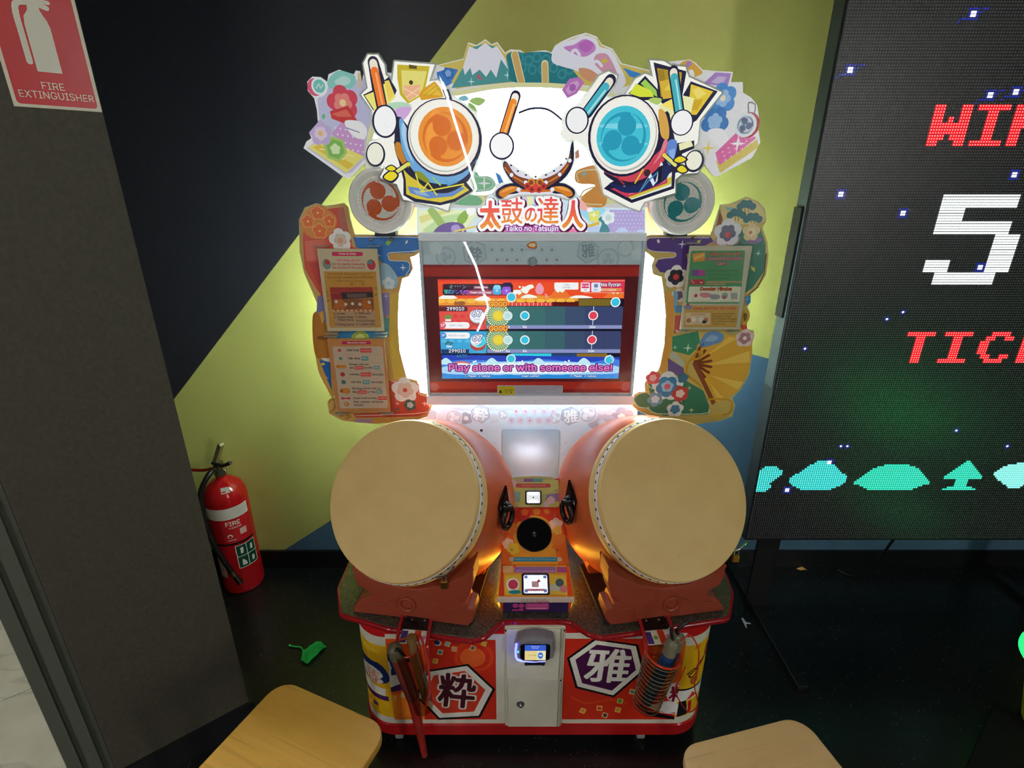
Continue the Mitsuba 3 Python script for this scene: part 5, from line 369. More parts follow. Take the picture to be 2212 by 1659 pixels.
 'base_left': [('p','d8d4c4',[-3793,4676,-167,4676,-182,865,-4136,865]),('p','c01c1c',[-3762,5022,-165,5022,-167,4544,-3805,4544]),('p','e0541e',[-3831,4368,-473,4323,-484,1082,-3844,1072]),('p','cf2f1c',[-2453,4323,-473,4323,-484,1082,-2713,1082]),('p','e87a22',[-3858,2177,-2649,2177,-2713,1082,-3850,1082]),('m','d8441f',102,[-1583,4055,-1102,4234,-665,3965,-603,3509,-851,3183,-1372,3183,-1638,3509,-1586,3965]),('c','e4602a',-1151,3647,378),('m','e88a34',57,[-3664,1931,-3485,1480,-3058,1379,-2684,1581]),('s','1c2f6e',[-3864,3692,-3616,3784,-3481,3323,-3651,2948,-3844,3136]),('s','f0ece2',[-3798,3462,-3639,3509,-3558,3230,-3357,3136,-3394,2662,-3683,2566,-3878,2758]),('s','1c2f6e',[-3558,3230,-3246,3230,-3253,2662,-3475,2518,-3589,2853]),('p','4a2458',[-3978,2421,-3257,2614,-3278,2324,-3889,2226]),('p','f0ece2',[-3799,2853,-3368,2995,-3292,2614,-3805,2372]),('k','e8783c','雅',-3875,3183,422,5,None,0,0),('p','d8b860',[-1827,4045,-1969,4111,-1908,4289,-1767,4224]),('p','7fa8b8',[-1840,4085,-1937,4129,-1895,4250,-1799,4206]),('p','d8b860',[-1615,3870,-1769,3887,-1748,4078,-1595,4061]),('p','e08a8a',[-1637,3903,-1741,3915,-1727,4045,-1623,4033]),('p','d8b860',[-2048,3734,-2196,3784,-2146,3970,-1999,3920]),('p','3f7a94',[-2064,3772,-2164,3806,-2131,3932,-2031,3898]),('p','d8b860',[-2201,3395,-2354,3429,-2316,3622,-2165,3588]),('p','d88a2c',[-2220,3431,-2323,3455,-2298,3586,-2195,3563]),('p','d8b860',[-1098,3887,-1242,3953,-1184,4132,-1041,4067]),('p','6a4a5a',[-1112,3927,-1210,3971,-1171,4093,-1073,4049]),('p','d8b860',[-767,4059,-911,4124,-854,4302,-711,4237]),('p','e0a030',[-781,4098,-879,4142,-840,4263,-743,4219]),('p','d8b860',[-3576,1855,-3722,1927,-3651,2124,-3505,2053]),('p','e09030',[-3588,1898,-3687,1947,-3639,2081,-3539,2033]),('p','d8b860',[-3227,2015,-3387,2033,-3357,2241,-3198,2222]),('p','c8b890',[-3248,2051,-3356,2063,-3336,2205,-3228,2192]),('c','d8d0c4',-2155,4199,109),('c','3a2a5a',-2175,4217,88),('p','140c10',[-2522,3136,-1296,3393,-505,2372,-981,1164,-2277,1062,-2939,2079]),('p','f0ece0',[-2469,3073,-1328,3313,-592,2362,-1036,1240,-2240,1145,-2856,2089]),('p','d8402a',[-2340,2920,-1404,3117,-804,2335,-1170,1422,-2149,1345,-2654,2112]),('k','4a1420','粋',-1666,2299,1414,6,'f0e8e0',57,1135)],
 'base_right': [('p','d8d4c4',[1505,4676,5333,4676,5815,865,1641,865]),('p','c01c1c',[1503,5022,5405,5022,5461,4588,1518,4588]),('p','cf2f1c',[1516,4368,4644,4368,4931,1082,1550,1082]),('p','e0601e',[4125,4145,5428,4323,5605,2662,4934,2372,4092,2662]),('p','e8b422',[5428,4323,5733,4323,5970,2566,5605,2662]),('m','d8441f',93,[1832,2029,2272,1781,3052,1931,3492,1781]),('p','140c14',[1612,3624,2378,4377,3656,4145,3939,3113,3099,2020,1915,2421]),('p','f0ece0',[1692,3601,2405,4303,3595,4087,3857,3126,3075,2112,1975,2483]),('p','4a1446',[1864,3553,2462,4144,3463,3962,3680,3154,3024,2308,2105,2617]),('k','f4f0e6','雅',2836,3314,1350,3,None,0,1352),('p','e0c060',[3710,2138,3541,2192,3569,2392,3738,2338]),('p','5a7a84',[3687,2179,3572,2215,3591,2351,3706,2315]),('p','e0c060',[3370,1742,3199,1796,3229,2000,3399,1945]),('p','4a9a4a',[3347,1783,3231,1820,3251,1959,3367,1922]),('p','e0c060',[2229,1312,2067,1403,2132,1597,2293,1507]),('p','e09030',[2214,1357,2103,1419,2147,1552,2257,1490]),('p','e0c060',[2776,1450,2602,1468,2605,1681,2778,1663]),('p','d8442a',[2749,1487,2631,1500,2632,1644,2750,1632]),('p','e0c060',[3333,1364,3161,1419,3191,1626,3362,1571]),('p','e09030',[3310,1406,3193,1444,3214,1584,3330,1547]),('p','e0c060',[2940,1122,2771,1197,2818,1400,2987,1326]),('p','5a3a5a',[2921,1167,2806,1217,2838,1356,2952,1306]),('p','e0c060',[5694,3967,5528,4000,5532,4188,5697,4155]),('p','5a3a8a',[5668,4003,5555,4025,5558,4153,5670,4130]),('p','e0c060',[5648,1457,5472,1494,5477,1704,5652,1667]),('p','e09030',[5620,1497,5501,1522,5504,1665,5623,1640]),('p','140c10',[3860,1681,4262,1226,5303,1020,5763,1277,5681,1781,3995,1781]),('p','c01c24',[3927,1731,4243,1429,5291,1123,5606,1226,5502,1781,4062,1831]),('p','f0ece8',[4152,1631,4564,1831,5054,1931,5502,1781,5460,1531,4832,1328]),('l','f4f0ec',29,[4190,1606,4609,1379,5312,1251]),('s','f0ece8',[4630,2226,4836,2614,5329,2614,5667,2177,5658,1681,5082,1681]),('k','7a1830','粋',5115,2177,686,4,'f0e0e0',36,0),('p','d8422c',[4907,2614,5470,2614,5465,2372,4969,2372]),('p','f0ece8',[5465,2372,5665,2469,5746,1831,5430,1781]),('p','d8422c',[5543,2029,5677,2372,5708,2128]),('p','140c10',[5460,1831,5603,1831,5769,1226,5612,1175])],
}
# measured outlines in metres
CARD_A = ((-0.5755, -0.3978), (1.2361, 1.4865))
CARD_B = ((-0.5805, -0.4016), (0.9606, 1.2111))
CARD_C = ((0.5229, 0.7083), (1.2413, 1.4948))
CRADLE = [(0.0177, 0.6722), (0.0156, 0.6303), (0.0263, 0.6026), (0.0564, 0.5858), (0.0577, 0.5711), (0.0297, 0.5569), (0.0018, 0.5222), (0, 0.5075), (0.1115, 0.5075), (0.2079, 0.5075), (0.3413, 0.5075), (0.3538, 0.5236), (0.3596, 0.5444), (0.3563, 0.5668), (0.342, 0.571), (0.3372, 0.5848), (0.323, 0.589), (0.3083, 0.5803), (0.2956, 0.562), (0.3217, 0.5888), (0.3458, 0.6086), (0.36, 0.6579), (0.3602, 0.7101), (0.33, 0.6768), (0.2636, 0.636), (0.195, 0.6162), (0.128, 0.6192), (0.0605, 0.6384)]
CR_P0, CR_D = (-0.4596, 1.1705), (0.9865, -0.1638)
CRADLE_BOSS = (0.1683, 0.5633)
CRADLE_ARM = [(0.0425, 0.5454), (0.0988, 0.5525), (0.1278, 0.5686), (0.1985, 0.6087), (0.2367, 0.5789), (0.2759, 0.5654), (0.3089, 0.5641)]
CR_P1, CR_E = (0.2581, 1.1146), (0.9869, 0.1614)
LEFT_SLEEVE = [(-0.2829, 1.045, 0.5042), (-0.2493, 1.045, 0.2834)]
LEFT_STICK = [(-0.3058, 1.035, 0.4858), (-0.2752, 1.04, 0.3312), (-0.2595, 1.05, 0.0813)]
RIGHT_SLEEVE = [(0.4048, 1.045, 0.4845), (0.3762, 1.045, 0.2943)]
RIGHT_CORD = [(0.4427, 1.035, 0.5393), (0.4645, 1.035, 0.5599), (0.4919, 1.035, 0.5152), (0.5003, 1.035, 0.4494), (0.4987, 1.035, 0.3813), (0.5165, 1.035, 0.3109), (0.4985, 1.035, 0.2783), (0.4714, 1.035, 0.3109), (0.4475, 1.035, 0.3639), (0.4578, 1.035, 0.4071), (0.4654, 1.035, 0.4494)]
# ---------------------------------------------------------------- flat print: outlines in tenths of a millimetre on their panel
_GLY = {}


def glyph(ch):
    if ch not in _GLY:
        _GLY[ch] = union_all([Polygon(np.reshape(p[0], (-1, 2)), [np.reshape(h, (-1, 2)) for h in p[1:]]).buffer(0) for p in GLYPHS[ch]])
    return _GLY[ch]


_TXT = {}


def text_shape(t, bold=1):
    if (t, bold) not in _TXT:
        m = meshkit.text_mesh(t, 1.0, 0.01, bold=bool(bold))
        up = m.face_normals[:, 2] > .9
        _TXT[t, bold] = union_all([Polygon(q[:, :2]) for q in m.triangles[up]]).buffer(0.004).simplify(0.012)
    return _TXT[t, bold]


def swirl(r):
    """three commas chasing each other round a circle"""
    out = []
    for k in range(3):
        a0 = k * 2 * math.pi / 3 + math.pi / 2
        head = Point(.47 * math.cos(a0), .47 * math.sin(a0)).buffer(.40, quad_segs=8)
        th = np.linspace(0, 2.0, 14)
        outer = [(.98 * math.cos(a0 + t), .98 * math.sin(a0 + t)) for t in th]
        inner = [((.80 + .17 * t / 2) * math.cos(a0 + t), (.80 + .17 * t / 2) * math.sin(a0 + t)) for t in th[::-1]]
        th2 = np.linspace(-.3, .5, 6)
        wedge = Polygon([(.1 * math.cos(a0), .1 * math.sin(a0))] + [(.95 * math.cos(a0 + t), .95 * math.sin(a0 + t)) for t in th2]).intersection(Point(0, 0).buffer(.9))
        out.append(head.union(Polygon(outer + inner).buffer(0.005)).union(wedge.intersection(Point(.62 * math.cos(a0 + .2), .62 * math.sin(a0 + .2)).buffer(.36))))
    return affinity.scale(union_all(out), r, r, origin=(0, 0))


def flower(r):
    return union_all([Point(.55 * r * math.sin(k * 1.2566), .55 * r * math.cos(k * 1.2566)).buffer(.47 * r, quad_segs=5) for k in range(5)] + [Point(0, 0).buffer(.4 * r)])


def at(g, x, y, rot=0, sc=1.0, scy=None):
    g = affinity.scale(g, sc, scy or sc, origin=(0, 0))
    if rot:
        g = affinity.rotate(g, rot, origin=(0, 0))
    return affinity.translate(g, x, y)


def prims(art):
    """[(colour, shapely shape, is lettering)] from a list of drawing primitives, back to front"""
    out = []
    for p in art:
        k, c = p[0], p[1]
        letter = False
        if k in 'ps':
            q = np.reshape(p[2], (-1, 2))
            g = Polygon(spline(q, 5, True) if k == 's' else q).buffer(0)
        elif k == 'r':
            g = Polygon(np.reshape(p[2], (-1, 2))).buffer(-p[3]).buffer(p[3], quad_segs=4)
        elif k == 'c':
            g = Point(p[2], p[3]).buffer(p[4], quad_segs=3 if p[4] < 60 else (5 if p[4] < 250 else 10))
        elif k == 'e':
            g = at(Point(0, 0).buffer(1, quad_segs=8), p[2], p[3], p[6], p[4], p[5])
        elif k in 'lm':
            q = np.reshape(p[3], (-1, 2))
            g = LineString(spline(q, 5) if k == 'm' else q).buffer(p[2] / 2, quad_segs=3)
        elif k == 'f':
            g = at(flower(p[4]), p[2], p[3], p[5])
        elif k == 'h':
            g = at(Polygon([(p[4] * math.sin(j * math.pi / 3), p[4] * math.cos(j * math.pi / 3)) for j in range(6)]), p[2], p[3], p[5])
        elif k == 'x':
            g = at(Polygon([((p[4] if j % 2 == 0 else p[4] * .2) * math.sin(j * math.pi / 4), (p[4] if j % 2 == 0 else p[4] * .2) * math.cos(j * math.pi / 4)) for j in range(8)]), p[2], p[3])
        elif k == 'v':
            g = at(swirl(p[4]), p[2], p[3], p[5])
        else:
            letter = True
            if k == 't':
                _, c, t, x, y, h, rot, bold, an, oc, ow, w = p
                g = text_shape(t, bold)
                cap = 1.0
            else:
                _, c, t, x, y, h, rot, oc, ow, w = p
                g, an, cap = glyph(t), 'm', None
            b = g.bounds
            sc = h / (cap or (b[3] - b[1]))
            sx = w / (b[2] - b[0]) if w else sc
            mid = (0.36 if k == 't' else (b[1] + b[3]) / 2)
            g = affinity.translate(g, -(b[0] if an == 'l' else (b[0] + b[2]) / 2), -mid)
            g = at(g, x, y, -rot, sx, sc)
            if oc and ow:
                out.append((oc, g.buffer(ow, quad_segs=3).simplify(ow * .08), True))
        out.append((c, g, letter))
    return out


def flatten(items, clip=None):
    """Visible pieces only: each shape minus all that lies on top of it."""
    out, cover = [], None
    for c, g, _ in reversed(items):
        v = g if cover is None else g.difference(cover)
        if clip is not None:
            v = v.intersection(clip)
        cover = g if cover is None else cover.union(g)
        for q in polys(v):
            q = q.simplify(0.4)
            if q.area > 8:
                out.append((c, q))
    return out


def bands(c, q, n=7):
    """a two-colour fade 'aaaaaa-bbbbbb' (top to bottom) as n bands"""
    if '-' not in c:
        return [(c, q)]
    a, b = (np.array([int(h[i:i + 2], 16) for i in (0, 2, 4)], float) for h in c.split('-'))
    x0, y0, x1, y1 = q.bounds
    H = 1900.0 if False else (y1 - y0)
    return [('%02x%02x%02x' % tuple(int(v) for v in a + (b - a) * (k + .5) / n), s) for k in range(n) for s in polys(q.intersection(box(x0 - 1, y1 - H * (k + 1) / n, x1 + 1, y1 - H * k / n)))]


def print_pieces(art, clip=None):
    items = prims(art)
    flat = [x for x in items if not x[2]]
    words = [x for x in items if x[2]]
    if clip is not None:
        words = [(c, g.intersection(clip), True) for c, g, _ in words]
    pieces = [(c2, q2, 0) for c, q in flatten(flat, clip) for c2, q2 in bands(c, q)]
    seen = []
    for c, g, _ in words:
        layer = 1 + max([l for l, b in seen if b.intersects(g)], default=0)
        seen.append((layer, g))
        pieces += [(c2, q2, layer) for q in polys(g) for c2, q2 in bands(c, q)]
    return pieces


def print_mesh(pieces, M, unit=1e-4, lift=0.0003):
    v, f, col, n = [], [], [], 0
    for c, q, layer in pieces:
        a, b = tri(q)
        v.append(np.c_[a * unit, np.full(len(a), layer * lift)])
        f.append(b + n)
        col.append(np.tile(rgb(c.split(':')[0]), (len(a), 1)))
        n += len(a)
    return put(tm(np.vstack(v), np.vstack(f)), M), np.vstack(col)


def printed(name, art, M, parent, bsdf='print', label=None, clip=None):
    """ink on a panel: one mesh, its colours per vertex"""
    m, col = print_mesh(print_pieces(art, clip), M)
    return add(name, m, bsdf, color=col, smooth=False, parent=parent, label=label)


def glowing(name, art, M, parent, gain, weight=0.02, label=None, bright=None, quant=10, clip=None):
    """a backlit print or a screen: what gives off light, one emitter per ink colour, all of them one part"""
    groups = {}
    for c, q, layer in print_pieces(art, clip):
        hot = c.endswith(':g')
        h = c.split(':')[0]
        h = ''.join('%02x' % min(255, int(round(int(h[i:i + 2], 16) / quant)) * quant) for i in (0, 2, 4))
        groups.setdefault((h, hot), []).append((h, q, layer))
    key = key_for(parent + '__' + name)
    tag(key, label)
    for i, ((h, hot), pcs) in enumerate(sorted(groups.items())):
        m, _ = print_mesh(pcs, M)
        L = rgb(h) * (bright if hot else gain)
        scene[f'{key}__{i:03d}'] = mikit.ply(m, 'screen_glass', smooth=False, emitter=light(L, weight))
    return key


scene['screen_glass'] = pbr('060606', 0.25)

# ================================================================ the room
E2 = np.array([.7863, .6178])            # along the column's face, left to right
NF = np.array([.6178, -.7863])           # out of the column's face
CO = np.array([-.854, 1.21])             # its right edge on the floor


def flat_poly(pts, z0, z1):
    return loft(Polygon(pts), [(0, z0), (0, z1)])


C0, C1 = CO - E2 * .35, CO - E2 * .436    # end of the painted face, end of the frame beside it
add('floor', flat_poly([(-1.6, -4), (5, -4), (5, 2.1), (-1.9, 2.1), tuple(C1 - NF * .4), tuple(C1), tuple(C1 - E2 * 1.2)], -.06, 0), 'vinyl', smooth=False, kind='structure')
hall = thing('floor_001', None, None)
tag(hall, kind='structure')
hx = [C1 - NF * .0, C1 - E2 * 2.6, C1 - E2 * 2.6 - NF * 2.6, C1 - NF * 2.6]
add('bed', flat_poly([tuple(q) for q in hx], -.06, -.012), 'matte', '5a584e', smooth=False, parent=hall)
for i in range(4):
    for j in range(4):
        a = C1 - E2 * (.006 + .62 * i) - NF * (.004 + .62 * j)
        add('tile', loft(Polygon([tuple(a), tuple(a - E2 * .614), tuple(a - E2 * .614 - NF * .614), tuple(a - NF * .614)]), [(0, -.012), (0, -.001), (.001, 0)]), 'marble', smooth=False, parent=hall)
add('wall_back', rbox(-4.2, 5, 1.97, 2.1, -.06, 3.0, 0, 0, 0) if False else flat_poly([(-4.2, 1.97), (5, 1.97), (5, 2.1), (-4.2, 2.1)], -.06, 3.0), 'wall_paint', smooth=False, kind='structure')
add('baseboard_back', flat_poly([(-1.5, 1.958), (5, 1.958), (5, 1.9695), (-1.5, 1.9695)], 0.0005, .092), 'satin', '101113', smooth=False, kind='structure')
add('wall_left', flat_poly([tuple(C0), tuple(CO), tuple(CO - NF * .93), tuple(C0 - NF * .93)], 0.0005, 3.0), 'column_paint', smooth=False, kind='structure')
add('baseboard_left', flat_poly([tuple(C0 + NF * .001), tuple(C0 + NF * .012), tuple(CO + NF * .012 + E2 * .012), tuple(CO - NF * .2 + E2 * .012), tuple(CO - NF * .2 + E2 * .001), tuple(CO + NF * .001 + E2 * .001)], 0.0005, .095), 'satin', '17171a', smooth=False, kind='structure')
# door frame at the end of the column: a stepped metal profile, floor to ceiling
prof = [(-.001, 0), (-.001, -.010), (-.028, -.014), (-.028, .004), (-.062, .004), (-.062, -.012), (-.078, -.012), (-.078, .006), (-.114, .006), (-.114, -.10), (-.001, -.10)]
add('trim_1', flat_poly([tuple(C0 + E2 * a * .75 + NF * b) for a, b in prof], 0.0005, 3.0), 'satin', '565a50', smooth=False, kind='structure')
add('ceiling', flat_poly([(-4.2, -4), (5, -4), (5, 2.1), (-4.2, 2.1)], 3.0, 3.06), 'matte', '1a1a1c', smooth=False, kind='structure')
add('wall_right', flat_poly([(4.9, -4), (5, -4), (5, 1.97), (4.9, 1.97)], 0.0, 3.0), 'matte', '1c1d22', smooth=False, kind='structure')
add('wall_front', flat_poly([(-4.2, -2.8), (5, -2.8), (5, -2.68), (-4.2, -2.68)], 0.0, 3.0), 'matte', '1c1d22', smooth=False, kind='structure')
ZIG = [('white line lamp bent like a tick on the wall behind the camera, nearest the middle', [(-.69, 2.68), (-.37, 1.66), (-.60, 1.30), (-.40, .86), (-.27, .40), (-.40, .12)]),
       ('added white zigzag line lamp at the right end of the wall behind the camera', [(2.75, 2.85), (3.25, 2.3), (2.8, 1.8), (3.3, 1.3)]),  # extra lamp, added to brighten the upright fronts
       ('added white zigzag line lamp at the left end of the wall behind the camera', [(-2.75, 2.85), (-3.25, 2.3), (-2.8, 1.8), (-3.3, 1.3)])]  # its added twin, more frontal light from the left
for i, (nm, pts) in enumerate(ZIG):
    k = thing('line_lamp', nm, 'lamp')
    add('tube', tube([(x, -2.655, z) for x, z in pts], .013 if i == 0 else .024, 8), 'matte', 'f4f4f0', smooth=False, parent=k, em=light(np.array([1.0, .98, .93]) * (36 if i == 0 else 135), 4.0))
LAMP_NAMES = ['warm round ceiling lamp behind the camera, nearer the column', 'warm round ceiling lamp behind the camera, right of the other warm one', 'green round ceiling lamp at the right, in front of the large display', 'white round ceiling lamp over the pale tiles beyond the column']
for (lx, ly, lr, lc), nm in zip(LAMPS, LAMP_NAMES):
    k = thing('ceiling_lamp', nm, 'lamp')
    add('trim_ring', put(lathe([(lr, 0), (lr + .02, 0), (lr + .02, .012), (lr, .012)], 32), frame((lx, ly, 2.9875), (1, 0, 0), (0, 1, 0))), 'satin', 'c8c8c4', parent=k)
    add('diffuser', put(lathe([(0, 0), (lr - .001, 0), (lr - .001, .006), (0, .006)], 32), frame((lx, ly, 2.990), (1, 0, 0), (0, 1, 0))), 'matte', 'f0f0f0', parent=k, em=light(lc, 3.0))

# ================================================================ drum game cabinet
cab = thing('arcade_cabinet', 'tall lit arcade drum game with a red screen surround and twin drums on its deck', 'arcade machine')
CX = .068
# --- base: rounded body, print on its flat front, wraps round its corners
BX0, BX1, BY, BR = -.466, .604, 1.14, .10
body = rrect(BX0, BY, BX1, 1.86, BR, 8)
add('base', loft(body, [(0, .04), (0, .488)]), 'satin', 'd6d2c4', parent=cab)
FR = front(0.0)


def panel(y):
    return front(y)


printed('front_print', ART['base_left'], panel(BY - .0008), cab, label='printed front panel with a hexagon crest, left of the white doors', clip=box((BX0 + BR) * 1e4, 0, -180, 4900))
printed('front_print', ART['base_right'], panel(BY - .0008), cab, label='printed front panel with a purple hexagon crest, right of the white doors', clip=box(1490, 0, (BX1 - BR) * 1e4, 4900))


def corner_print(side, art):
    """wrap a print (s along the outline from the flat front, z up; tenths of mm) round a corner of the base"""
    pcs = []
    L = BR * math.pi / 2
    for c, q, l in print_pieces(art):
        for k in range(30):
            pcs += [(c, s, l) for s in polys(q.intersection(box(k * 120, 0, (k + 1) * 120, 6000)))]
    m, col = print_mesh(pcs, np.eye(4))
    s, z = m.vertices[:, 0].copy(), m.vertices[:, 1].copy()
    a = np.clip(s / BR, 0, math.pi / 2)
    r = BR + .0008
    x = r * np.sin(a)
    y = BY + BR - r * np.cos(a) + np.maximum(s - L, 0)
    cx = BX0 + BR if side < 0 else BX1 - BR
    m.vertices = np.c_[cx + side * x, y, z]
    if side < 0:
        m.faces = m.faces[:, ::-1]
    return add('corner_print', m, 'print', color=col, smooth=False, parent=cab, label='yellow and white print round the left corner' if side < 0 else 'yellow and white print round the right corner')


WRAP = [('p', 'd8d4c4', [-20, 400, 3400, 400, 3400, 4900, -20, 4900]), ('p', 'c01c1c', [-20, 4420, 3400, 4560, 3400, 4900, -20, 4900]), ('p', 'e8b41c', [0, 1180, 3400, 1180, 3400, 4150, 0, 4080])]
corner_print(-1, WRAP + [('s', 'f0cc3a', [300, 3800, 1500, 3700, 2200, 3900, 1200, 4050]), ('p', '161418', [300, 3330, 2600, 3280, 2600, 3360, 300, 3380]), ('s', '1c2f6e', [100, 2600, 200, 3300, 900, 3350, 2200, 3250, 2300, 2800, 1500, 2550]), ('s', 'f0ece2', [200, 2850, 500, 3150, 1100, 3000, 1200, 2700, 700, 2600]), ('p', 'f0ece2', [150, 2350, 1500, 2500, 2000, 2350, 1500, 2100, 200, 2050]), ('p', '161418', [1500, 2150, 1750, 2700, 1900, 2700, 1800, 2050]), ('p', '4a2458', [100, 1850, 1500, 1900, 1600, 2050, 100, 2050]), ('k', 'e8783c', '雅', 560, 2780, 520, 5, 'f0ece2', 30, 620), ('p', '5a3a6a', [500, 1500, 700, 1500, 700, 1650, 500, 1650]), ('p', 'd8602c', [800, 1560, 950, 1560, 950, 1690, 800, 1690])])
corner_print(1, WRAP + [('p', 'e08a2a', [300, 3900, 520, 3900, 560, 4050, 340, 4050]), ('s', 'a83a2a', [900, 3900, 1150, 3600, 1100, 3300, 850, 3350, 800, 3600]), ('s', '8a2c24', [500, 3200, 800, 3400, 860, 3300, 560, 3080]), ('m', '5a2418', 60, [200, 2950, 420, 3100, 560, 2960, 380, 2780, 260, 2880, 460, 3020]), ('s', 'a85a2a', [330, 2700, 560, 2760, 620, 2560, 420, 2450]), ('m', '161418', 70, [-10, 2330, 800, 2300, 1700, 2420]), ('p', 'f0ece8', [0, 1850, 900, 1800, 1600, 2200, 1600, 2380, 800, 2260, 0, 2290]), ('p', 'd8422c', [300, 1850, 700, 1900, 500, 2150]), ('p', 'f0ece8', [0, 1300, 500, 1360, 300, 1700, 0, 1750]), ('p', '161418', [60, 1180, 420, 1240, 300, 1850, 60, 1830]), ('p', 'c01c24', [420, 1240, 560, 1290, 520, 1750, 380, 1780])])
add('plinth', loft(rrect(BX0 - .006, BY - .006, BX1 + .006, 1.866, BR + .006, 8), [(.004, .042), (0, .047), (0, .087), (.004, .091)]), 'gloss', 'b01c1e', parent=cab, label='red band round the foot')
DECK = Polygon([(-.535, 1.27), (-.495, 1.165), (-.345, 1.113), (-.11, 1.072), (-.075, 1.083), (-.03, 1.138), (.0, 1.1405), (.135, 1.1405), (.165, 1.138), (.21, 1.096), (.245, 1.083), (.38, 1.105), (.62, 1.15), (.672, 1.25), (.68, 1.33), (.68, 1.80), (.64, 1.865), (-.50, 1.865), (-.535, 1.80)]).buffer(-.025).buffer(.05, quad_segs=6).buffer(-.025, quad_segs=6)
add('deck_edge', loft(DECK.buffer(.004), [(.006, .4885), (.001, .490), (0, .493), (0, .500), (.002, .5032), (.006, .5037)]), 'gloss', '96191e', parent=cab, label='red rubber edge of the deck')
add('deck', loft(DECK.buffer(-.004), [(.0, .4945), (0, .5045), (.0015, .5055)]), 'deck_metal', smooth=False, parent=cab, label='grey metal deck plate')
for (a, b) in ((-.30, 1.30), (.44, 1.30)):
    pass
for x in (-.36, .411):
    caster = add('caster', join(put(lathe([(0, -.012), (.018, -.012), (.02, -.009), (.02, .009), (.018, .012), (0, .012)], 20), frame((x, 1.165, .020), (0, 1, 0), (0, 0, 1))), rbox(x - .016, x + .016, 1.15, 1.18, .026, .04, .003)), 'satin', '8a8a80', parent=cab)
# --- white doors in the middle of the front
add('door_surround', fbox(-.021, .153, .083, .4985 - .012, 1.1345, BY - .0005, .002), 'satin', 'd0ccba', parent=cab, label='white panel that holds the two doors')
door = add('door', fbox(-.016, .138, .289, .482, 1.130, 1.1343, .002, .001), 'satin', 'd8d4c2', parent=cab, label='upper white door that carries the payment reader')
add('hinge', fbox(.1405, .147, .289, .482, 1.130, 1.1343, .002, .001), 'satin', 'b8b4a2', parent=door)
door2 = add('door', fbox(-.013, .139, .088, .281, 1.130, 1.1343, .002, .001), 'satin', 'd2cebb', parent=cab, label='lower white door with a round lock')
add('hinge', fbox(.1415, .148, .088, .281, 1.130, 1.1343, .002, .001), 'satin', 'b8b4a2', parent=door2)
add('lock', put(lathe([(0, .010), (.004, .010), (.0055, .008), (.006, .003), (.011, .0025), (.0125, 0)], 24), front(1.130, .026, .186)), 'metal', 'c8c8c8', parent=door2, label='round chrome lock')
for x, z in ((-.018, .477), (.149, .477), (.1445, .284)):
    add('screw', put(lathe([(0, .002), (.002, .0018), (.003, 0)], 10), front(1.130, x, z)), 'metal', '6a6a66', parent=cab)
# --- tower
TX0, TX1 = -.312, .432
add('tower', fbox(TX0, TX1, .5055, .986, 1.6305, 1.85, .004), 'satin', 'd6e4f6', parent=cab, label='white tower behind the drums')
printed('tower_print', ART['tower_panel'], panel(1.6300), cab, clip=box(TX0 * 1e4, 5060, TX1 * 1e4, 9850))
win = add('tower_window', fbox(-.0345, .1665, .508, .872, 1.6270, 1.6298, .012, .001), 'satin', 'a9c2d6', parent=cab, label='grey hatch with rounded corners behind the card console')
HX0, HX1 = -.276, .396
add('tower_ledge', fbox(HX0 - .004, HX1 + .004, .986, 1.0185, 1.570, 1.75, .003), 'satin', 'e4e8f4', parent=cab, label='white ledge under the screen')
add('under_light', fbox(TX0 + .03, TX1 - .03, .981, .9858, 1.585, 1.600, .001), 'matte', 'ffffff', smooth=False, parent=cab, em=light(np.array([.62, .86, 1.0]) * 17, 1.5), label='white light bar under the ledge')
add('screen_housing', fbox(HX0, HX1, 1.0188, 1.530, 1.5812, 1.80, .003, .001), 'satin', 'c2ccd4', parent=cab, label='pale housing round the screen')
add('housing_rail', fbox(HX0, HX1, 1.507, 1.531, 1.5735, 1.5808, .002), 'satin', 'e6f0fa', parent=cab, label='white rail along the top of the housing')
for x in (HX0, HX1 - .009):
    add('side_rail', fbox(x, x + .009, 1.0188, 1.5065, 1.5735, 1.5808, .002), 'satin', 'b8c8d8', parent=cab)
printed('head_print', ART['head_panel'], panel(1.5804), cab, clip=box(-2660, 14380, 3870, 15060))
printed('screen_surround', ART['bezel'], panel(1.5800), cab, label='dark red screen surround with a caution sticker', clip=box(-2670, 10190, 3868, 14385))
scr = glowing('screen', ART['picture'], panel(1.5792), cab, 1.0, .03, clip=Polygon(np.reshape(ART['picture'][0][2], (-1, 2))), label='lit screen showing two drum lanes and PLAY ALONE OR WITH SOMEONE ELSE')
cam_ = add('camera_ring', put(lathe([(.0135, 0), (.0135, .004), (.011, .005), (.0095, .002), (.0085, .003), (0, .0035)], 28), front(1.5795, .0615, 1.4485)), 'satin', '9fb0ba', parent=cab, label='grey camera ring above the screen')
add('cover_pane', fbox(HX0 + .0095, HX1 - .0095, 1.020, 1.5062, 1.5752, 1.5758, .001, .0001) if False else put(tm([[HX0 + .0095, 1.020, 0], [HX1 - .0095, 1.020, 0], [HX1 - .0095, 1.5062, 0], [HX0 + .0095, 1.5062, 0]], [[0, 1, 2], [0, 2, 3]]), front(1.5752)), 'acrylic', smooth=False, parent=cab, label='clear pane over the screen')
# --- side lights behind the wings
SIDE = np.array([.82, 1.0, .97]) * 46.0
for x0, x1, nm in ((-.385, -.2785, 'left'), (.3985, .505, 'right')):
    add('side_light', fbox(x0, x1, 1.005, 1.478, 1.612, 1.665, .004), 'matte', 'f4f6f8', parent=cab, em=light(SIDE, 6.0), label=f'glowing white side light between the screen and the {nm} wing')
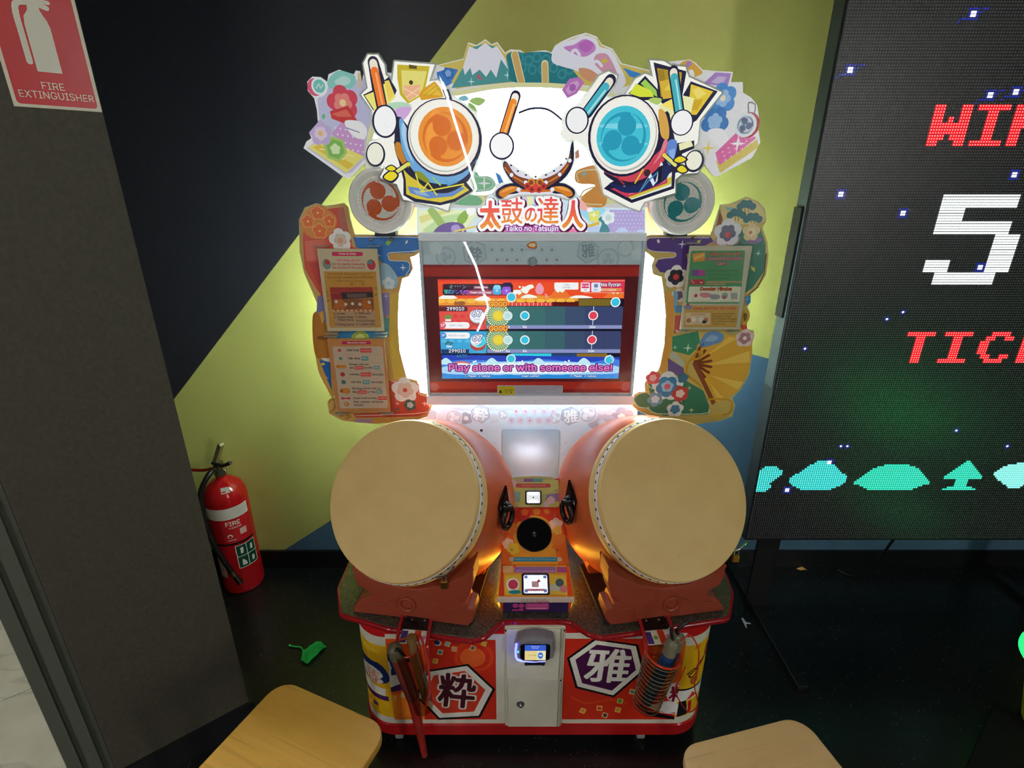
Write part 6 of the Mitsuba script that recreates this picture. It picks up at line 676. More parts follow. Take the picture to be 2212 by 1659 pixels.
# --- title panel and marquee
add('title_box', fbox(-.279, .388, 1.5315, 1.70, 1.6235, 1.70, .003), 'satin', 'c0c8d0', parent=cab)
glowing('title_panel', ART['title'], panel(1.6225), cab, .92, .02, label='backlit title panel with red brush characters and Taiko no Tatsujin')


def outline(art, grow=0):
    g = union_all([q for _, q, _ in prims(art)]).buffer(grow)
    g = max(polys(g), key=lambda q: q.area)
    return affinity.scale(Polygon(g.exterior).simplify(4), 1e-4, 1e-4, origin=(0, 0))


SC = outline(ART['scenery'][:1])
add('scenery_board', put(plate(SC, .010, .001), panel(1.6125)), 'satin', 'dfe4e4', parent=cab, label='white edged board cut to clouds, a mountain and fans')
glowing('scenery_print', ART['scenery'], panel(1.6020), cab, .62, .02, bright=3.2, clip=Polygon(np.reshape(ART['scenery'][0][2], (-1, 2))), label='backlit print of a snowy mountain, waves, pink clouds and fans')
for nm, lab in (('emblem_left', 'cut-out of an orange drum with paper fans and drumsticks'), ('emblem_right', 'cut-out of a blue drum with gold paper fans and drumsticks'), ('emblem_drum', 'cut-out of a brown drum shell with knotted cord and tassels')):
    y = 1.545 if nm == 'emblem_drum' else 1.535
    o = outline(ART[nm])
    e = add('emblem', put(plate(o.buffer(.0045).simplify(.0006), .0045, .0008), panel(y + .0055)), 'clear_edge', smooth=False, parent=cab, label=lab)
    glowing('print', ART[nm], panel(y), e, .95, .02)
hull = union_all([outline(ART[k]) for k in ('emblem_left', 'emblem_right', 'emblem_drum')]).buffer(.006)
hull = hull.buffer(.05).buffer(-.05)
v_, f_ = tri(max(polys(hull), key=lambda q: q.area).simplify(.001))
add('marquee_pane', put(tm(np.c_[v_, np.zeros(len(v_))], f_), panel(1.530)), 'acrylic', smooth=False, parent=cab, label='clear acrylic sheet in front of the cut-outs')
for x, z in ((-.21, 1.80), (-.28, 1.66), (.36, 1.66), (.42, 1.80), (.065, 1.66)):
    add('standoff', put(lathe([(0, 0), (.006, 0), (.006, .055), (0, .055)], 12), frame((x, 1.6005, z), (1, 0, 0), (0, 0, 1))), 'metal', 'd0d0d0', parent=cab)
add('marquee_post', fbox(-.25, .36, 1.53, 1.93, 1.70, 1.76, .004), 'satin', '40444a', parent=cab)
add('marquee_back', fbox(-.30, .42, 1.66, 1.90, 1.6135, 1.70, .006), 'satin', '50545a', parent=cab)
# --- wings with clear pockets
for nm, lab in (('wing_left', 'left wing board printed with an orange fan, blossoms and blue clouds'), ('wing_right', 'right wing board printed with a gold fan, pines and purple clouds')):
    w = add('wing', put(plate(outline(ART[nm][:1]).buffer(.0015), .005, .0008), panel(1.5955)), 'clear_edge', smooth=False, parent=cab, label=lab)
    printed('print', ART[nm], panel(1.5902), w)
    xs = [(-0.4168, 1.5105), (-0.3577, 1.5118), (-0.3813, 0.9611)] if nm == 'wing_left' else [(0.4777, 1.5171), (0.5381, 1.5158), (0.5647, 0.9911)]
    for x, z in xs:
        add('bolt', put(lathe([(0, .007), (.003, .0066), (.0055, .0045), (.0062, 0)], 16), front(1.590, x, z)), 'metal', 'c8c0b0', parent=w)
for x in (-.33, .448):
    add('wing_bracket', fbox(x - .012, x + .012, 1.06, 1.11, 1.6665, 1.70, .002), 'satin', '30343a', parent=cab)

# --- round speakers on stalks beside the title
def speaker(x, z, ink, label):
    k = thing('speaker', label, 'speaker')
    M = front(1.548, x, z)
    add('housing', put(lathe([(0, -.095), (.060, -.095), (.076, -.085), (.086, -.055), (.0885, -.02), (.088, -.006), (.075, -.004), (0, -.004)], 64), M), 'gloss', 'd9503c', parent=k, label='coral red side')
    add('rim', put(lathe([(.0885, -.018), (.0905, -.010), (.0895, .002), (.085, .010), (.078, .012), (.071, .007), (.0655, .0015), (.0655, -.004), (.0885, -.004)], 64), M), 'gloss', 'f4f4f2', parent=k, label='white rim')
    g = add('grille', put(lathe([(0, .0055), (.0655, .0012), (.0655, -.004), (0, -.004)], 48), M), 'satin', 'eae8e2', parent=k, label='perforated white grille with a three-comma crest')
    m, col = print_mesh(print_pieces([('v', ink, 0, 0, 545, 12)]), M)
    lift = lambda r: .0055 - (.0043 / .0655) * r + .0004
    pcs = []
    for c, q, l in print_pieces([('v', ink, 0, 0, 545, 12)]):
        for a in range(24):
            a0, a1 = a * math.pi / 12, (a + 1) * math.pi / 12
            w = Polygon([(0, 0), (900 * math.cos(a0), 900 * math.sin(a0)), (900 * math.cos(a1), 900 * math.sin(a1))])
            pcs += [(c, s, l) for s in polys(q.intersection(w))]
    m, col = print_mesh(pcs, np.eye(4))
    r = np.linalg.norm(m.vertices[:, :2], axis=1)
    m.vertices[:, 2] = lift(r)
    add('crest', put(m, M), 'print', color=col, smooth=False, parent=g)
    hx = []
    for i in range(-14, 15):
        for j in range(-16, 17):
            px, pz = i * .0050 + (j % 2) * .0025, j * .00433
            r = math.hypot(px, pz)
            if r < .0615:
                d = trimesh.creation.cylinder(.0010, .0003, sections=6)
                d.apply_translation((px, pz, lift(r) + .0003))
                hx.append(d)
    add('perforations', put(join(*hx), M), 'matte', '161616', smooth=False, parent=g, kind='stuff')
    add('stalk', fbox(x - .030, x + .030, 1.522, z - .083, 1.565, 1.61, .003), 'satin', '1c1e24', parent=k, label='black stalk')
    return k


speaker(-.370, 1.6205, 'd4581c', 'round white speaker with an orange three-comma crest, left of the title panel')
speaker(.4815, 1.6165, '1f8a92', 'round white speaker with a teal three-comma crest, right of the title panel')

# --- instruction cards in clear pockets
def card(art, quad, label, group=None):
    k = thing('instruction_card', label, 'card', group)
    xs, zs = quad[0], quad[1]
    add('sheet', fbox(xs[0], xs[1], zs[0], zs[1], 1.5705, 1.5715, .002, .0003), 'matte', 'd8ccb0', parent=k)
    printed('print', ART[art], panel(1.5702), k, clip=box(xs[0] * 1e4, zs[0] * 1e4, xs[1] * 1e4, zs[1] * 1e4))
    p = .008
    add('pocket', put(tm([[xs[0] - p, zs[0] - p, 0], [xs[1] + p, zs[0] - p, 0], [xs[1] + p, zs[1] + p, 0], [xs[0] - p, zs[1] + p, 0]], [[0, 1, 2], [0, 2, 3]]), front(1.5672)), 'acrylic', smooth=False, parent=k, label='clear acrylic front')
    for x0, x1, z0, z1 in ((xs[0] - p, xs[0] - p + .040, zs[1] + p - .002, zs[1] + p), (xs[1] + p - .040, xs[1] + p, zs[1] + p - .002, zs[1] + p), (xs[0] - p, xs[0] - p + .040, zs[0] - p, zs[0] - p + .002), (xs[1] + p - .040, xs[1] + p, zs[0] - p, zs[0] - p + .002)):
        add('pocket_edge', fbox(x0, x1, z0, z1, 1.5668, 1.5896, .0008, .0003), 'clear_edge', smooth=False, parent=k)
    return k


card('card_play', CARD_A, 'upper left HOW TO PLAY sheet in a clear pocket on the left wing')
card('card_notes', CARD_B, 'lower left MUSICAL NOTES sheet in a clear pocket on the left wing')
card('card_pass', CARD_C, 'green and yellow sheet in a clear pocket on the right wing')

# ================================================================ drums
def drum(o, pitch, yaw, inner, label):
    k = thing('drum', label, 'drum', None)
    a, b = math.radians(pitch), math.radians(yaw)
    n = np.array([math.sin(b) * math.cos(a), -math.cos(b) * math.cos(a), math.sin(a)])
    M = frame(o, (math.cos(b), math.sin(b), 0), np.cross(n, (math.cos(b), math.sin(b), 0)))
    add('skin', put(lathe([(0, 0), (.12, 0), (.2195, -.0005), (.2235, -.002), (.2262, -.006), (.2275, -.012), (.2300, -.036), (.2320, -.039), (.2352, -.042), (.2368, -.050), (.2365, -.062), (.2345, -.067), (0, -.067)], 96), M), 'drum_skin', parent=k, label='cream drum skin folded over the rim')
    add('rim_band', put(lathe([(.2284, -.0165), (.2304, -.018), (.2308, -.027), (.2308, -.0355), (.2285, -.0365), (.2275, -.0165)], 96), M), 'satin', 'dcd8d6', parent=k, label='pale band under the nails')
    prof = [(.2345, -.0675)] + [(.2345 + .0345 * math.sin(math.pi * min(t, 1) ** .85 * .62) * (1 - .12 * t), -.0675 - .222 * t) for t in np.linspace(.02, 1, 22)] + [(0, -.2895)]
    add('shell', put(lathe([(0, -.0675)] + prof, 96), M), 'satin', 'b8562f', parent=k, label='orange barrel shell')
    for i in range(58):
        t = i * 2 * math.pi / 58
        p = put(ball(1.0, (0, 0, 0), 1, (.0046, .0018, .0022)), frame((.2312 * math.cos(t), .2312 * math.sin(t), -.0265), (-math.sin(t), math.cos(t), 0), (math.cos(t), math.sin(t), 0)))
        add('nail', put(p, M), 'satin', '14120f', smooth=True, parent=k)
    # ring fitting on the inner side
    t = 0.10 if inner > 0 else math.pi - 0.10
    R = .2325 + .030
    er, et = np.array([math.cos(t), math.sin(t), 0]), np.array([-math.sin(t), math.cos(t), 0])
    F = M @ frame(er * (R + .002) + np.array([0, 0, -.140]), et * inner, (np.array([0, 0, .95]) - er * .31) * inner)
    f = add('ring_fitting', put(loft(Polygon([(-.062, 0), (-.018, -.02), (0, -.027), (.018, -.02), (.062, 0), (.018, .02), (0, .027), (-.018, .02)]), [(0, -.004), (0, .003), (.004, .006)]), F), 'gloss', '0c0c0d', parent=k, label='black iron ring fitting')
    add('boss', put(lathe([(.018, 0), (.017, .008), (.011, .016), (0, .019)], 20), F @ frame((0, 0, .004), (1, 0, 0), (0, 1, 0))), 'gloss', '111113', parent=f)
    add('ring', put(tube([(-.030 + .030 * math.cos(q), .021 * math.sin(q), .016 + .006 * math.cos(q)) for q in np.linspace(0, 2 * math.pi, 28, endpoint=False)], .0078, 10, True), F), 'gloss', '0e0e10', parent=f)
    return k, M


DL, ML = drum((-.313, 1.25, .836), 35.1, -17.2, 1, 'left taiko drum with a cream skin and orange shell')
DR, MR = drum((.461, 1.25, .838), 32.3, 14.35, -1, 'right taiko drum with a cream skin and orange shell')


def padlock(M, ang, rad, side, label):
    k = thing('padlock', label, 'padlock')
    p = (M @ np.array([rad * math.cos(ang), rad * math.sin(ang), -.030, 1]))[:3]
    q = p + (0, -.014, -.010)
    add('hasp', tube(spline([p + (side * .030, -.002, .020), p + (side * .020, -.010, .016), p + (side * .008, -.016, .006), p + (-side * .004, -.015, -.002), p + (-side * .024, -.006, -.010)], 5), .0034, 8), 'metal', 'd8d4c8', parent=k, label='silver hasp')
    add('shackle', tube([q + (-.006, 0, -.010), q + (-.006, 0, .004), q + (-.004, 0, .010), q + (0, 0, .013), q + (.004, 0, .010), q + (.006, 0, .004), q + (.006, 0, -.010)], .0022, 8), 'metal', 'd8d8d4', parent=k)
    add('body', fbox(q[0] - .010, q[0] + .010, q[2] - .032, q[2] - .008, q[1] - .005, q[1] + .005, .002), 'metal', 'c8963c', parent=k, label='brass body')
    return k


padlock(ML, math.radians(-47), .232, 1, 'small brass padlock on the lower rim of the left drum')
padlock(MR, math.radians(-43), .238, 1, 'small brass padlock on the lower rim of the right drum')

# --- red brown cradles
CRA = np.array(CRADLE)          # outline of the left cradle's front plate: (along, up), metres


def cradle(p0, d, mirror, label):
    k = thing('drum_stand', label, 'drum stand')
    q = CRA * (1, 1)
    w = q[:, 0].max() + q[:, 0].min()
    if mirror:
        q = np.c_[w - q[:, 0], q[:, 1]]
    poly = Polygon(q).buffer(.003).buffer(-.003)
    M = frame((p0[0], p0[1], 0), (d[0], d[1], 0), (0, 0, 1))        # local z faces the camera
    add('plate', put(loft(poly, [(.004, -.07), (0, -.066), (0, -.005), (.0015, -.0015), (.005, 0)]), M), 'satin', '8c3a27', parent=k, label='scrolled front plate')
    add('plate', put(loft(Polygon(q).buffer(-.006), [(.004, -.25), (0, -.246), (0, -.20), (.004, -.196)]), M), 'satin', '8c3a27', parent=k, label='rear plate')
    x0, x1 = q[:, 0].min(), q[:, 0].max()
    bx = (w / 2)
    boss = (w - CRADLE_BOSS[0]) if mirror else CRADLE_BOSS[0]
    add('boss', put(lathe([(0, .004), (.014, .004), (.0165, .0015), (.0175, .0075), (.021, .010), (.025, .0085), (.027, .001), (.027, -.006)], 36), M @ frame((boss, CRADLE_BOSS[1], 0), (1, 0, 0), (0, 1, 0))), 'satin', '8c3a27', parent=k, label='round boss')
    # raised line that follows the arms
    arm = np.array(CRADLE_ARM)
    if mirror:
        arm = np.c_[w - arm[:, 0], arm[:, 1]]
    add('moulding', put(tube(np.c_[spline(arm, 6), np.full((len(arm) - 1) * 6 + 1, .0)], .003, 8), M), 'satin', '843523', parent=k)
    add('block', put(loft(box(x0 + .06, .5065, x1 - .05, .545), [(0, -.198), (0, -.072)]), M), 'satin', '6c2c20', parent=k)
    add('foot', put(loft(box(x0 - .0, .5062, x1 - .01, .520), [(0, -.245), (0, -.012)]), M), 'matte', '241c18', parent=k, label='dark rubber foot')
    return k


cradle(CR_P0, CR_D, False, 'red brown scrolled stand under the left drum')
cradle(CR_P1, CR_E, True, 'red brown scrolled stand under the right drum')

# ================================================================ card console between the drums
con = thing('card_console', 'orange sloped card console with a round black speaker between the drums', 'card reader')
SEC = [(1.165, .564, .1085), (1.25, .604, .1005), (1.40, .702, .088), (1.452, .780, .0835)]
v, f = [], []
for y, z, w in SEC + [(1.498, .735, .083)]:
    v += [[CX - w, y, z], [CX + w, y, z], [CX + w - .012, y + .006, .5062], [CX - w + .012, y + .006, .5062]]
for i in range(4):
    for j in range(4):
        a, b = i * 4 + j, i * 4 + (j + 1) % 4
        f += [[a, b, b + 4], [a, b + 4, a + 4]]
f += [[0, 3, 2], [0, 2, 1], [16, 17, 18], [16, 18, 19]]
bm = tm(v, f)
if bm.volume < 0:
    bm.faces = bm.faces[:, ::-1]
add('body', bm, 'satin', 'c8401c', smooth=False, parent=con)


def slope(i):
    (y0, z0, w0), (y1, z1, w1) = SEC[i], SEC[i + 1]
    return frame((CX, y0, z0), (1, 0, 0), (0, y1 - y0, z1 - z0)), math.hypot(y1 - y0, z1 - z0), w0, w1


M0, L0, a0, b0 = slope(0)
M1, L1, a1, b1 = slope(1)
M2, L2, a2, b2 = slope(2)
trap = lambda a, b, L, r=.001: Polygon([(-a, 0), (a, 0), (b, L), (-b, L)]).buffer(-r).buffer(r)
add('card_plate', put(plate(trap(a0, b0, L0), .004, .001), M0), 'satin', 'd88a2c', parent=con, label='card panel with a small white screen')
add('speaker_plate', put(plate(trap(a1 + .002, b1 + .002, L1 + .004, .014), .005, .001), M1), 'satin', 'c8381c', parent=con, label='red orange panel round the black disc')
add('head_plate', put(plate(Polygon([(-a2, .002), (a2, .002), (b2, L2 * .7), (b2 * .8, L2 + .004), (0, L2 + .008), (-b2 * .8, L2 + .004), (-b2, L2 * .7)]).buffer(-.018).buffer(.018), .004, .001), M2), 'satin', 'b8b070', parent=con, label='pastel panel with a lit code window')
up = lambda M, h: M @ frame((0, 0, h), (1, 0, 0), (0, 1, 0))
R_ = lambda c, x0, y0, x1, y1, r=0: ('r', c, [x0, y0, x1, y0, x1, y1, x0, y1], r)
printed('card_print', [('p', 'd8912c', [-1060, 20, 1060, 20, 985, 920, -985, 920]), ('p', 'c83a1c', [-1060, 20, -900, 20, -940, 920, -985, 920]), ('p', 'e0481c', [900, 20, 1060, 20, 985, 920, 930, 920]),
    ('p', 'd8b040', [-880, 60, -420, 60, -420, 640, -880, 620]), ('p', 'd8b040', [420, 60, 900, 60, 880, 620, 420, 640]),
    R_('8a5a9a', -620, 700, 600, 880, 30), R_('a84a80', 640, 700, 930, 880, 30), R_('d8a070', -950, 700, -660, 900, 30), R_('b078a8', -560, 720, 560, 780), R_('9a6a98', -500, 810, 540, 860), R_('d03a50', -640, 840, -560, 920),
    ('c', 'e4dcc8', -650, 340, 200), ('c', 'c83a58', -650, 350, 140), ('e', '2a8090', -600, 130, 180, 60, 0), ('e', 'b8b8a0', 560, 260, 170, 110, 0), ('c', '4a5a60', 700, 400, 120), ('c', 'd07a78', 800, 220, 110), R_('201a3a', -400, 40, 400, 690, 60)], up(M0, .0044), con)
cs = add('card_screen', put(plate(rrect(-.0345, .0085, .0345, .0625, .005), .0015, .0004), up(M0, .0050)), 'matte', 'e8ecf4', smooth=False, parent=con, em=light(np.array([.62, .68, .86]) * .9, .3), label='small white screen')
printed('card_icon', [R_('e8b8c0', -110, 260, 90, 430, 20), ('p', 'c83a5a', [30, 400, 150, 420, 90, 500]), R_('e08aa0', -250, 150, 260, 210), R_('9aa8f0', -320, 110, -230, 200), R_('9aa8f0', 230, 110, 320, 200), R_('9aa8f0', -320, 520, -230, 600), R_('9aa8f0', 230, 520, 320, 600)], up(M0, .0069), con)
printed('speaker_print', [('p', 'cf3a1e', [-1010, 10, 1010, 10, 880, 1770, -880, 1770]), ('p', 'd8601e', [-1000, 10, 1000, 10, 950, 900, -950, 900]), ('p', 'd88a26', [-700, 10, 700, 10, 600, 500, -600, 500]), ('c', 'd88a2c', 0, 900, 640), ('c', 'b82a1c', -350, 1560, 240), ('c', 'd8702a', -700, 1120, 200), ('c', 'd8702a', 720, 800, 220), ('f', 'e8b8a0', 690, 1250, 210, 0), ('f', 'e8b090', -800, 640, 180, 10), ('f', 'e0b030', -640, 480, 190, 30), ('f', 'e0a040', 720, 1060, 150, 20), ('f', 'd85a24', -280, 1640, 120, 0), ('f', 'd87a2c', 100, 1660, 120, 0), ('f', 'd87a2c', 420, 1660, 90, 0),
    R_('2f7690', -640, 100, 680, 230, 40), ('c', 'c8a080', -700, 165, 70), ('c', 'c8a080', 740, 165, 70), ('t', '9ac0d0', 'Please do not play while holding your card', 20, 165, 56, 0, 0, 'm', None, 0, 1240)], up(M1, .0054), con)
add('speaker', put(lathe([(.054, 0), (.0535, .003), (.050, .004), (.03, .001), (.008, .0005), (.005, .003), (0, .004)], 48), up(M1, .0050) @ frame((0, .092, 0), (1, 0, 0), (0, 1, 0))), 'gloss', '0b0b0c', parent=con, label='round black speaker')
printed('head_print', [('p', 'c4bc62', [-850, 60, 850, 60, 800, 880, -800, 880]), ('p', '8fb4a0', [-820, 250, -420, 200, -400, 500, -800, 560]), ('p', 'b0b060', [300, 100, 840, 320, 800, 600, 250, 420]), ('p', '8a6a9a', [380, 260, 840, 200, 800, 480, 420, 420]), ('f', 'd8a8b0', 560, 250, 130, 0), ('f', 'd0b0b8', 400, 120, 90, 0), ('f', 'd8b0c0', -660, 780, 120, 0), R_('8a5a90', -300, 820, 0, 930), R_('5aa0a0', 0, 820, 300, 930), R_('c8a0a0', -500, 800, -300, 910), R_('c03a3c', -560, 640, 560, 770, 60), R_('d86a60', -380, 680, 400, 735)], up(M2, .0044), con)
wn = add('code_window', put(plate(rrect(-.0255, .0115, .0255, .0555, .006), .004, .001), up(M2, .0044)), 'gloss', '16181c', parent=con, label='lit code reader window with a dark frame')
add('glass', put(plate(rrect(-.0215, .0155, .0215, .0515, .004), .001, .0003), up(M2, .0086)), 'matte', 'd8dee2', smooth=False, parent=wn, em=light(np.array([.55, .60, .62]) * .9, .2))
for i in range(4):
    for y in (.0215, .0455):
        add('diode', put(ball(.0042, ((i - 1.5) * .0072, y, .0098), 1, (1, 1, .4)), M2), 'matte', 'ffffff', smooth=True, parent=wn, em=light(np.array([1, 1, 1]) * 4, .1))
add('lens', put(ball(.0022, (0, .0335, .0098), 1, (1, 1, .5)), M2), 'gloss', '1a1c20', smooth=True, parent=wn)
for M, pts in ((M1, ((-.068, .045), (.068, .045), (-.068, .155), (.068, .155))), (M2, ((-.07, .055), (.07, .055)))):
    for x, y in pts:
        add('screw', put(lathe([(0, .0028), (.0025, .0024), (.0038, 0)], 12), up(M, .0052) @ frame((x, y, 0), (1, 0, 0), (0, 1, 0))), 'metal', 'e0dcd4', parent=con)
add('lip', fbox(CX - .1095, CX + .1095, .5490, .5665, 1.1595, 1.170, .003), 'satin', 'cdb8aa', parent=con, label='pale lip with small print')
printed('lip_print', [('t', '6a6a78', 'You can play with a card', 620, 5605, 40, 0, 0, 'm', None, 0, 700), ('t', '6a6a78', 'Available with', 430, 5540, 38, 0, 0, 'm', None, 0, 400), R_('c06a80', 660, 5520, 1060, 5560)], panel(1.1591), con)
add('front_panel', fbox(CX - .094, CX + .094, .5075, .548, 1.1660, 1.1705, .003), 'satin', '2a1a4a', parent=con, label='purple front')
printed('front_print', [R_('a83a78', 380, 5180, 1060, 5420, 50), ('c', 'a83a6a', 100, 5330, 85), R_('a83a6a', 0, 5140, 190, 5200), ('c', 'a83a6a', 270, 5330, 85), R_('a83a6a', 200, 5140, 330, 5230), R_('e0a0c0', 440, 5220, 1000, 5250), R_('b84a80', 440, 5290, 1000, 5390)], panel(1.1654), con)
AMB = np.array([1.0, .62, .05])
for sgn in (-1, 1):
    p = [(CX + sgn * (w + .001), y) for y, w in ((1.205, .1045), (1.25, .1005), (1.40, .088))]
    add('edge_light', tube([(x, y, .5125) for x, y in p], .004, 8), 'matte', 'f0d080', parent=con, em=light(AMB * 34.0, 1.5), label='amber light strip along the foot')
add('top_light', fbox(CX - .06, CX + .06, .722, .728, 1.4995, 1.505, .001), 'matte', 'ffffff', smooth=False, parent=con, em=light(np.array([.80, .95, 1.0]) * 130, 1.5), label='white light bar on the back')

# ================================================================ payment reader on the upper door
pay = thing('payment_reader', 'grey card payment reader with a blue glow on the upper white door', 'card reader')
PX0, PX1, PZ0, PZ1 = .007, .123, .396, .490
hump = Polygon([(PX0, 0.439), (PX0 + .008, 0.477), (PX0 + .030, 0.487), (.065, 0.490), (PX1 - .030, 0.487), (PX1 - .006, 0.477), (PX1, 0.439), (PX1 - .004, 0.414), (PX1 - .022, 0.402), (.065, 0.397), (PX0 + .022, 0.402), (PX0 + .004, 0.414)]).buffer(-.004).buffer(.004, quad_segs=5)
add('body', put(loft(hump, [(.004, 0), (0, .006), (0, .026), (.002, .034), (.007, .040)]), front(1.1298)), 'satin', '7e7c86', parent=pay)
bz = add('bezel', put(plate(rrect(.0225, .4105, .107, .4705, .010), .004, .0012), front(1.0930)), 'gloss', '0c0c10', parent=pay, label='black screen frame')
sc_ = add('display', put(plate(rrect(.0355, .4145, .0945, .4665, .001), .0006, .0001), front(1.0889)), 'screen_glass', smooth=False, parent=pay)
glowing('image', [R_('3f62e0', 355, 4470, 945, 4685), R_('f0dc9a', 355, 4125, 945, 4470), R_('f6ecc4', 700, 4130, 945, 4470), ('t', 'f0f4ff', 'PRESENT CARD', 650, 4620, 26, 0, 1, 'm', None, 0, 230), ('t', 'f0f4ff', 'OR PHONE', 640, 4565, 24, 0, 1, 'm', None, 0, 170), ('t', '8a6a30', 'TAP HERE', 560, 4300, 34, 0, 0, 'm', None, 0, 230), ('e', '3f7ad8', 795, 4295, 75, 120, 0), R_('8ab8f0', 740, 4260, 850, 4325, 10), R_('e8f0fa', 760, 4275, 830, 4310)], panel(1.0880), sc_, .85, .02)
BLUE = np.array([.05, .06, 1.0])
add('glow_strip', put(tube(spline([(.0120, .466, 0), (.0105, .435, 0), (.0135, .412, 0), (.026, .4045, 0), (.060, .402, 0), (.094, .4045, 0)], 5), .0034, 8), front(1.0935)), 'matte', '8080ff', parent=pay, em=light(BLUE * 9.0, .5), label='blue light line round the lower left edge')
add('indicator', ball(.0028, (.0168, 1.0885, .4420), 1), 'matte', '60e0ff', smooth=True, parent=pay, em=light(np.array([.05, .7, 1.0]) * 3, .1), label='cyan indicator')
add('bracket', fbox(.036, .095, .372, .398, 1.105, 1.1298, .004), 'satin', '14141a', parent=pay)
for x in (.041, .088):
    add('bolt', put(lathe([(0, .004), (.005, .003), (.0062, 0)], 6), front(1.1048, x, .379)), 'metal', '8a8a88', parent=pay)

# ================================================================ drumstick pouches at the front of the deck
def strap(xc, yaw, label):
    k = thing('stick_holder', label, 'drumstick holder')
    pt = lambda x, y, z: (xc + x, y + x * yaw, z)
    for s in (-1, 1):
        w = .0415 * s
        add('rail', tube(spline([pt(w, 1.150, .5125), pt(w, 1.11, .5135), pt(w, 1.075, .509), pt(w, 1.056, .495), pt(w, 1.050, .455), pt(w * .95, 1.048, .42)], 6), .0052, 8), 'gloss', 'b02226', parent=k, label='red side rail')
    M = frame(pt(0, 1.062, .5035), (1, yaw, 0), (0, .080, .0105))
    b = add('bracket', put(loft(rrect(-.036, .0385, .036, .083, .002), [(.0005, 0), (0, .0005), (0, .0035), (.0005, .004)]), M), 'gloss', '101012', parent=k, label='black bracket')
    for s in (-.018, .018):
        add('screw', put(lathe([(0, .0026), (.0026, .0022), (.0036, 0)], 12), M @ frame((s, .068, .004), (1, 0, 0), (0, 1, 0))), 'metal', 'e0e0dc', parent=b)
    l = add('tag_strip', put(loft(rrect(-.036, -.004, .036, .038, .002), [(.0003, 0), (0, .0003), (0, .0027), (.0003, .003)]), M), 'satin', 'd8d4c8', parent=k, label='strip with four coloured squares')
    printed('print', [R_('4a3484', -355, -30, -185, 330), R_('e4e0cc', -180, -35, 0, 350), ('c', '7aa040', -90, 150, 62), R_('d83c24', 0, -38, 180, 370), R_('e6e2dc', 185, -38, 355, 330), ('c', 'd87aa8', 268, 160, 66)], up(M, .0033), l)
    return k, M


def rod(p0, p1, r0, r1, n=2, sides=16):
    p = np.linspace(p0, p1, n)
    return tube(p, np.linspace(r0, r1, n), sides)


def pouch(k, top, bot, r0, r1, ribs):
    top, bot = np.array(top), np.array(bot)
    d = bot - top
    L = np.linalg.norm(d)
    n = 60 if ribs else 14
    t = np.linspace(0, 1, n)
    r = r0 + (r1 - r0) * t + (ribs * np.sin(t * 2 * math.pi * 16) if ribs else 0)
    M = frame(top, np.cross(d, [0, 1, 0]), np.cross(d, np.cross(d, [0, 1, 0])))
    z = (M[:3, 2] @ d)
    P = [(ri, ti * z) for ri, ti in zip(r, t)]
    m = lathe(P + [(r1 * .6, z), (0, z)], 32)
    return add('sleeve', put(m, M), 'pouch', parent=k, label='clear plastic sleeve')


LH, _ = strap(-.270, -.10, 'left drumstick holder, red rails with a tapered clear sleeve, on the front of the cabinet')
a, b = LEFT_SLEEVE
pouch(LH, a, b, .036, .027, 0)
add('mouth', tube([np.array(a) + (.036 * math.cos(q), .012 * math.sin(q), .033 * math.sin(q) * .6) for q in np.linspace(0, 2 * math.pi, 30, endpoint=False)], .003, 8, True), 'gloss', '9c3020', parent=LH)
st = thing('drumstick', 'red sleeved drumstick hanging low through the left holder, its tip near the floor', 'drumstick')
q0, q1, q2 = LEFT_STICK
add('shaft', rod(q1, q2, .017, .0085, 12), 'satin', 'a02a22', parent=st, label='red tapered sleeve')
add('tip', ball(.0086, q2, 2), 'satin', 'a8603c', smooth=True, parent=st)
add('grip', rod(q0, q1, .0185, .0185, 6), 'satin', '6a2a24', parent=st, label='dark red grip')
add('end_cap', join(rod(np.array(q0) + (np.array(q0) - q1) * .16, q0, .0195, .0195, 4), ball(.0193, np.array(q0) + (np.array(q0) - q1) * .16, 2, (1, 1, 1))), 'satin', '55503a', parent=st, label='olive end cap')
add('cord', tube(spline([np.array(q0) + (.0, -.010, .03), np.array(q0) + (.012, -.02, .045), (-.283, 1.056, .447), (-.286, 1.055, .458)], 6), .0042, 8), 'satin', '121210', parent=st)
st = thing('drumstick', 'brown drumstick inside the sleeve of the left holder', 'drumstick')
c0, c1 = np.array(a) + (.014, .004, .035), np.array(b) + (.008, .004, .03)
add('shaft', rod(c0, c1, .013, .012, 4), 'satin', '7a5a34', parent=st)
add('cord', tube(spline([np.array(b) + (.012, -.02, .03), (np.array(a) + b) / 2 + (.044, -.02, .02), np.array(a) + (.05, -.01, .02), np.array(a) + (.040, -.004, .05)], 8), .0035, 8), 'gloss', 'b03024', parent=LH, label='red hanging cord')

RIBS = 13
RH, _ = strap(.402, .10, 'right drumstick holder, red rails with a ribbed clear sleeve, on the front of the cabinet')
a, b = RIGHT_SLEEVE
pouch(RH, a, b, .047, .036, .0012)
d = np.array(b) - a
e1 = np.cross(d, [0, 1, 0]); e1 /= np.linalg.norm(e1)
e2 = np.cross(d, e1); e2 /= np.linalg.norm(e2)
add('mouth', tube([np.array(a) + .047 * (math.cos(q) * e1 + math.sin(q) * e2) for q in np.linspace(0, 2 * math.pi, 32, endpoint=False)], .0034, 8, True), 'gloss', 'c03c22', parent=RH, label='orange red rim of the sleeve')
for t in np.linspace(.06, .96, RIBS):
    rr_ = .047 + (.036 - .047) * t + .0006
    add('rib', tube([np.array(a) + d * t + rr_ * (math.cos(q) * e1 + math.sin(q) * e2) for q in np.linspace(0, 2 * math.pi, 28, endpoint=False)], .0009, 5, True), 'satin', '8a7a5c', parent=RH)
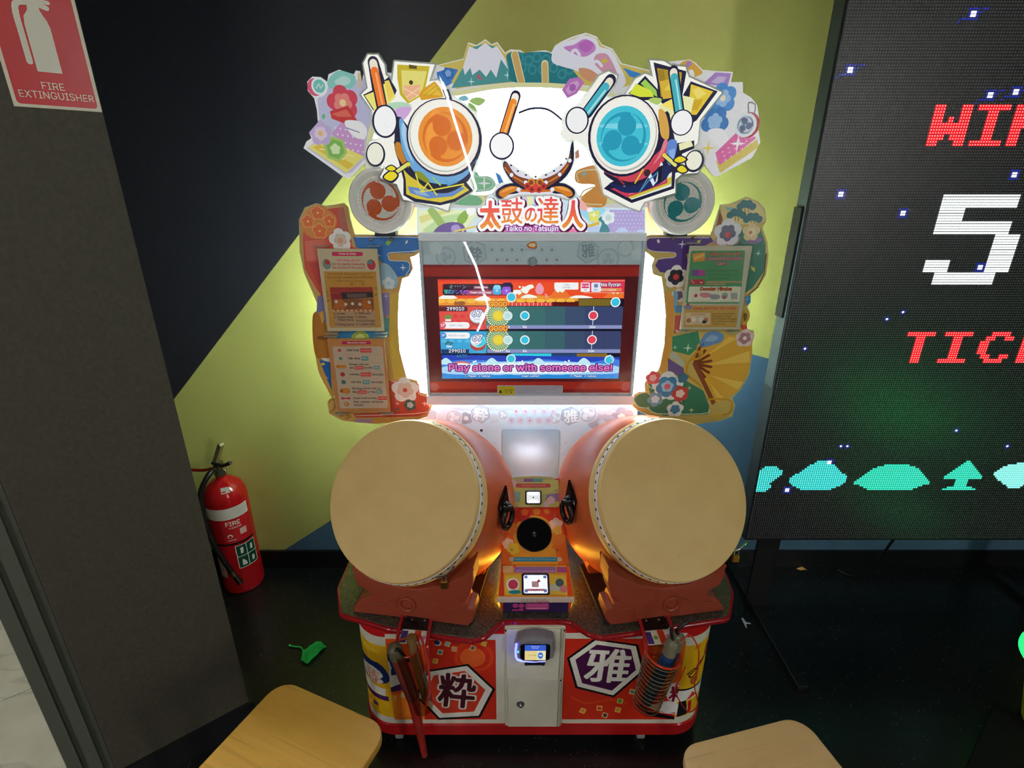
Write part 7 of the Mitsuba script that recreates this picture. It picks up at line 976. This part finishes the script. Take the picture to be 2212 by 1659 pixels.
for i, (dx, dy, lab) in enumerate(((.010, -.010, 'blue gripped drumstick in the right holder, nearest the middle of its mouth'), (.030, .008, 'blue gripped drumstick in the right holder, at the outer side of its mouth'))):
    st = thing('drumstick', lab, 'drumstick')
    u = -d / np.linalg.norm(d)
    p0 = np.array(b) + u * .02 + np.array([.006 * (i - .5), dy * .5, 0])
    p1 = np.array(a) + u * .012 + np.array([dx, dy, 0])
    add('grip', rod(p0, p1, .0155, .0175, 8), 'satin', '1f3f74', parent=st, label='blue grip tape')
    add('end', join(rod(p1, p1 + u * .03, .018, .018, 2), ball(.019, p1 + u * .034, 2)), 'gloss', '75705c', parent=st, label='grey rounded end')
    add('cord', tube(spline([p1 + u * .045, p1 + u * .06 + (-.012, -.008, .012), p1 + u * .07 + (-.016 + .03 * i, -.006, .03)], 6), .0045, 8), 'satin', '0e0e10', parent=st)
q = np.array(RIGHT_CORD)
add('cord', tube(spline(q, 8), .0018, 6), 'gloss', 'b83420', parent=RH, label='thin red hanging cord')

# ================================================================ fire extinguisher
ex = thing('fire_extinguisher', 'red fire extinguisher with a white band standing on the floor by the yellow wall', 'fire extinguisher')
EX, EY, ER = -1.200, 1.866, .082
A = frame((EX, EY, 0), (1, 0, 0), (0, 1, 0))
add('cylinder', put(lathe([(0, .006), (ER - .012, .0), (ER - .004, .004), (ER, .018), (ER, .455), (ER - .003, .475), (ER - .014, .502), (ER - .034, .522), (.026, .534), (.020, .540), (.020, .548), (0, .548)], 56), A), 'gloss', 'b0141a', parent=ex, label='red cylinder')
add('collar', put(lathe([(.021, .5485), (.023, .552), (.023, .566), (.016, .572), (.016, .598), (0, .6)], 24), A), 'metal', 'b8b09a', parent=ex)
vb = add('valve', rbox(EX - .016, EX + .014, EY - .014, EY + .014, .585, .612, .004), 'metal', 'a09888', parent=ex)
la = add('lever', put(loft(Polygon([(-.006, .608), (.008, .606), (.055, .690), (.050, .700), (.040, .698)]), [(.001, -.011), (0, -.010), (0, .010), (.001, .011)]), frame((EX - .012, EY, 0), (1, -.25, 0), (0, 0, 1))), 'metal', 'c8c4ba', parent=ex, label='chrome lever')
add('handle', tube(spline([(EX - .02, EY - .005, .607), (EX + .03, EY - .025, .606), (EX + .075, EY - .04, .628)], 6), [.0075] * 13, 8), 'satin', '15140f', parent=ex, label='black carry handle')
add('gauge', put(lathe([(0, 0), (.014, 0), (.016, .004), (.014, .010), (0, .009)], 20), frame((EX + .022, EY - .020, .575), (1, .3, 0), (0, 0, 1))), 'metal', 'c8c8c0', parent=ex)
add('pull_ring', tube([(EX + .028 + .012 * math.cos(q), EY - .022, .588 + .014 * math.sin(q)) for q in np.linspace(0, 2 * math.pi, 20, endpoint=False)], .0016, 6, True), 'metal', 'd0d0c8', parent=ex)
add('wall_hook', tube(spline([(EX - .02, EY + .01, .578), (EX - .07, EY + .01, .565), (EX - .13, EY + .02, .560)], 5), .0065, 8), 'gloss', 'a02018', parent=ex, label='red bracket arm')
hz = [(EX - .012, EY - .020, .585), (EX - .022, EY - .055, .570), (EX - .050, EY - .080, .50), (EX - .048, EY - .092, .38), (EX - .030, EY - .094, .26), (EX + .004, EY - .090, .145), (EX + .022, EY - .090, .105)]
add('hose', tube(spline(hz, 7), .0105, 12), 'satin', '0d0d0d', parent=ex, label='black hose')
add('hose_ferrule', rod((EX - .010, EY - .016, .587), (EX - .020, EY - .046, .574), .009, .011, 2), 'metal', 'a8a48c', parent=ex)
add('nozzle_ring', rod((EX + .010, EY - .0905, .131), (EX + .020, EY - .0905, .110), .0125, .0125, 2), 'metal', '9a8a5a', parent=ex)
add('nozzle', rod((EX + .020, EY - .0905, .110), (EX + .038, EY - .0905, .072), .010, .0125, 3), 'satin', '1a0e0c', parent=ex, label='black nozzle')


def round_print(name, art, r, parent, label=None, step=60):
    """print wrapped round the cylinder: s tenths of mm along its front from the middle, z up"""
    pcs = []
    for c, q, l in print_pieces(art):
        x0, _, x1, _ = q.bounds
        for k in range(int(x0 // step), int(x1 // step) + 1):
            pcs += [(c, s, l) for s in polys(q.intersection(box(k * step, -1e5, (k + 1) * step, 1e5)))]
    m, col = print_mesh(pcs, np.eye(4))
    th = m.vertices[:, 0] / r
    rr = r + m.vertices[:, 2]
    m.vertices = np.c_[EX + rr * np.sin(th), EY - rr * np.cos(th), m.vertices[:, 1]]
    return add(name, m, 'print', color=col, smooth=False, parent=parent, label=label)


round_print('white_band', [R_('d4ccc0', -1250, 3800, 1250, 4320)], ER + .0005, ex, 'white band')
round_print('red_label', [R_('c02028', 60, 2650, 1100, 3780), ('t', 'e8dcc8', 'FIRE', 500, 3560, 190, 0, 1, 'm', None, 0, 560), ('t', 'd8c0b0', 'EXTINGUISHER', 560, 3370, 70, 0, 1, 'm', None, 0, 520), R_('d8b0a0', 700, 2950, 980, 3250, 20), ('c', 'e0d4c0', 300, 3000, 100), ('c', 'c02028', 300, 2970, 60), R_('d8b8a8', 180, 2780, 500, 2830)], ER + .0005, ex, 'red label that reads FIRE')
round_print('strap', [R_('1a0c0c', -1240, 2560, 1240, 2650)], ER + .0012, ex, 'dark strap')
round_print('green_label', [R_('d8d8cc', 380, 1330, 1240, 2480), R_('12402c', 410, 1930, 800, 2450), R_('12402c', 830, 1930, 1210, 2450), R_('12402c', 410, 1360, 800, 1900), R_('12402c', 830, 1360, 1210, 1900), ('p', 'e4e4d8', [560, 2050, 660, 2050, 690, 2330, 560, 2330]), ('p', 'e4e4d8', [540, 1450, 720, 1450, 720, 1560, 650, 1700, 560, 1760]), ('p', 'e4e4d8', [960, 2050, 1080, 2050, 1080, 2330, 980, 2300]), ('p', 'e4e4d8', [960, 1480, 1080, 1480, 1100, 1700, 980, 1730])], ER + .0005, ex, 'green pictogram label')
round_print('white_label', [R_('b8a090', -560, 900, -180, 1850), R_('8a7068', -520, 1500, -220, 1540), R_('8a7068', -520, 1400, -220, 1440), R_('8a7068', -520, 1300, -220, 1340), R_('8a7068', -520, 1200, -220, 1240)], ER + .0005, ex)
add('tag', put(plate(rrect(-.016, -.013, .016, .013, .002), .001, .0002), frame((EX + .036, EY - .052, .506), (1, .55, 0), (-.28, .52, .8))), 'satin', 'c8c8bc', parent=ex, label='small white inspection tag')

# ================================================================ sign on the column
sg = thing('fire_extinguisher_sign', 'red and white FIRE EXTINGUISHER sign at the edge of the dark column', 'sign')
SM = frame((CO[0] + NF[0] * .0006, CO[1] + NF[1] * .0006, 0), (E2[0], E2[1], 0), (0, 0, 1))
add('plate', put(plate(rrect(-.1375, 1.8003, -.0005, 2.006, .001), .0022, .0004), SM), 'satin', 'd8d0bc', parent=sg)
printed('print', [('r', 'c4161e', [-1315, 18060, -65, 18060, -65, 20000, -1315, 20000], 60),
    ('p', 'd8d4c4', [-870, 18646, -497, 18646, -497, 19400, -520, 19520, -560, 19600, -590, 19680, -590, 19760, -760, 19760, -770, 19670, -850, 19560, -870, 19420]), R_('d8d4c4', -740, 19740, -620, 19830), ('l', 'd8d4c4', 90, [-640, 19800, -480, 19740]), ('l', 'd8d4c4', 70, [-640, 19850, -440, 19830]),
    ('m', 'd8d4c4', 95, [-700, 19800, -900, 19760, -950, 19600, -950, 19300, -948, 18800]),
    ('t', 'd8ccb4', 'FIRE', -700, 18388, 125, 0, 0, 'm', None, 0, 345), ('t', 'd8ccb4', 'EXTINGUISHER', -672, 18222, 125, 0, 0, 'm', None, 0, 1150)], up(SM, .0025), sg)

# ================================================================ large LED display
led = thing('led_display', 'large black LED dot display on a dark stand, reading WIN and TICKETS in red', 'display')
PIT, LX, LZ, LY = .00762, .8895, .410, 1.632
NC, NR = 186, 258
add('cabinet', fbox(.8835, LX + NC * PIT + .006, .402, LZ + NR * PIT + .006, LY + .0015, 1.700, .002), 'matte', '1c2022', parent=led)
add('module_face', fbox(.886, LX + NC * PIT + .003, .4045, LZ + NR * PIT + .003, LY, LY + .0014, .001, .0002), 'satin', '0d0d0f', parent=led, label='black module face')
add('side_trim', fbox(.8800, .8833, 1.02, LZ + NR * PIT, LY + .004, 1.692, .0005), 'matte', '2e3434', parent=led, label='aluminium edge')
add('side_bracket', fbox(.8715, .8798, 1.26, 1.60, LY + .012, 1.69, .002), 'matte', '08090a', parent=led)
FONT = {'W': ('1100011', '1100011', '1101011', '1111111', '1111111', '1110111', '1100011'), 'I': ('111111', '001100', '001100', '001100', '001100', '001100', '111111'), 'N': ('1100011', '1110011', '1111011', '1111111', '1101111', '1100111', '1100011'),
        'T': ('111111', '001100', '001100', '001100', '001100', '001100', '001100'), 'C': ('0011110', '0110011', '1100000', '1100000', '1100000', '0110011', '0011110'), 'K': ('1100011', '1100110', '1101100', '1111000', '1111100', '1101110', '1100111'), 'E': ('1111111', '1100000', '1100000', '1111100', '1100000', '1100000', '1111111'), 'S': ('0111100', '1100110', '1100000', '0111110', '0000011', '1100011', '0111110'),
        '5': ('1111110', '1100000', '1111110', '0000011', '0000011', '1100011', '0111110'), '0': ('0011100', '0100110', '1100011', '1100011', '1100011', '0110010', '0011100')}
lit = {}


def word(txt, x, ztop, k, gap, ink):
    c0, r0 = int(round((x - LX) / PIT - .5)), int(round((ztop - LZ) / PIT - .5))
    for ch in txt:
        g = FONT[ch]
        for r, row in enumerate(g):
            for c, on in enumerate(row):
                if on == '1':
                    for a in range(k):
                        for b in range(k):
                            lit[c0 + c * k + a, r0 - r * k - b] = ink
        c0 += (len(g[0])) * k + gap


word('WIN', 1.1935, 1.8656, 2, 2, 'red')
word('50', 1.2833, 1.6311, 5, 5, 'white')
word('TICKETS', 1.2858, 1.2161, 2, 4, 'red')


def blob(x, ztop, rows, ink):
    c0, r0 = int(round((x - LX) / PIT)), int(round((ztop - LZ) / PIT))
    for r, row in enumerate(rows):
        for a, b in row:
            for c in range(a, b):
                if 0 <= c0 + c < NC:
                    lit[c0 + c, r0 - r] = ink


# plain pixel clouds, hills and a tree along the foot of the display
blob(.886, .7176, [[(2, 8)], [(1, 9)], [(0, 11)], [(0, 11)], [(0, 11)], [(0, 10)], [(0, 9)], [(0, 8)], [(0, 7)], [(0, 6)], [(0, 7)], [(0, 7)], [(0, 6)], [(0, 5)]], 'aqua')
blob(1.001, .735, [[(11, 16)], [(10, 18)], [(8, 20)], [(7, 21)], [(6, 22)], [(5, 23)], [(4, 24)], [(2, 26)], [(1, 27)], [(0, 27)], [(0, 27)], [(0, 27)], [(1, 26)], [(2, 25)], [(4, 23)], [(6, 21)]], 'aqua')
blob(1.238, .7213, [[(12, 24)], [(9, 27)], [(7, 29)], [(6, 30)], [(5, 31)], [(4, 32)], [(3, 33)], [(2, 34)], [(1, 35)], [(0, 36)], [(0, 36)], [(3, 33)], [(5, 31)], [(7, 29)]], 'mint')
blob(1.540, .7364, [[(11, 13)], [(10, 14)], [(9, 15)], [(8, 16)], [(7, 17)], [(6, 18)], [(5, 19)], [(4, 20)], [(3, 21)], [(3, 21)], [(9, 15)], [(9, 15)], [(9, 15)], [(9, 15)], [(6, 18)], [(4, 20)]], 'mint')
blob(1.735, .7307, [[(9, 17)], [(5, 20)], [(3, 22)], [(2, 23)], [(1, 24)], [(0, 25)], [(0, 25)], [(1, 24)], [(2, 23)], [(3, 22)], [(5, 20)], [(6, 18)], [(8, 16)], [(9, 15)]], 'pale')
STARS = [(1.2247, 2.091, 3), (.92, 1.96, 2), (1.3277, 1.8984, 2), (1.3983, 1.9063, 3), (1.4686, 1.6933, 2), (.9698, 1.6401, 2), (1.1655, 1.5882, 2), (1.4497, 1.4302, 2), (1.2081, 1.259, 1), (1.2526, 1.2817, 1), (.9612, 1.1614, 1), (1.5524, .8642, 1), (1.157, .8011, 1), (1.1799, .8011, 1), (1.1318, .7438, 2), (.9971, .6255, 2), (1.75, .803, 1), (1.62, 1.95, 2), (1.9, 1.1, 2)]
for x, z, n in STARS:
    c0, r0 = int((x - LX) / PIT), int((z - LZ) / PIT)
    n = min(n, 2)
    for a in range(-1, n + 1):
        for b in range(-1, n + 1):
            if n == 2 or 0 in (a, b):
                lit.setdefault((c0 + a, r0 - b), 'halo')
    for a in range(n):
        for b in range(n):
            lit[c0 + a, r0 - b] = 'star'
    if z > 1.85:
        for t in range(1, 5):
            lit[c0 - t, r0 - 1 - t // 2] = 'halo'
            lit[c0 + 1 + t, r0 + t // 3] = 'halo'


def beads(cells, h, depth):
    """square LED packages as little truncated pyramids on the module face"""
    c = np.array(cells, float)
    x, z = LX + (c[:, 0] + .5) * PIT, LZ + (c[:, 1] + .5) * PIT
    q = np.array([(-1, -1), (1, -1), (1, 1), (-1, 1)], float)
    base = np.stack([x[:, None] + q[:, 0] * h, np.full((len(c), 4), LY - .0001), z[:, None] + q[:, 1] * h], -1)
    top = np.stack([x[:, None] + q[:, 0] * h * .86, np.full((len(c), 4), LY - depth), z[:, None] + q[:, 1] * h * .86], -1)
    v = np.concatenate([base, top], 1).reshape(-1, 3)
    one = np.array([(4, 5, 6), (4, 6, 7), (0, 1, 5), (0, 5, 4), (1, 2, 6), (1, 6, 5), (2, 3, 7), (2, 7, 6), (3, 0, 4), (3, 4, 7)])
    return tm(v, (one[None] + (np.arange(len(c)) * 8)[:, None, None]).reshape(-1, 3))


add('unlit_diodes', beads([(c, r) for c in range(NC) for r in range(NR) if (c, r) not in lit], .0019, .0016), 'satin', '66666c', smooth=False, parent=led, kind='stuff', label='dense grid of unlit grey diodes')
INK = {'red': ((1.0, .012, .02), 1.6, .0033), 'white': ((.90, 1.0, .97), 1.5, .0031), 'aqua': ((.03, .85, .78), 1.0, .0030), 'mint': ((.02, .90, .58), .95, .0030), 'pale': ((.30, 1.0, .85), 1.2, .0030), 'star': ((.72, .70, 1.0), 1.5, .0033), 'halo': ((.05, .08, .80), .42, .0026)}
NAMES = {'red': 'red letters WIN and TICKETS', 'white': 'large white number', 'aqua': 'aqua pixel shapes at the lower left', 'mint': 'mint green pixel shapes along the foot', 'pale': 'pale pixel shape at the right edge', 'star': 'scattered blue white dots', 'halo': 'dim blue dots round the stars'}
for ink, (col, gain, h) in INK.items():
    add('lit_diodes', beads([k for k, v_ in lit.items() if v_ == ink and 0 <= k[0] < NC and 0 <= k[1] < NR], h, .0018), 'screen_glass', smooth=False, parent=led, em=light(np.array(col) * gain, .6 if ink in ('white', 'red', 'mint', 'aqua') else .1), kind='stuff', label=NAMES[ink])
CORE = {'red': ((1.0, .62, .50), 1.6), 'aqua': ((.55, 1.0, 1.0), 1.2), 'mint': ((.45, 1.0, .85), 1.1)}
for ink, (col, gain) in CORE.items():
    m = beads([k for k, v_ in lit.items() if v_ == ink and 0 <= k[0] < NC and 0 <= k[1] < NR], .0013, .0023)
    add('diode_cores', m, 'screen_glass', smooth=False, parent=led, em=light(np.array(col) * gain, .1), kind='stuff', label='hot centres of the ' + NAMES[ink])
for x in (1.02, 2.20):
    l = add('stand_leg', fbox(x - .045, x + .045, .012, .60, 1.7005, 1.712, .003), 'satin', '0c0c0e', parent=led)
    add('foot', rbox(x - .022, x + .022, 1.32, 1.955, .0008, .026, .003), 'satin', '0b0b0d', parent=l)
add('cable', tube(spline([(1.55, 1.72, .42), (1.545, 1.78, .20), (1.53, 1.86, .04), (1.50, 1.93, .008)], 6), .005, 8), 'satin', '0c0c0c', parent=led, label='black cable under the display')

# ================================================================ stools
def stool(cx, cy, ang, mat, label):
    k = thing('stool', label, 'stool')
    M = frame((cx, cy, 0), (math.cos(ang), math.sin(ang), 0), (-math.sin(ang), math.cos(ang), 0))
    add('seat', put(loft(rrect(-.17, -.17, .17, .17, .052, 10), [(.006, .424), (.002, .426), (0, .430), (0, .444), (.002, .448), (.006, .450)]), M), mat, parent=k, label='square wooden seat with rounded corners')
    add('frame', put(loft(rrect(-.13, -.13, .13, .13, .03, 6), [(0, .404), (0, .4238)]), M), 'satin', '1a1a1c', parent=k)
    for sx in (-1, 1):
        for sy in (-1, 1):
            add('leg', put(tube([(sx * .115, sy * .115, .404), (sx * .135, sy * .135, .001)], .012, 12), M), 'satin', '1c1c1e', parent=k)
    return k


stool(-.513, .778, -.393, 'maple', 'honey brown square stool at the left front corner of the cabinet')
stool(.580, .695, .235, 'beech', 'pale pinkish square stool at the right front of the cabinet')

# ================================================================ small things on the floor
bl = thing('burst_balloon', 'shrivelled green balloon scrap on the black floor beside the cabinet', 'balloon')
o = np.array([-.792, 1.485, 0])
pts = np.array([(0, .0), (.05, .035), (.075, .02), (.06, -.01), (.035, -.055), (.01, -.04)])
pl = Polygon(pts).buffer(.004).segmentize(.008)
vv, ff = tri(pl.buffer(0))
m = trimesh.Trimesh(np.c_[vv, np.zeros(len(vv))], ff, process=False).subdivide().subdivide()
m.vertices[:, 2] = .004 + .022 * meshkit.fbm(np.c_[m.vertices[:, :2] * 55, np.zeros(len(m.vertices))], 3, 4) * np.clip(1.2 - 14 * np.abs(m.vertices[:, 0] - .035), .2, 1)
m.apply_translation(o)
add('skin', m, 'balloon', smooth=True, parent=bl)
add('neck', tube(spline([o + (0.0, 0.0, .006), o + (-.02, .018, .007), o + (-.045, .022, .006), o + (-.062, .026, .006)], 5), .0028, 8), 'satin', '2fae55', parent=bl)
add('knot', ball(.005, o + (-.064, .027, .006), 1), 'satin', '2fae55', smooth=True, parent=bl)


def scrap(x, y, z, pts, tone, label, cat='paper scrap', curl=.01):
    v, f = tri(Polygon(pts))
    m = trimesh.Trimesh(np.c_[v, np.zeros(len(v))], f, process=False).subdivide().subdivide()
    m.vertices[:, 2] = .001 + curl * (.5 + .5 * np.sin(m.vertices[:, 0] * 120 + 1)) * .5
    m = join(m, put(tm(m.vertices, m.faces[:, ::-1]), frame((0, 0, -.0004), (1, 0, 0), (0, 1, 0))))
    m.apply_translation((x, y, z))
    k = key_for('paper_scrap')
    add('paper_scrap', m, 'matte', tone, smooth=True, label=label, cat=cat)


scrap(1.341, 1.945, .0005, [(-.022, .004), (.012, .012), (.024, -.008), (-.006, -.012)], 'c89a58', 'tan paper scrap on the floor at the foot of the slate wall, under the display')
scrap(.953, 1.63, .0005, [(-.012, .02), (-.006, .022), (-.002, -.004), (.014, -.008), (.012, -.014), (-.006, -.012), (-.010, -.03), (-.014, -.028)], 'b8bec4', 'white scrap on the floor beside the display stand foot')
scrap(-.846, 1.255, .0005, [(-.012, .006), (.006, .010), (.012, -.006), (-.008, -.010)], '7fb8bc', 'pale blue scrap on the floor behind the honey brown stool')
add('floor_mat', loft(Polygon([(1.664, 1.284), (1.20, .925), (1.9, .55), (2.3, 1.0), (1.70, 1.20)]).buffer(-.004).buffer(.004), [(.001, .0005), (0, .002), (0, .007), (.002, .009)]), 'matte', '050506', label='black rubber mat on the floor at the right edge', cat='mat')
def tub(x, y, glow, label, base=0.0):
    tb = thing('glowing_tub', label, 'tub')
    A = frame((x, y, base), (1, 0, 0), (0, 1, 0))
    if base:
        add('pedestal', put(lathe([(0, .002), (.14, .002), (.14, .012), (.09, .03), (.09, base - .02), (.12, base + .003), (0, base + .003)], 40), frame((x, y, 0), (1, 0, 0), (0, 1, 0))), 'satin', '141416', parent=tb)
    add('body', put(lathe([(0, .004), (.10, .004), (.105, .008), (.150, .240), (.152, .252), (0, .252)], 56), A), 'satin', 'b8b428', parent=tb, label='tapered yellow body')
    add('lid', put(lathe([(.168, .2525), (.176, .258), (.176, .268), (.165, .280), (.12, .292), (.06, .297), (0, .298), (0, .2525)], 56), A), 'matte', '60ff90', parent=tb, em=light(np.array([.02, 1.0, .22]) * glow, .8), label='glowing green lid')
    add('knob', put(lathe([(.012, .2985), (.012, .31), (.022, .316), (.022, .326), (.012, .332), (0, .333)], 24), A), 'satin', '103018', parent=tb)


tub(1.788, 1.17, 1.1, 'yellow tub with a glowing green lid at the right edge of the picture')
tub(2.12, .60, 14.0, 'added unseen yellow tub with bright green lid on a black pedestal, right of camera', .24)  # added out of view, raised so its green glow reflects in the display
